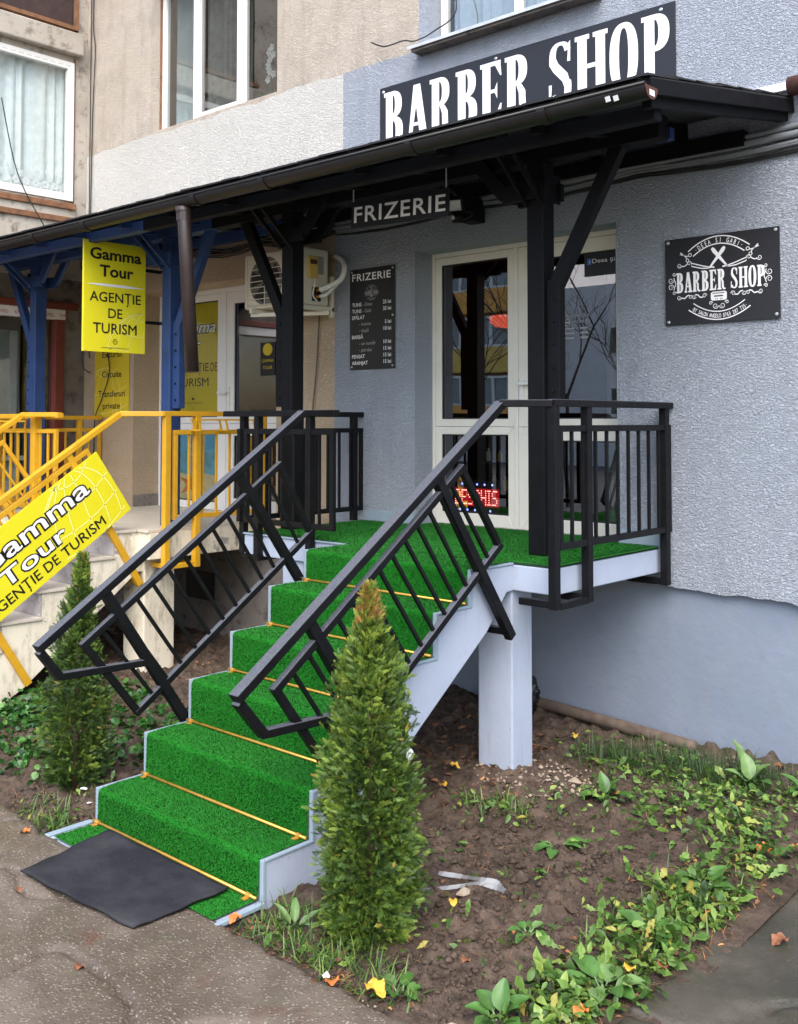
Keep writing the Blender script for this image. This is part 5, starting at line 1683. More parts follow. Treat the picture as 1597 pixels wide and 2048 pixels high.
# ------------------------------------------------------------------ emblem shared by the wall sign and the price list
def emblem(board, W, H, ox, oy, lines, letters, parent=None):
    U = lambda u, v: (ox + u * W, oy + (1 - v) * H)
    def S(pts, w=0.006, tp=None):
        put_stroke(lines, board, [U(*p) for p in pts], w * W, 0.0016, tp)
    def bow(p0, pm, p1, n=26):
        out = []
        for i in range(n):
            t_ = i / (n - 1)
            cx_, cy_ = 2 * pm[0] - (p0[0] + p1[0]) / 2, 2 * pm[1] - (p0[1] + p1[1]) / 2
            out.append(((1 - t_) ** 2 * p0[0] + 2 * t_ * (1 - t_) * cx_ + t_ * t_ * p1[0], (1 - t_) ** 2 * p0[1] + 2 * t_ * (1 - t_) * cy_ + t_ * t_ * p1[1]))
        return out
    S(bow((0.215, 0.165), (0.485, 0.025), (0.755, 0.165)), 0.009)
    S(bow((0.26, 0.225), (0.485, 0.110), (0.71, 0.225)), 0.009)
    S(bow((0.26, 0.765), (0.485, 0.875), (0.71, 0.765)), 0.008)
    S(bow((0.215, 0.835), (0.485, 0.965), (0.755, 0.835)), 0.009)
    def on_arc(txt, p0, pm, p1, h, letters=letters):
        path = bow(p0, pm, p1, 60)
        pts = [U(*p) for p in path]
        ln = [0]
        for i in range(59):
            ln.append(ln[-1] + math.hypot(pts[i + 1][0] - pts[i][0], pts[i + 1][1] - pts[i][1]))
        for i, ch in enumerate(txt):
            if ch == ' ':
                continue
            s_ = ln[-1] * (i + 0.5) / len(txt)
            k = min(max(np.searchsorted(ln, s_), 1), 59)
            f = (s_ - ln[k - 1]) / (ln[k] - ln[k - 1])
            x = pts[k - 1][0] + (pts[k][0] - pts[k - 1][0]) * f
            y = pts[k - 1][1] + (pts[k][1] - pts[k - 1][1]) * f
            a = math.atan2(pts[k][1] - pts[k - 1][1], pts[k][0] - pts[k - 1][0])
            put_text(letters, board, ch, x, y, h=h * H, align='C', rot=a, offset=0.012, lift=0.0017, cond=0.6)
    low = letters if parent is None else MB()
    on_arc('·DEEA SI GABI·', (0.285, 0.19), (0.485, 0.095), (0.69, 0.19), 0.055)
    on_arc('·BY SALON ANGELO 0763 287 735·', (0.235, 0.835), (0.485, 0.945), (0.735, 0.835), 0.046, low)
    if parent is not None:
        low.build('lettering', 'white', parent, recalc=False)
    for sgn in (1, -1):
        M_ = lambda u, v: (0.485 + sgn * (u - 0.485), v)
        # open cut-throat razor: handle, blade, tang
        put_poly(lines, board, [U(*M_(*p)) for p in ((0.535, 0.145), (0.55, 0.165), (0.535, 0.205), (0.412, 0.382), (0.40, 0.372), (0.517, 0.16))][::sgn], 0.0016 + (0.0004 if sgn > 0 else 0.0))
        S([M_(0.41, 0.368), M_(0.345, 0.345), M_(0.243, 0.30), M_(0.247, 0.338), M_(0.335, 0.372), M_(0.40, 0.378)], 0.009)
        S([M_(0.41, 0.365), M_(0.45, 0.375)], 0.012)
        # scissors
        S([M_(0.145, 0.165), M_(0.195, 0.225), M_(0.205, 0.25)], 0.008)
        S([M_(0.140, 0.185), M_(0.20, 0.215), M_(0.22, 0.215)], 0.008)
        S([M_(0.232 + 0.014 * math.cos(a), 0.205 + 0.018 * math.sin(a)) for a in np.linspace(0, 6.283, 14)], 0.006)
        S([M_(0.209 + 0.013 * math.cos(a), 0.265 + 0.018 * math.sin(a)) for a in np.linspace(0, 6.283, 14)], 0.006)
        # scrolls
        def scroll(u, v, sx, sy, turns=1.3, flip=1):
            pts = []
            for i in range(26):
                q = i / 25
                a = q * turns * 6.283
                r_ = 1 - 0.72 * q
                pts.append(M_(u + sx * r_ * math.cos(a), v + flip * sy * r_ * math.sin(a)))
            S(pts, 0.006, [1 - 0.5 * i / 25 for i in range(26)])
        scroll(0.135, 0.315, 0.022, 0.03); scroll(0.225, 0.30, 0.02, 0.025, 1.2, -1)
        S([M_(0.155, 0.325), M_(0.175, 0.33), M_(0.195, 0.318), M_(0.21, 0.30)], 0.008)
        scroll(0.055, 0.48, 0.026, 0.036); scroll(0.055, 0.56, 0.026, 0.036, 1.3, -1); scroll(0.085, 0.41, 0.016, 0.022); scroll(0.085, 0.63, 0.016, 0.022, 1.3, -1)
        S([M_(0.08, 0.45), M_(0.10, 0.52), M_(0.08, 0.595)], 0.007)
        scroll(0.13, 0.685, 0.020, 0.028); scroll(0.235, 0.69, 0.018, 0.024, 1.3, -1); scroll(0.265, 0.69, 0.018, 0.024, 1.3); scroll(0.36, 0.685, 0.020, 0.028, 1.3, -1)
        S([M_(0.15, 0.69), M_(0.18, 0.70), M_(0.205, 0.67), M_(0.225, 0.665)], 0.010)
        S([M_(0.275, 0.665), M_(0.30, 0.67), M_(0.32, 0.70), M_(0.345, 0.70)], 0.010)
        scroll(0.455, 0.81, 0.026, 0.034, 1.4); scroll(0.415, 0.775, 0.016, 0.022, 1.3, -1)
    # razor blade
    put_poly(lines, board, [U(*p) for p in ((0.415, 0.665), (0.43, 0.65), (0.54, 0.65), (0.555, 0.665), (0.555, 0.735), (0.54, 0.75), (0.43, 0.75), (0.415, 0.735))][::-1])
    if parent is None:
        slab_text(letters, board, 'BARBER SHOP', *U(0.105, 0.632), 0.775 * W, 0.232 * H, 0.0017)
    else:
        slab_letters(parent, board, 'BARBER SHOP', *U(0.105, 0.632), 0.775 * W, 0.232 * H, 'white', 0.0017)

t, b = board_thing('wall_sign', 'square black emblem sign with crossed razors and scrolls on the grey wall at right', 'sign', (-0.879, -0.016, 2.526), (1, 0, 0), (0, 0, 1), 0.697, 0.518, 'signblack', 0.006)
l_, g_ = MB(), MB()
emblem(b, 0.697, 0.518, 0, 0, l_, g_, t)
l_.build('emblem', 'white', t, recalc=False)
g_.build('lettering', 'white', t, recalc=False)
m2 = MB()
put_stroke(m2, b, [(0.31, 0.155), (0.365, 0.155)], 0.007, 0.003)
put_stroke(m2, b, [(0.30, 0.172), (0.375, 0.172)], 0.004, 0.003)
for x in (0.318, 0.328, 0.346, 0.356):
    put_stroke(m2, b, [(x, 0.1385), (x + 0.004, 0.1385)], 0.008, 0.003)
m2.build('blade_print', 'ink', t, recalc=False)
screws(t, b, [(0.02, 0.498), (0.675, 0.50), (0.02, 0.02), (0.675, 0.025)], 0.0105)

# ------------------------------------------------------------------ price list
t, b = board_thing('price_board', 'tall black price list board headed FRIZERIE left of the barber door', 'sign', (-3.562, -0.014, 2.352), (1, 0, 0), (0, 0, 1), 0.473, 0.778, 'signblack', 0.006)
W, H = 0.473, 0.778
m2, m3, gl_ = MB(), MB(), MB()
letter_line(t, b, 'white', 'FRIZERIE', 0.055 * W, H * (1 - 0.118), h=0.058, w=0.86 * W, offset=0.012, spacing=1.1)
e1, e2 = MB(), MB()
emblem(b, 0.168, 0.125, 0.5 * W - 0.084, H * (1 - 0.275) - 0.04, e1, e2)
e1.build('emblem', 'greyprint', t, recalc=False)
e2.build('emblem_lettering', 'greyprint', t, recalc=False)
rows = [('TUNS', 'Deea', '25 lei'), ('TUNS', 'Gabi', '35 lei'), ('SPĂLAT', None, None), (None, 'înainte', '5 lei'), (None, 'după', '10 lei'), ('BARBĂ', None, None),
        (None, 'un număr', '10 lei'), (None, 'pierdut', '15 lei'), ('PENSAT', None, '15 lei'), ('ARANJAT', None, '15 lei')]
for i, (a, c, p) in enumerate(rows):
    y = H * (1 - (0.372 + 0.0645 * i))
    m2, m3 = MB(), MB()
    if a:
        wd = put_text(m2, b, a, 0.055 * W, y, h=0.029, offset=0.009)
        if c:
            put_text(m3, b, '- ' + c, 0.055 * W + wd + 0.012, y, h=0.028, shear=0.25, offset=0.0)
    else:
        put_text(m3, b, '- ' + c, 0.22 * W, y, h=0.028, offset=0.0)
    if p:
        put_text(m2, b, p, 0.925 * W, y + 0.004, h=0.029, align='R', offset=0.010)
    for q, nm, mt in ((m2, 'lettering', 'white'), (m3, 'fine_lettering', 'greyprint')):
        if q.v:
            q.build(nm, mt, t, recalc=False)
screws(t, b, [(0.022, 0.758), (0.452, 0.758), (0.022, 0.02), (0.452, 0.02), (0.452, 0.40)], 0.0095)

# ------------------------------------------------------------------ hanging FRIZERIE sign
r_ = Vector((1, 0, -0.033)).normalized()
t, b = board_thing('hanging_sign', 'black FRIZERIE sign hanging on two chains under the canopy', 'sign', (-2.66, -0.912, 3.217), r_, (0.033, 0, 1), 0.826, 0.173, 'signblack', 0.012)
m2 = MB(); put_text(m2, b, 'FRIZERIE', 0.028, 0.035, h=0.106, w=0.775, offset=0.012, spacing=1.1); m2.build('lettering', 'white', t, recalc=False)
for x in (0.012, 0.80):
    m2 = MB()
    p = b.p(x, 0.165, -0.006)
    top = Vector((p.x, p.y, 3.575))
    n = 14
    for k in range(n):
        a, c = p.lerp(top, k / n), p.lerp(top, (k + 1.25) / n)
        if k % 2:
            m2.bar(a, c, 0.009, 0.003, (1, 0, 0))
        else:
            m2.bar(a, c, 0.003, 0.009, (1, 0, 0))
    m2.build('chain', 'zinc', t)

# ================================================================== travel agency signs
def outlined(parent, board, txt, x, y, w, h, shear=0.3, fat=0.02):
    k, w_ = MB(), MB()
    put_text(k, board, txt, x, y, h=h, w=w, shear=shear, offset=0.055, lift=0.0016)
    put_text(w_, board, txt, x + w * 0.012, y + h * 0.03, h=h * 0.94, w=w * 0.976, shear=shear, offset=0.012, lift=0.0028)
    k.build('lettering_outline', 'ink', parent, recalc=False)
    w_.build('lettering', 'white', parent, recalc=False)

def globe(mb_, board, cx, cy, r, x0, x1, y0, y1, w=0.004):
    def clip(pts):
        cur = []
        for p in pts:
            if x0 < p[0] < x1 and y0 < p[1] < y1:
                cur.append(p)
            else:
                if len(cur) > 1:
                    put_stroke(mb_, board, cur, w, 0.0008)
                cur = []
        if len(cur) > 1:
            put_stroke(mb_, board, cur, w, 0.0008)
    for k in range(7):
        f = math.cos(k * 0.42)
        clip([(cx - r * f * math.cos(a) * 0.9 + 0.2 * r * math.sin(a), cy + r * math.sin(a)) for a in np.linspace(-1.5, 1.5, 40)])
    for k in range(6):
        v = -0.9 + 0.36 * k
        clip([(cx + r * math.sqrt(max(0, 1 - v * v)) * a + 0.2 * r * v, cy + r * v + 0.18 * r * a * a - 0.1 * r) for a in np.linspace(-1, 1, 40)])

# projecting sign on the blue post, facing +x
XS = -4.90
t, b = board_thing('projecting_sign', 'lemon yellow travel agency sign sticking out from the blue post', 'sign', (XS, -1.528, 2.488), (0, 1, 0), (0, 0, 1), 0.548, 0.853, 'signyellow', 0.022)
m2 = MB()
letter_line(t, b, 'ink', 'Gamma', 0.05, 0.715, h=0.088, w=0.455, offset=0.028)
letter_line(t, b, 'ink', 'Tour', 0.135, 0.585, h=0.090, w=0.30, offset=0.028)
letter_line(t, b, 'ink', 'AGENȚIE', 0.05, 0.388, h=0.078, w=0.455, offset=0.011)
letter_line(t, b, 'ink', 'DE', 0.275, 0.265, h=0.078, w=0.125, align='C', offset=0.011)
letter_line(t, b, 'ink', 'TURISM', 0.275, 0.145, h=0.082, w=0.385, align='C', offset=0.011)
letter_line(t, b, 'ink', 'www.gammatour.ro', 0.275, 0.027, h=0.017, w=0.24, align='C')
put_stroke(m2, b, arc(0.275, 0.082, 0.02, 0.02, 0, 360, 20), 0.003)
put_stroke(m2, b, [(0.255, 0.082), (0.295, 0.082)], 0.0025); put_stroke(m2, b, arc(0.275, 0.082, 0.009, 0.02, 0, 360, 16), 0.0025, 0.0018)
m2.build('web_symbol', 'ink', t, recalc=False)
m2 = MB(); put_stroke(m2, b, [(0.03 + 0.05 * i, 0.517) for i in range(11)], 0.020, 0.0016, [0.15, 0.5, 0.8, 1, 1, 1, 1, 1, 0.8, 0.5, 0.15]); m2.build('divider', 'white', t, recalc=False)
m2 = MB(); globe(m2, b, 0.47, -0.02, 0.34, 0.2, 0.54, 0.01, 0.36); m2.build('globe_lines', 'paleline', t, recalc=False)
for z in (3.158, 2.742):
    m2 = MB(); m2.bar((XS - 0.011, -0.985, z), (XS - 0.011, -0.83, z), 0.012, 0.026); m2.bar((XS - 0.02, -0.84, z), (-4.81, -0.84, z), 0.012, 0.026); m2.build('arm', 'blackdry', t, 0.002)
screws(t, b, [(0.015, 0.838), (0.533, 0.838), (0.015, 0.015), (0.533, 0.015)], 0.004)

# wall poster on the beige pier
t, b = board_thing('wall_poster', 'narrow yellow poster listing Excursii, Circuite, Transferuri private on the beige pier', 'poster', (-7.235, -0.008, 1.995), (1, 0, 0), (0, 0, 1), 0.62, 1.10, 'signyellow2', 0.004)
for s_, y, w_ in (('Excursii', 0.60, 0.35), ('Circuite', 0.40, 0.35), ('Transferuri', 0.205, 0.48), ('private', 0.085, 0.31)):
    letter_line(t, b, 'ink', s_, 0.315, y, h=0.066, w=w_, align='C', offset=0.012)
m2 = MB(); globe(m2, b, 0.1, 0.0, 0.5, 0.01, 0.61, 0.01, 0.6); m2.build('globe_lines', 'paleline', t, recalc=False)

# posters inside the agency door glass
t, b = board_thing('window_poster', 'faded yellow travel agency poster filling the upper left door glass', 'poster', (-6.455, 0.332, 2.0), (1, 0, 0), (0, 0, 1), 0.83, 1.09, 'signyellow2', 0.002)
outlined(t, b, 'Gamma', 0.07, 0.80, 0.70, 0.12)
outlined(t, b, 'Tour', 0.12, 0.64, 0.42, 0.12)
m2 = MB()
for s_, y in (('AGENȚIE', 0.43), ('DE', 0.43), ('TURISM', 0.29)):
    if s_ == 'DE':
        continue
    letter_line(t, b, 'ink', s_, 0.66, y, h=0.085, align='R', w=0.52, offset=0.004)
letter_line(t, b, 'ink', 'DE', 0.74, 0.43, h=0.085, align='C', w=0.10)
letter_line(t, b, 'ink', 'www.gammatour.com', 0.42, 0.125, h=0.018, w=0.30, align='C')
letter_line(t, b, 'ink', 'www.gammatour.ro', 0.42, 0.035, h=0.018, w=0.30, align='C')
put_stroke(m2, b, arc(0.42, 0.08, 0.018, 0.018, 0, 360, 18), 0.003)
put_stroke(m2, b, [(0.40, 0.17), (0.44, 0.17)], 0.022)
m2.build('web_symbol', 'ink', t, recalc=False)
t, b = board_thing('window_poster', 'beach poster with starfish in the lower left agency door glass', 'poster', (-6.455, 0.332, 1.20), (1, 0, 0), (0, 0, 1), 0.83, 0.665, 'skyprint', 0.002)
m2 = MB(); put_poly(m2, b, [(0, 0), (0.83, 0), (0.83, 0.24), (0.6, 0.26), (0.4, 0.235), (0.2, 0.26), (0, 0.24)]); m2.build('sand_print', 'sand', t, recalc=False)
m2 = MB(); put_poly(m2, b, [(0, 0.24), (0.2, 0.26), (0.4, 0.235), (0.6, 0.26), (0.83, 0.24), (0.83, 0.46), (0, 0.46)]); m2.build('sea_print', 'sea', t, recalc=False)
m2 = MB()
sp_ = []
for k in range(10):
    a = R(80 + 36 * k); r_ = 0.17 if k % 2 == 0 else 0.055
    sp_.append((0.40 + r_ * math.cos(a) * 1.25, 0.15 + r_ * math.sin(a) * 0.8))
m2.add([b.p(0.40, 0.15, 0.003)] + [b.p(x, y, 0.003) for x, y in sp_], [(0, 1 + k, 1 + (k + 1) % 10) for k in range(10)]); m2.build('starfish_print', 'starfish', t, recalc=False)
m2 = MB(); put_poly(m2, b, [(0.08, 0.50), (0.14, 0.49), (0.24, 0.52), (0.20, 0.56), (0.12, 0.545)]); put_poly(m2, b, [(0.10, 0.43), (0.16, 0.435), (0.15, 0.46)]); m2.build('swimmer_print', 'redprint', t, recalc=False)
# small yellow sticker on the dark door glass
t, b = board_thing('door_sticker', 'small yellow and black sticker on the dark agency door glass', 'sticker', (-5.02, 0.3135, 2.36), (1, 0, 0), (0, 0, 1), 0.20, 0.30, 'signblack', 0.001)
m2 = MB(); put_poly(m2, b, arc(0.10, 0.235, 0.065, 0.055, 0, 360, 20)[:-1]); m2.build('print', 'signyellow2', t, recalc=False)
letter_line(t, b, 'signyellow2', 'GAMMA', 0.10, 0.12, h=0.03, w=0.16, align='C'); letter_line(t, b, 'signyellow2', 'TOUR', 0.10, 0.06, h=0.03, w=0.13, align='C')

# ------------------------------------------------------------------ banner on the yellow stair railing
d = Vector((0, 0.825, 0.565)).normalized()
u = Vector((0, -0.565, 0.825)).normalized()
LB = 1.95
o = Vector((-4.675, -1.239, 1.289)) - d * LB
t, b = board_thing('railing_banner', 'slanting lemon yellow travel agency banner on the yellow stair railing', 'banner', o, d, u, LB, 0.535, 'signyellow', 0.006)
outlined(t, b, 'Gamma', LB - 1.20, 0.315, 1.01, 0.145, 0.0)
outlined(t, b, 'Tour', LB - 1.10, 0.155, 0.59, 0.125, 0.0)
for s_, x_, w_ in (('AGENȚIE', LB - 1.285, 0.455), ('DE', LB - 0.79, 0.125), ('TURISM', LB - 0.625, 0.40)):
    letter_line(t, b, 'ink', s_, x_, 0.045, h=0.078, w=w_, offset=0.010)
m2 = MB(); globe(m2, b, LB - 0.36, 0.12, 0.42, LB - 0.62, LB - 0.01, 0.01, 0.525, 0.008); m2.build('globe_lines', 'paleline', t, recalc=False)
screws(t, b, [(LB - 0.42, 0.52), (LB - 0.25, 0.012), (LB - 1.3, 0.52)], 0.005)

# ================================================================== travel agency porch
ZG = 1.13
gp = thing('agency_porch', 'old cream concrete porch with tiled steps below the travel agency', 'stairs', (-5.4, -1.2, 0))
GX0, GX1 = -6.16, -4.72
GS = [-1.367 - 0.292 * i for i in range(7)]
GZL = [1.13 - 0.186 * i for i in range(7)]
pr = [(-0.9, ZG - 0.022)]
for i in range(6):
    pr += [(GS[i] + 0.02, GZL[i] - 0.022), (GS[i] + 0.02, GZL[i + 1] - 0.022)]
pr += [(GS[6], GZL[6] - 0.022), (GS[6], -0.1), (-2.42, -0.1), (-2.05, 0.10), (-1.15, 0.80), (-0.9, 0.80)]
MB().prism(pr, 'x', GX0, GX1).build('stair_flight', 'cream', gp, 0.005)
MB().box(-7.40, -4.56, -1.15, -0.001, ZG - 0.225, ZG - 0.022).build('landing_slab', 'cream', gp, 0.006)
MB().prism([(-4.98, -1.10), (-4.70, -1.10), (-4.70, -0.82), (-4.98, -0.82)], 'z', -0.1, ZG - 0.226).build('pillar', 'cream', gp, 0.008)
for i in range(7):                       # tread and landing tiles, riser tiles
    if i == 0:
        continue
    y0, y1 = GS[i] , GS[i - 1] + 0.018
    for k in range(4):
        x0 = GX0 + (GX1 - GX0) / 4 * k
        x1 = x0 + (GX1 - GX0) / 4 - 0.004
        if k == 3:
            x1 = GX1 + 0.015
        MB().box(x0, x1, y0 - 0.012, y1, GZL[i] - 0.021, GZL[i]).build('tread_tile', 'beigetile', gp, 0.002)
        MB().box(x0, min(x1, GX1), GS[i - 1] + 0.004, GS[i - 1] + 0.019, GZL[i] + 0.002, GZL[i - 1] - 0.0225).build('riser_tile', 'marble', gp, 0.001)
for i in range(9):
    for j in range(4):
        x0 = -7.39 + 0.315 * i
        x1 = min(x0 + 0.311, -4.545)
        y0 = -1.165 + 0.291 * j
        MB().box(x0, x1, y0, y0 + 0.287, ZG - 0.0215, ZG).build('floor_tile', 'beigetile', gp, 0.0015)
MB().box(GX0, GX1 + 0.015, GS[0] - 0.012, -1.169, ZG - 0.0215, ZG - 0.0004).build('tread_tile', 'beigetile', gp, 0.002)

# yellow steel railings
XGR = -4.715
dsl = 0.648
hz = lambda y: 2.010 + (y + 1.318) * dsl
stair_railing('yellow steel stair railing carrying the slanting banner', XGR, (-3.05, hz(-3.05)), (-1.318, 2.010), (-2.93, hz(-3.05) - 0.14), (-2.55, hz(-3.05) - 0.15),
              (-2.85, hz(-2.85) - 0.105), (-1.60, hz(-1.60) - 0.095), (-1.33, 1.31), (-2.54, 0.50),
              [((-2.66, hz(-2.66)), (-2.03, 0.12)), ((-1.76, hz(-1.76)), (-1.13, 0.705))], (-0.15, -0.15), 12,
              [((XGR, -1.32, 2.0115), (-4.522, -1.06, 2.010)), ((-4.522, -1.075, 2.0125), (-4.522, -0.01, 2.0125))], 'yellow', 'agency_stair_railing')
XGL = -6.20
stair_railing('yellow steel stair railing at the far left edge', XGL, (-3.05, hz(-3.05)), (-1.318, 2.010), (-2.93, hz(-3.05) - 0.14), (-2.55, hz(-3.05) - 0.15),
              (-2.85, hz(-2.85) - 0.125), (-1.50, hz(-1.50) - 0.115), (-1.19, 1.36), (-2.54, 0.47),
              [((-2.66, hz(-2.66)), (-2.03, 0.12)), ((-1.76, hz(-1.76)), (-1.13, 0.705))], (0.04, 0.04), 12,
              [((XGL, -1.32, 2.0115), (-5.80, -1.20, 2.010))], 'yellow', 'agency_stair_railing')
flat_railing('agency_landing_railing', 'yellow steel landing railing in front of the agency door, right of the banner', (-4.52, -0.955), (-4.52, -0.03), 1.215, 1.868, [(0.0, 1.0)],
             [(-0.085, 0.83), (0.22, 0.82), (0.95, 0.90)], [], 2.012, 'yellow', nb=6,
             feet=[((-4.50, -1.02, 0.85), (-4.72, -1.02, 0.85)), ((-4.50, -0.74, 0.84), (-4.72, -0.74, 0.84)), ((-4.52, -1.0, 0.845), (-4.52, -0.76, 0.845))], pb=0.036, ts=0.05)
flat_railing('agency_landing_railing', 'yellow steel railing on the agency landing front, left of its steps', (-7.15, -1.20), (-5.86, -1.20), 1.22, 1.87, [(0.0, 1.0)],
             [(0.10, 0.95), (0.74, 0.95)], [((-7.35, -1.205, 2.0), (-5.78, -1.205, 2.0))], 1.998, 'yellow', nb=9, ts=0.07)
flat_railing('agency_landing_railing', 'yellow steel railing along the far left side of the agency landing', (-7.10, -1.15), (-7.10, -0.03), 1.22, 1.87, [(0.0, 1.0)],
             [(0.06, 0.95), (0.80, 1.132)], [((-7.10, -1.17, 1.99), (-7.10, -0.01, 1.99))], 1.988, 'yellow', nb=8)
# folded yellow drying rack style flower holder hooked on the left landing rail
fh = thing('rail_planter_frame', 'flat yellow wire frame hooked over the far left landing rail', 'frame', (-6.5, -1.24, 1.9))
m2 = MB()
for y in (-1.25, -1.33):
    m2.bar((-7.0, y, 1.955), (-6.28, y, 1.955), 0.014, 0.014)
for x in (-6.95, -6.72, -6.50, -6.30):
    m2.bar((x, -1.24, 1.955), (x - 0.02, -1.24, 1.88), 0.012, 0.012); m2.bar((x, -1.33, 1.955), (x - 0.02, -1.33, 1.88), 0.012, 0.012); m2.bar((x - 0.02, -1.23, 1.88), (x - 0.02, -1.33, 1.88), 0.012, 0.012)
m2.build('wire_frame', 'yellow', fh)
fh = thing('rail_planter_frame', 'flat yellow wire frame hooked over the rail in front of the agency door', 'frame', (-4.45, -0.5, 1.9))
m2 = MB()
for x in (-4.455, -4.375):
    m2.bar((x, -0.86, 1.965), (x, -0.28, 1.965), 0.013, 0.013)
for y in (-0.84, -0.58, -0.30):
    m2.bar((-4.455, y, 1.965), (-4.455, y + 0.02, 1.885), 0.012, 0.012); m2.bar((-4.375, y, 1.965), (-4.375, y + 0.02, 1.885), 0.012, 0.012); m2.bar((-4.50, y + 0.02, 1.885), (-4.37, y + 0.02, 1.885), 0.012, 0.012)
m2.build('wire_frame', 'yellow', fh)
# ================================================================== thuja bushes
def frond_template():
    """flat fan of scale twigs, about 1 unit long, in the local x (axis) / y (side) plane"""
    vs, fs, tt = [], [], []
    def twig(p, a, L, w, t0, t1, zc):
        d = np.array([math.cos(a), math.sin(a), zc]); s = np.array([-math.sin(a), math.cos(a), 0.0])
        p = np.array(p)
        o = len(vs)
        q, e = p + d * L * 0.55, p + d * L
        vs.extend([p - s * w * 0.5, p + s * w * 0.5, q + s * w, q - s * w, e + s * w * 0.3, e - s * w * 0.3])
        tt.extend([t0, t0, (t0 + t1) / 2, (t0 + t1) / 2, t1, t1])
        fs.extend([(o, o + 1, o + 2, o + 3), (o + 3, o + 2, o + 4, o + 5)])
        return e
    twig((0, 0, 0), 0, 1.0, 0.032, 0.0, 0.22, -0.10)
    for i in range(5):
        x = 0.14 + 0.16 * i
        L = 0.42 * (1 - 0.12 * i)
        for sg in (1, -1):
            a = sg * (0.50 - 0.04 * i)
            zc = -0.14 + 0.16 * ((i * 7 + sg) % 3)
            twig((x + (0.06 if sg > 0 else 0), 0, -0.08 * x), a, L, 0.030, 0.03 + 0.02 * i, 0.20 + 0.03 * i, zc)
    return np.array(vs), np.array(fs), np.array(tt)
FV, FF, FT = frond_template()

def thuja(label, x, y, z0, H, rad, seed, n, brown=0.0, lean=0.0, warm=0.0):
    rg = np.random.default_rng(seed)
    t = thing('thuja_bush', label, 'shrub', (x, y, z0))
    m2 = MB(); m2.tube([(x, y, z0 - 0.06), (x + 0.01, y, z0 + H * 0.35), (x + lean * 0.6, y, z0 + H * 0.92)], [0.022, 0.016, 0.004], 8); m2.build('trunk', 'bark', t, smooth=True)
    for k in range(26):
        a, h_ = rg.uniform(0, 6.283), rg.uniform(0.05, 0.85)
        r_ = rad(h_) * 0.75
        p = Vector((x + lean * h_ * h_, y, z0 + H * h_))
        m3 = MB(); m3.tube([p, p + Vector((math.cos(a) * r_ * 0.5, math.sin(a) * r_ * 0.5, 0.05)), p + Vector((math.cos(a) * r_, math.sin(a) * r_, 0.16))], [0.006, 0.004, 0.002], 5); m3.build('branch', 'bark', t)
    # sprays grow in uneven clumps at the branch ends, with gaps between, and thin out inside
    K = n // 18
    hc = rg.beta(1.0, 1.12, K)
    ac = rg.uniform(0, 2 * math.pi, K)
    lob = 1 + 0.17 * np.sin(3 * ac + 9 * hc + seed) + 0.14 * np.sin(5 * ac - 17 * hc) + 0.18 * rg.normal(size=K)
    rc_ = np.array([rad(q) for q in hc]) * np.clip(lob, 0.55, 1.45) * np.where(rg.random(K) < 0.78, rg.uniform(0.72, 1.0, K), rg.uniform(0.2, 0.7, K))
    tc = 0.23 + warm + 0.18 * rg.normal(size=K)
    k = rg.integers(0, K, n)
    spr = 0.010 + 0.20 * np.array([rad(q) for q in hc])[k]
    a = ac[k] + rg.normal(size=n) * 0.10
    h_ = np.clip(hc[k] + rg.normal(size=n) * spr * 0.9 / H, 0.0, 1.0)
    rr = np.maximum(0.003, rc_[k] + rg.normal(size=n) * spr * 0.55)
    top = rg.random(n) < 0.05
    h_ = np.where(top, rg.uniform(0.86, 1.0, n), h_)
    rr = np.where(top, np.array([rad(q) for q in h_]) * rg.random(n), rr)
    T = np.stack([x + lean * h_ ** 2 + rr * np.cos(a), y + rr * np.sin(a), z0 + 0.01 + h_ * H * 0.95], -1)
    out = np.stack([np.cos(a), np.sin(a), np.zeros(n)], -1)
    tang = np.stack([-np.sin(a), np.cos(a), np.zeros(n)], -1)
    upw = 0.25 + 1.1 * h_ ** 2 + 0.5 * rg.normal(size=n)
    fwd = out * (0.85 - 0.55 * h_[:, None]) + tang * (0.55 * rg.normal(size=n))[:, None] + np.stack([np.zeros(n), np.zeros(n), upw], -1)
    nrm = tang + 0.8 * rg.normal(size=(n, 3)) * np.array([1, 1, 0.5])
    sc = rg.uniform(0.024, 0.056, n) * (1 - 0.15 * h_)
    Rm = frames(nrm, fwd, sc)
    tint = np.clip(tc[k] + 0.10 * rg.normal(size=n), 0.0, 0.5) + 0.12 * np.clip((h_ - 0.55) / 0.45, 0, 1)
    tint = np.where((rg.random(n) < 0.012), 0.74, tint)
    tint = np.where(h_ > 0.90, tint + brown * rg.uniform(0.2, 1, n), tint)
    tint = np.clip(tint, 0, 0.85)
    scatter('foliage', FV, FF, FT, Rm, T, tint, 'thuja', t, True)
    return t
def prof_r(h):
    pts = [(0, 0.09), (0.05, 0.125), (0.15, 0.140), (0.4, 0.138), (0.6, 0.120), (0.75, 0.092), (0.88, 0.048), (0.95, 0.020), (1, 0.004)]
    return float(np.interp(h, *zip(*pts)))
def prof_l(h):
    pts = [(0, 0.08), (0.06, 0.12), (0.2, 0.145), (0.38, 0.14), (0.5, 0.11), (0.62, 0.085), (0.78, 0.055), (0.9, 0.03), (1, 0.006)]
    return float(np.interp(h, *zip(*pts)))
thuja('tall conical thuja with browned tip in front of the right stair railing', -0.70, -2.78, 0.0, 1.36, prof_r, 4, 21000, 0.45, warm=0.05)
thuja('conical dark green thuja behind the left stair railing', -2.98, -2.68, 0.0, 1.27, prof_l, 9, 11000, 0.15, 0.05, warm=-0.06)

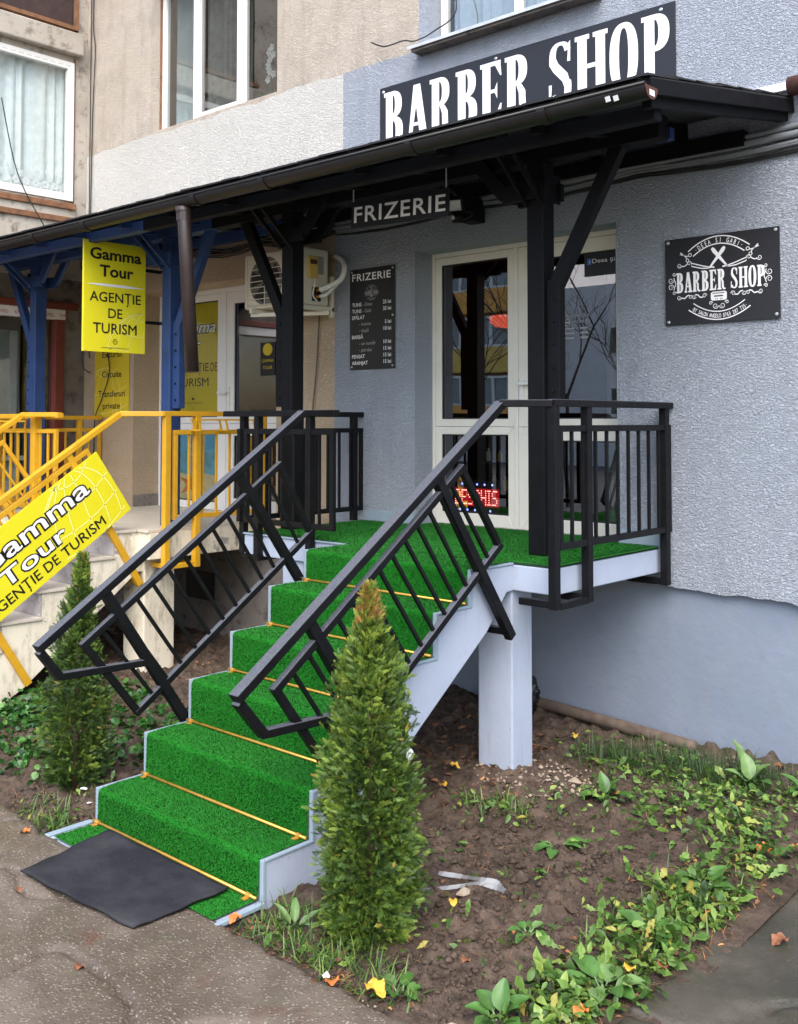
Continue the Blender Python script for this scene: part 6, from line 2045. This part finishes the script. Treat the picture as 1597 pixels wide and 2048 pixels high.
# ================================================================== ground cover
def leaf_tmpl(w=0.34, cup=0.12, droop=-0.15):
    """pointed oval leaf, unit length along x"""
    xs_ = [0, 0.18, 0.45, 0.75, 1.0]
    ws_ = [0.03, 0.75, 1.0, 0.62, 0.0]
    vs, fs, tt = [], [], []
    for i, (x, q) in enumerate(zip(xs_, ws_)):
        z = droop * x * x
        vs += [(x, -q * w, z + cup * q), (x, 0, z), (x, q * w, z + cup * q)]
        tt += [0.08, 0.0, 0.08]
    for i in range(4):
        for j in range(2):
            a = i * 3 + j
            fs.append((a, a + 1, a + 4, a + 3))
    return np.array(vs, float), np.array(fs), np.array(tt)
def lobed_tmpl():
    """round lobed ground ivy leaf"""
    vs, tt, fs = [(0.0, 0, 0)], [0.0], []
    n = 12
    for i in range(n + 1):
        a = -2.7 + 5.4 * i / n
        r_ = 0.5 * (1 - 0.12 * (i % 2)) * (1.05 + 0.12 * math.cos(a))
        vs.append((0.45 + r_ * math.cos(a), r_ * math.sin(a) * 1.05, 0.07 * math.cos(3 * a)))
        tt.append(0.06 * (i % 2))
    for i in range(0, n, 1):
        fs.append((0, 1 + i, 2 + i))
    return np.array(vs, float), np.array(fs), np.array(tt)

def cover(name, label, n, region, size, mat, tmpl, seed, lift=(0.01, 0.06), tint=(0.4, 0.2), tilt=0.5, dens=None):
    """n leaves spread over a union of soft ellipses (cx,cy,rx,ry,weight)"""
    rg = np.random.default_rng(seed)
    wts = np.array([q[4] for q in region], float); wts /= wts.sum()
    k = rg.choice(len(region), n, p=wts)
    rr = np.sqrt(rg.random(n)) * (1 + 0.12 * rg.normal(size=n)); aa = rg.uniform(0, 6.283, n)
    reg = np.array([q[:4] for q in region])[k]
    px, py = reg[:, 0] + reg[:, 2] * rr * np.cos(aa), reg[:, 1] + reg[:, 3] * rr * np.sin(aa)
    clump = fbm(px * 4, py * 4, 3, seed) + 0.12 * rg.normal(size=n)
    keep_ = (clump > (-0.02 if 'litter' not in name else -0.2)) & (py > -3.2) & (py < 0.02)
    # not through stairs, pillar, pad
    keep_ &= ~((px > -2.50) & (px < -1.14) & (py > -3.2) & (py < -2.0))
    px, py, clump = px[keep_], py[keep_], clump[keep_]
    n = len(px)
    z = np.maximum(soil_z(px, py), np.where((px > 0.27) | (py < -3.12), 0.012, -1)) + rg.uniform(lift[0], lift[1], n) * np.clip(0.6 + 2.2 * clump, 0.3, 1.5)
    yaw = rg.uniform(0, 6.283, n)
    pitch = rg.normal(0.15, tilt, n)
    fwd = np.stack([np.cos(yaw) * np.cos(pitch), np.sin(yaw) * np.cos(pitch), np.sin(pitch)], -1)
    nr = np.array([0, 0, 1.0]) + 0.65 * rg.normal(size=(n, 3))
    nr = np.cross(np.cross(fwd, nr), fwd)
    side = np.cross(nr, fwd); side /= np.linalg.norm(side, axis=1, keepdims=True)
    nn = np.cross(fwd, side)
    sc = rg.uniform(size[0], size[1], n)
    Rm = np.stack([fwd, side, nn], -1) * sc[:, None, None]
    tn = np.clip(rg.normal(tint[0], tint[1], n), 0, 0.95)
    T = np.stack([px, py, z], -1)
    o = scatter(name, *tmpl, Rm, T, tn, mat, None, True)
    o['label'] = label
    return o
def jagged_tmpl():
    xs_ = [0, 0.12, 0.22, 0.34, 0.44, 0.56, 0.66, 0.80, 1.0]
    ws_ = [0.03, 0.12, 0.42, 0.30, 0.74, 0.58, 0.98, 0.70, 0.0]
    vs, fs, tt = [], [], []
    for i, (x, q) in enumerate(zip(xs_, ws_)):
        z = -0.30 * x * x + 0.05 * math.sin(i * 2.2)
        vs += [(x - 0.05 * q, -q * 0.22, z + 0.07 * q * math.sin(i * 3.1)), (x, 0, z), (x + 0.03, q * 0.22, z + 0.07 * q * math.cos(i * 2.7))]
        tt += [0.10, -0.05, 0.08]
    for i in range(8):
        for j in range(2):
            k = i * 3 + j
            fs.append((k, k + 1, k + 4, k + 3))
    return np.array(vs, float), np.array(fs), np.array(tt)
LT, IV, JG = leaf_tmpl(0.24, 0.10, -0.28), lobed_tmpl(), jagged_tmpl()
LN = leaf_tmpl(0.13, 0.05, -0.35)
# lush strip along the right hand path
cover('weeds', 'lush green broad leaved weeds along the edge of the right hand path', 1150, [(0.14, -2.35, 0.14, 0.50, 3), (0.16, -1.65, 0.12, 0.45, 2.4), (0.02, -1.95, 0.12, 0.3, 1.2), (0.10, -2.75, 0.15, 0.2, 0.8), (0.20, -1.2, 0.12, 0.3, 0.8)], (0.02, 0.062), 'weed', LT, 31, (0.008, 0.055), (0.5, 0.24))
cover('clover', 'round leaved creeping weeds mixed into the path edge', 1300, [(0.12, -2.2, 0.18, 0.6, 3), (0.10, -1.5, 0.18, 0.5, 2), (-0.05, -0.9, 0.35, 0.35, 1.4), (-0.35, -0.55, 0.6, 0.35, 1.6)], (0.014, 0.034), 'weed', IV, 32, (0.008, 0.05), (0.45, 0.2))
cover('ragged_weeds', 'ragged dandelion like leaves trampled along the path edge', 1250, [(0.12, -2.35, 0.18, 0.55, 3), (0.12, -1.6, 0.18, 0.5, 2.4), (0.0, -1.95, 0.2, 0.4, 1.2), (-0.2, -1.0, 0.4, 0.35, 1.4), (-0.5, -0.6, 0.6, 0.35, 1.5)], (0.04, 0.10), 'weed', JG, 36, (0.006, 0.05), (0.5, 0.26), 0.6)
# near the wall and the pillar
cover('weeds', 'mixed weeds growing between the pillar and the grey wall', 1500, [(-0.65, -0.75, 0.45, 0.4, 3), (-0.15, -0.6, 0.4, 0.4, 2.5), (-1.05, -1.55, 0.25, 0.14, 1.0), (-0.85, -1.15, 0.25, 0.3, 1), (-0.2, -1.05, 0.35, 0.3, 1.4), (-1.05, -0.4, 0.3, 0.3, 0.9)], (0.018, 0.05), 'weed', LT, 33, (0.008, 0.05), (0.4, 0.24))
# dark ground ivy behind the left thuja
cover('ground_ivy', 'carpet of dark ground ivy behind the left thuja', 5200, [(-3.6, -1.9, 1.0, 0.55, 3), (-4.6, -1.9, 0.8, 0.5, 2), (-2.9, -1.75, 0.45, 0.4, 1.6), (-3.4, -2.55, 0.45, 0.3, 1.0), (-3.05, -1.25, 0.4, 0.3, 0.8), (-5.4, -2.3, 0.6, 0.6, 1.0), (-4.2, -2.5, 0.7, 0.4, 2.0)], (0.022, 0.052), 'weeddark', IV, 34, (0.01, 0.07), (0.5, 0.22))
cover('scattered_weeds', 'sparse small weeds dotted over the bare soil', 700, [(-0.6, -1.9, 0.75, 0.7, 3), (-2.75, -2.75, 0.35, 0.3, 1.2), (-1.0, -2.95, 0.45, 0.16, 2.0), (-0.35, -2.75, 0.5, 0.3, 1), (-2.55, -3.02, 0.2, 0.12, 0.8)], (0.025, 0.07), 'weed', JG, 35, (0.004, 0.03), (0.5, 0.24))

def blades(name, label, n, region, hgt, mat, seed, tint=(0.45, 0.2), bend=0.5, w=0.0035):
    rg = np.random.default_rng(seed)
    tv = np.array([(0, -1, 0), (0, 1, 0), (0.35, -0.8, 0), (0.35, 0.8, 0), (0.7, -0.55, -0.06), (0.7, 0.55, -0.06), (1.0, 0, -0.2), (1.0, 0.02, -0.2)], float)
    tf = np.array([(0, 1, 3, 2), (2, 3, 5, 4), (4, 5, 7, 6)])
    wts = np.array([q[4] for q in region], float); wts /= wts.sum()
    k = rg.choice(len(region), n, p=wts)
    rr = np.sqrt(rg.random(n)); aa = rg.uniform(0, 6.283, n)
    reg = np.array([q[:4] for q in region])[k]
    px, py = reg[:, 0] + reg[:, 2] * rr * np.cos(aa), reg[:, 1] + reg[:, 3] * rr * np.sin(aa)
    ok = (py < 0.0) & ~((px > -2.50) & (px < -1.14) & (py > -3.2) & (py < -2.0)); px, py = px[ok], py[ok]; n = len(px)
    yaw = rg.uniform(0, 6.283, n); pt = np.clip(rg.normal(0.75 if 'stems' not in name else 0.12, bend, n), 0.05, 1.5)
    fwd = np.stack([np.cos(yaw) * np.cos(pt), np.sin(yaw) * np.cos(pt), np.sin(pt)], -1)
    side = np.stack([-np.sin(yaw), np.cos(yaw), np.zeros(n)], -1); nn = np.cross(fwd, side)
    L = rg.uniform(hgt[0], hgt[1], n)
    Rm = np.stack([fwd * L[:, None], side * w, nn * L[:, None]], -1)
    o = scatter(name, tv, tf, np.array([0, 0, .05, .05, .1, .1, .15, .15]), Rm, np.stack([px, py, soil_z(px, py)], -1), np.clip(rg.normal(tint[0], tint[1], n), 0, 0.9), mat, None, True)
    o['label'] = label
    return o
blades('grass', 'wispy fine dark grass flopping over below the grey wall', 1900, [(-0.75, -0.42, 0.35, 0.22, 3), (-0.45, -0.30, 0.3, 0.18, 2), (-1.0, -0.55, 0.22, 0.2, 1), (-0.15, -0.35, 0.2, 0.15, 0.7)], (0.07, 0.17), 'grass', 41, (0.2, 0.15), 0.35, 0.0016)
blades('grass', 'short straggly grass tufts round the right thuja and the path', 1000, [(-0.95, -2.95, 0.35, 0.16, 3), (-0.55, -3.0, 0.3, 0.12, 1.5), (0.1, -1.9, 0.2, 0.7, 1.5), (-1.05, -1.5, 0.2, 0.12, 1.2), (-2.7, -3.0, 0.2, 0.12, 1)], (0.04, 0.12), 'grass', 42, (0.6, 0.2))

blades('dry_stems', 'dry straw coloured stems and roots strewn over soil and weeds', 900, [(-0.5, -2.1, 0.8, 0.8, 2), (0.12, -2.0, 0.22, 0.9, 3), (-0.5, -0.8, 0.6, 0.5, 2), (-2.8, -2.6, 0.5, 0.5, 1), (-0.8, -3.0, 0.5, 0.1, 1.2)], (0.03, 0.11), 'litterleaf', 43, (0.7, 0.2), 0.25, 0.0016)
# leaf litter in the shade under the landing and around
def litter(name, label, n, region, seed, size=(0.02, 0.05)):
    return cover(name, label, n, region, size, 'litterleaf', LT, seed, (0.002, 0.012), (0.42, 0.25), 0.15)
litter('leaf_litter', 'brown dead leaves lying in the shade under the porch', 900, [(-1.75, -0.9, 0.5, 0.6, 3), (-1.25, -1.4, 0.35, 0.25, 1.0), (-2.6, -0.8, 0.6, 0.6, 1), (-4.0, -0.9, 0.9, 0.6, 1)], 51)
litter('leaf_litter', 'brown leaf fragments scattered along the pavement edge and garden', 420, [(-0.9, -3.05, 0.6, 0.1, 2), (0.1, -2.0, 0.25, 0.9, 2), (-0.5, -2.2, 0.8, 0.7, 1.5), (-2.7, -2.9, 0.4, 0.2, 0.8)], 52, (0.012, 0.035))

# soil clods and crumbs
def rock_tmpl(seed):
    rg = np.random.default_rng(seed)
    vs = [(0, 0, 1), (0, 0, -0.6)]
    for k in range(6):
        a = k * math.pi / 3
        r_ = rg.uniform(0.75, 1.15)
        vs.append((r_ * math.cos(a), r_ * math.sin(a), rg.uniform(-0.3, 0.45)))
    fs = [(0, 2 + k, 2 + (k + 1) % 6) for k in range(6)] + [(1, 2 + (k + 1) % 6, 2 + k) for k in range(6)]
    return np.array(vs, float), np.array(fs), np.zeros(8)
def clods(name, label, n, region, size, mat, seed, smooth=False):
    rg = np.random.default_rng(seed)
    wts = np.array([q[4] for q in region], float); wts /= wts.sum()
    k = rg.choice(len(region), n, p=wts)
    rr = np.sqrt(rg.random(n)); aa = rg.uniform(0, 6.283, n)
    reg = np.array([q[:4] for q in region])[k]
    px, py = reg[:, 0] + reg[:, 2] * rr * np.cos(aa), reg[:, 1] + reg[:, 3] * rr * np.sin(aa)
    ok = (py < -0.02) & ~((px > -2.50) & (px < -1.14) & (py > -3.2) & (py < -2.0)); px, py = px[ok], py[ok]; n = len(px)
    sc = size[0] + (size[1] - size[0]) * rg.random(n) ** 2.5
    yw = rg.uniform(0, 6.283, n)
    c_, s_ = np.cos(yw), np.sin(yw)
    z0_ = np.zeros(n)
    Rm = np.stack([np.stack([c_ * sc, s_ * sc * rg.uniform(0.6, 1.3, n), z0_], -1), np.stack([-s_ * sc * rg.uniform(0.6, 1.1, n), c_ * sc, z0_ + sc * rg.uniform(-.3, .3, n)], -1), np.stack([z0_ + sc * rg.uniform(-.3, .3, n), z0_, sc * rg.uniform(0.5, 0.9, n)], -1)], -1)
    o = scatter(name, *rock_tmpl(seed), Rm, np.stack([px, py, np.maximum(soil_z(px, py), np.where((py < -3.1), 0.004, -1)) + sc * 0.1], -1), np.zeros(n), mat, None, True, smooth)
    o['label'] = label
    return o
clods('soil_clods', 'crumbly clods of freshly turned brown soil', 1100, [(-0.5, -2.2, 0.75, 0.75, 4), (-0.8, -1.7, 0.5, 0.4, 1.5), (-2.8, -2.75, 0.4, 0.35, 1.2), (-1.5, -1.2, 0.5, 0.5, 0.6), (-0.4, -2.85, 0.5, 0.25, 1.2)], (0.004, 0.024), 'soil', 61)
clods('soil_crumbs', 'fine crumbs and grit on the turned soil', 9000, [(-0.5, -2.1, 0.8, 0.85, 4), (-2.8, -2.75, 0.4, 0.35, 1.0), (-0.5, -0.8, 0.7, 0.6, 1.0), (-0.7, -2.95, 0.6, 0.2, 1.0)], (0.002, 0.011), 'soil', 64)
clods('mortar_crumbs', 'pale mortar crumbs spilled round the foot of the pillar', 420, [(-1.15, -1.1, 0.3, 0.28, 3), (-0.95, -0.95, 0.2, 0.2, 1), (-0.55, -0.14, 0.4, 0.08, 0.8)], (0.004, 0.017), 'rubble', 62)
clods('pebbles', 'loose grit and pebbles on the worn pavement', 500, [(-1.1, -3.5, 0.9, 0.3, 3), (-0.4, -3.2, 0.5, 0.12, 1), (-2.2, -3.3, 0.4, 0.12, 0.8)], (0.003, 0.010), 'stone', 63)
STN = [(-0.60, -2.33, 0.042, 'pale lump of stone beside the white plastic strip'), (-0.52, -2.05, 0.055, 'dark brown soil lump in the middle of the bed'), (-0.24, -2.10, 0.06, 'largest brown soil lump in the bare bed'), (-0.10, -3.02, 0.035, 'pale stone at the pavement edge'), (-0.93, -0.98, 0.045, 'grey stone by the mortar crumbs')]
for i, (x, y, r_, lb) in enumerate(STN):
    v, f, _ = rock_tmpl(70 + i)
    m2 = MB(); z = float(soil_z(x, y)); m2.add([(x + a * r_, y + b * r_ * 0.8, z + c * r_ * 0.7 + r_ * 0.15) for a, b, c in v], [tuple(q) for q in f])
    o = m2.build('stone' if 'stone' in lb else 'soil_lump', 'stone' if 'stone' in lb else 'soil', None, 0.006)
    tag(o, lb, 'stone' if 'stone' in lb else 'soil lump')

# ------------------------------------------------------------------ dock plants with big single leaves
def big_leaf(mb_, base, yaw, pitch, L, w, curl=0.5, wave=0.06):
    n, m = 8, 4
    vs, fs = [], []
    f = Vector((math.cos(yaw), math.sin(yaw), 0)); s = Vector((-math.sin(yaw), math.cos(yaw), 0))
    p = Vector(base); a = pitch
    step = L / n
    for i in range(n + 1):
        u_ = i / n
        ww = w * (math.sin(math.pi * min(1, u_ ** 0.75 * 0.97 + 0.02)) ** 0.85) + 0.003
        nrm = Vector((0, 0, 1)) * math.cos(a) - f * math.sin(a)
        for j in range(-m, m + 1):
            q = j / m
            vs.append(p + s * (q * ww) + nrm * (abs(q) ** 1.5 * ww * 0.35 + wave * ww * math.sin(u_ * 14 + j * 1.7) * abs(q)))
        p = p + (f * math.cos(a) + Vector((0, 0, 1)) * math.sin(a)) * step
        a -= curl / n * (1 + u_)
    k = 2 * m + 1
    for i in range(n):
        for j in range(2 * m):
            fs.append((i * k + j, i * k + j + 1, (i + 1) * k + j + 1, (i + 1) * k + j))
    mb_.add(vs, fs)
def dock(label, x, y, leaves, mat='dock', k=0.8):
    z = float(soil_z(x, y))
    t = thing('dock_plant', label, 'plant', (x, y, z))
    for i, (yaw, pitch, L, w, mt) in enumerate(leaves):
        L, w = L * k, w * k * 0.95
        st_ = Vector((x + 0.012 * math.cos(yaw), y + 0.012 * math.sin(yaw), z - 0.004))
        tip = st_ + Vector((math.cos(yaw) * math.cos(pitch + 0.3), math.sin(yaw) * math.cos(pitch + 0.3), math.sin(pitch + 0.3))) * (L * 0.35)
        m2 = MB(); big_leaf(m2, tip, R(math.degrees(yaw)), pitch, L, w); lf = m2.build('leaf', mt or mat, t, 0, True, recalc=False)
        m3 = MB(); m3.tube([st_, tip + (tip - st_) * 0.12], [0.0045, 0.003], 6); m3.build('stalk', 'dockpale', lf)
    return t
def spread(n, L, w, seed, up=0.75):
    rr = random.Random(seed)
    return [(6.283 * i / n + rr.uniform(-0.4, 0.4), rr.uniform(up * 0.4, up * 1.3), L * rr.uniform(0.7, 1.2), w * rr.uniform(0.8, 1.2), rr.choice([None, None, 'dockpale'])) for i in range(n)]
dock('dock plant with two upright bright leaves right of the pillar', -0.72, -1.02, [(2.6, 1.35, 0.13, 0.040, None), (0.6, 1.2, 0.12, 0.042, None), (-1.2, 0.5, 0.14, 0.04, None), (-0.2, 0.5, 0.16, 0.045, None), (-2.2, 0.35, 0.13, 0.04, None), (1.8, 0.5, 0.12, 0.04, None), (3.6, 0.3, 0.12, 0.035, None)])
dock('dock plant with tall pale leaves near the wall at the right edge', -0.22, -0.42, [(2.4, 1.3, 0.17, 0.05, 'dockpale'), (0.4, 1.1, 0.16, 0.05, 'dockpale'), (-1.3, 0.7, 0.15, 0.05, None), (-0.4, 0.6, 0.15, 0.045, None), (-2.6, 0.8, 0.14, 0.045, 'dockpale'), (1.4, 1.0, 0.13, 0.04, None)])
dock('single tall pale dock leaf standing against the grey wall', -0.33, -0.24, [(2.9, 1.35, 0.17, 0.038, 'dockpale'), (0.2, 0.9, 0.11, 0.04, 'dockpale'), (-1.4, 0.6, 0.11, 0.035, None)])
dock('leafy dock plant cut by the bottom edge of the picture', 0.0, -2.90, [(1.9, 1.25, 0.16, 0.05, None), (0.9, 0.8, 0.15, 0.055, None), (-0.4, 0.5, 0.15, 0.05, None), (-1.6, 0.4, 0.15, 0.05, None), (-2.6, 0.5, 0.14, 0.045, None), (2.9, 0.6, 0.15, 0.05, None), (0.2, 1.0, 0.12, 0.04, None)], 'dock', 0.6)
dock('bright dock plant at the right picture edge above the path', 0.08, -0.40, spread(7, 0.16, 0.05, 5))
dock('low rosette with flat leaves between pillar and thuja', -0.62, -1.62, spread(6, 0.11, 0.032, 6, 0.25))
dock('small rosette in front of the pillar foot', -1.08, -1.50, spread(9, 0.09, 0.018, 7, 0.5))
dock('broad leaved rosette in the weeds at the path bend', 0.12, -2.12, spread(8, 0.13, 0.042, 8, 0.5))
dock('large pale leaf clump hanging over the path edge', 0.16, -2.52, spread(8, 0.14, 0.045, 9, 0.45))
dock('glossy leaf clump in the upper weeds by the path', 0.10, -1.62, spread(8, 0.12, 0.042, 10, 0.55))
dock('small rosette alone on the bare soil', -0.22, -2.42, spread(6, 0.07, 0.02, 12, 0.4))
dock('yellowing rosette beside the thuja foot', -0.93, -2.95, spread(7, 0.11, 0.016, 13, 0.8), 'dockpale')
dock('leafy clump right of the thuja foot', -0.36, -2.98, spread(7, 0.09, 0.03, 14, 0.5))

# ------------------------------------------------------------------ single fallen leaves
FL = [(-0.45, -3.05, 'leafyellow', 0.085, 'yellow fallen leaf on the pavement edge below the right thuja'), (-0.53, -3.14, 'leaforange', 0.06, 'orange fallen leaf beside the yellow one on the pavement edge'),
      (-1.15, -3.04, 'leaforange', 0.055, 'orange fallen leaf by the corner of the green steps'), (0.15, -1.21, 'leaforange', 0.085, 'large orange leaf in the weeds at right'),
      (0.24, -1.84, 'leaforange', 0.055, 'orange leaf at the path edge among weeds'), (0.25, -1.04, 'leaforange', 0.07, 'red orange leaf at the right picture edge'),
      (0.21, -2.44, 'leafyellow', 0.05, 'yellow leaf in the lower weeds'), (0.50, -1.78, 'leafbrown', 0.07, 'brown leaf lying on the dark path at right'),
      (-1.53, -1.28, 'leafyellow', 0.06, 'yellow leaf behind the pillar foot'), (-1.38, -1.50, 'leafyellow', 0.055, 'curled yellow leaf left of the pillar foot'),
      (-1.30, -0.38, 'leafyellow', 0.045, 'small yellow leaf by the pipe at the wall'), (0.26, -2.33, 'leafbrown', 0.055, 'brown leaf on the edge of the path'),
      (-2.53, -3.18, 'leaforange', 0.05, 'orange leaf on the pavement at far left'), (-2.02, -3.50, 'leafbrown', 0.03, 'tiny brown leaf on the pavement left of the mat'),
      (-1.27, -3.67, 'leafbrown', 0.045, 'brown leaf on the pavement at bottom left'), (0.19, -2.68, 'leaforange', 0.06, 'orange leaf at the bottom edge of the weeds'),
      (-0.20, -0.15, 'leafbrown', 0.06, 'brown leaf against the grey plinth'), (-0.65, -1.0, 'leaforange', 0.035, 'small orange leaf under the dock plant'),
      (-0.56, -2.45, 'leafyellow', 0.04, 'pale yellow leaf on the soil right of the thuja'), (-0.27, -2.75, 'leafbrown', 0.045, 'brown leaf on the soil at bottom centre')]
for i, (x, y, mt, L, lb) in enumerate(FL):
    onp = (y < -3.1) or x > 0.3
    z = 0.022 if onp else float(soil_z(x, y)) + 0.035
    m2 = MB(); big_leaf(m2, (x, y, z), i * 2.4, 0.25, L, L * 0.36, 0.9, 0.35)
    tag(m2.build('fallen_leaf', mt, None, 0, True, recalc=False), lb, 'leaf', 'single fallen leaves')

# scraps
LS = [(-2.79, -2.74, 'white scrap on the soil under the left thuja'), (-2.64, -2.80, 'small white scrap left of the bottom step'),
      (-2.30, -2.60, 'white scrap against the left side of the steps'), (0.0, -2.43, 'crumpled white foil scrap on the bare soil'), (-0.60, -3.10, 'white scrap at the thuja foot')]
for i, (x, y, lb) in enumerate(LS):
    z = 0.047 if 'on the mat' in lb else (0.022 if y < -3.12 else float(soil_z(x, y)) + 0.02)
    rr = random.Random(i); s_ = 0.022
    pts = [(x + s_ * math.cos(a) * rr.uniform(0.6, 1.3), y + s_ * math.sin(a) * rr.uniform(0.5, 1.2), z + rr.uniform(0, 0.012)) for a in (0, 1.1, 2.2, 3.4, 4.6)]
    m2 = MB(); m2.add([(x, y, z + 0.012)] + pts, [(0, 1 + k, 1 + (k + 1) % 5) for k in range(5)])
    tag(m2.build('paper_scrap', 'litter', None, recalc=False), lb, 'litter', 'white scraps on the ground')

# white plastic strip bent into a V
z = float(soil_z(-0.6, -2.3)) + 0.03
m2 = MB(); put_ = [(-0.80, -2.25), (-0.68, -2.20), (-0.56, -2.17), (-0.505, -2.18), (-0.50, -2.215), (-0.56, -2.27), (-0.65, -2.33), (-0.76, -2.42)]
sp2 = spline([(a, b, float(soil_z(a, b)) + 0.022 + 0.008 * math.sin(i * 2.1)) for i, (a, b) in enumerate(put_)], 5)
for i in range(len(sp2) - 1):
    a, b = sp2[i], sp2[i + 1]
    w_ = Vector((0, 0, 0.012))
    q = 0.5 * math.sin(i * 0.9)
    s2 = Vector((0.006, 0.008 * q, 0.010))
    m2.add([a - s2, b - s2, b + s2, a + s2], [(0, 1, 2, 3)])
tag(m2.build('plastic_strip', 'strap', None, recalc=False), 'bent white plastic strip lying on the soil behind the thuja', 'litter')

# muddy pipe along the plinth, black bag behind the pillar, white cap on the stair side
m2 = MB(); m2.tube(spline([(-2.3, 0.01, 0.10), (-1.80, -0.02, 0.115), (-1.2, -0.06, 0.10), (-0.68, -0.10, 0.085)]), 0.036, 12)
tag(m2.build('ground_pipe', 'earthpipe', None, 0, True), 'muddy brown pipe lying along the foot of the grey wall', 'pipe')
bg_ = MB()
import bmesh
bm = bmesh.new(); bmesh.ops.create_icosphere(bm, subdivisions=4, radius=1)
for v in bm.verts:
    c = v.co
    f = 1 + 0.55 * float(fbm(np.array(c.x * 2.5 + 7), np.array(c.y * 2.5 + c.z * 3.1), 3, 77)) + 0.25 * float(fbm(np.array(c.x * 7), np.array(c.z * 7 + c.y * 5), 2, 78))
    c *= f
    c.x, c.y, c.z = c.x * 0.16, c.y * 0.10, c.z * 0.15
    if c.z < -0.12: c.z = -0.12
me = bpy.data.meshes.new('rubbish_bag'); bm.to_mesh(me); bm.free()
bo = link('rubbish_bag', me, 'bag', None, 0, True); bo.location = (-1.87, -0.16, 0.20)
tag(bo, 'crumpled black plastic bag behind the porch pillar', 'bag')
pc = MB(); pc.tube([(-1.185, -2.03, 0.40), (-1.155, -2.03, 0.40)], 0.028, 14)
tag(pc.build('pipe_cap', 'white', None, 0.004), 'white round cap on the stair side behind the thuja', 'cap')

# ================================================================== across the yard, seen in the door glass
op = thing('opposite_block', 'apartment block with ochre and orange balconies mirrored in the door glass', 'building', (-34, -36, 0))
MB().box(-62, -26.8, -46, -36, -0.14, 16).build('wall', 'farwall', op)
MB().box(-26.8, -10, -46, -36.4, -0.14, 8.5).build('wall', 'farwall', op)
for c_ in range(5):
    xc = -56.6 + 6.6 * c_
    for f_ in range(5):
        z = 1.6 + 2.9 * f_
        mt = ('orangewall', 'ochrewall')[(f_ + c_) % 2]
        m2 = MB(); m2.prism([(xc - 3.0, -36.0), (xc - 2.6, -34.8), (xc + 2.6, -34.8), (xc + 3.0, -36.0)], 'z', z, z + 1.2); m2.build('balcony', mt, op)
        m2 = MB()
        m2.box(xc - 2.55, xc + 2.55, -34.9, -34.82, z + 1.2, z + 1.3); m2.box(xc - 2.55, xc + 2.55, -34.9, -34.82, z + 2.6, z + 2.72)
        for k in range(6):
            m2.box(xc - 2.55 + 1.0 * k, xc - 2.40 + 1.0 * k, -34.9, -34.82, z + 1.3, z + 2.6)
        w_ = m2.build('window', 'pvc', op)
        m2 = MB(); m2.box(xc - 2.5, xc + 2.5, -34.98, -34.94, z + 1.2, z + 2.7); m2.build('pane', 'shadegrey', w_)
for k in range(6):
    for f_ in range(2):
        x, z = -25.5 + 2.6 * k, 2.2 + 2.9 * f_
        if k % 2:
            m2 = MB(); m2.box(x, x + 1.4, -36.45, -36.38, z, z + 1.4); w_ = m2.build('window', 'pvc', op)
            m2 = MB(); m2.box(x + 0.1, x + 0.65, -36.375, -36.36, z + 0.1, z + 1.3); m2.box(x + 0.75, x + 1.3, -36.375, -36.36, z + 0.1, z + 1.3); m2.build('pane', 'dark', w_)

def bare_tree(label, x, y, H, seed):
    rr = random.Random(seed)
    t = thing('bare_tree', label, 'tree', (x, y, -0.14))
    tr = MB(); cr = MB()
    def grow(p, d, L, r_, lev, mb_):
        q = p + d * L * 0.5 + Vector((rr.uniform(-.05, .05), rr.uniform(-.05, .05), 0)) * L
        e = p + d * L
        mb_.tube([p, q, e], [r_, r_ * 0.85, r_ * 0.65], 6 if lev < 2 else 4, False)
        if lev >= 5:
            return
        for k in range(3 if lev < 4 else 2):
            nd = (d + Vector((rr.uniform(-1, 1), rr.uniform(-1, 1), rr.uniform(-0.25, 0.7))) * 0.75).normalized()
            grow(e if k else q, nd, L * rr.uniform(0.58, 0.8), r_ * 0.58, lev + 1, cr)
    grow(Vector((x, y, -0.2)), Vector((0, 0, 1)), H * 0.32, H * 0.008, 0, tr)
    tr.build('trunk', 'bark2', t, recalc=False); cr.build('crown', 'bark2', t, recalc=False)
bare_tree('leafless tree across the yard mirrored in the right door pane', -11.5, -15, 8.5, 3)
bare_tree('leafless tree across the yard mirrored in the left door pane', -17.5, -19, 8.0, 8)
bare_tree('smaller leafless tree across the yard', -8.0, -13.0, 6.5, 15)
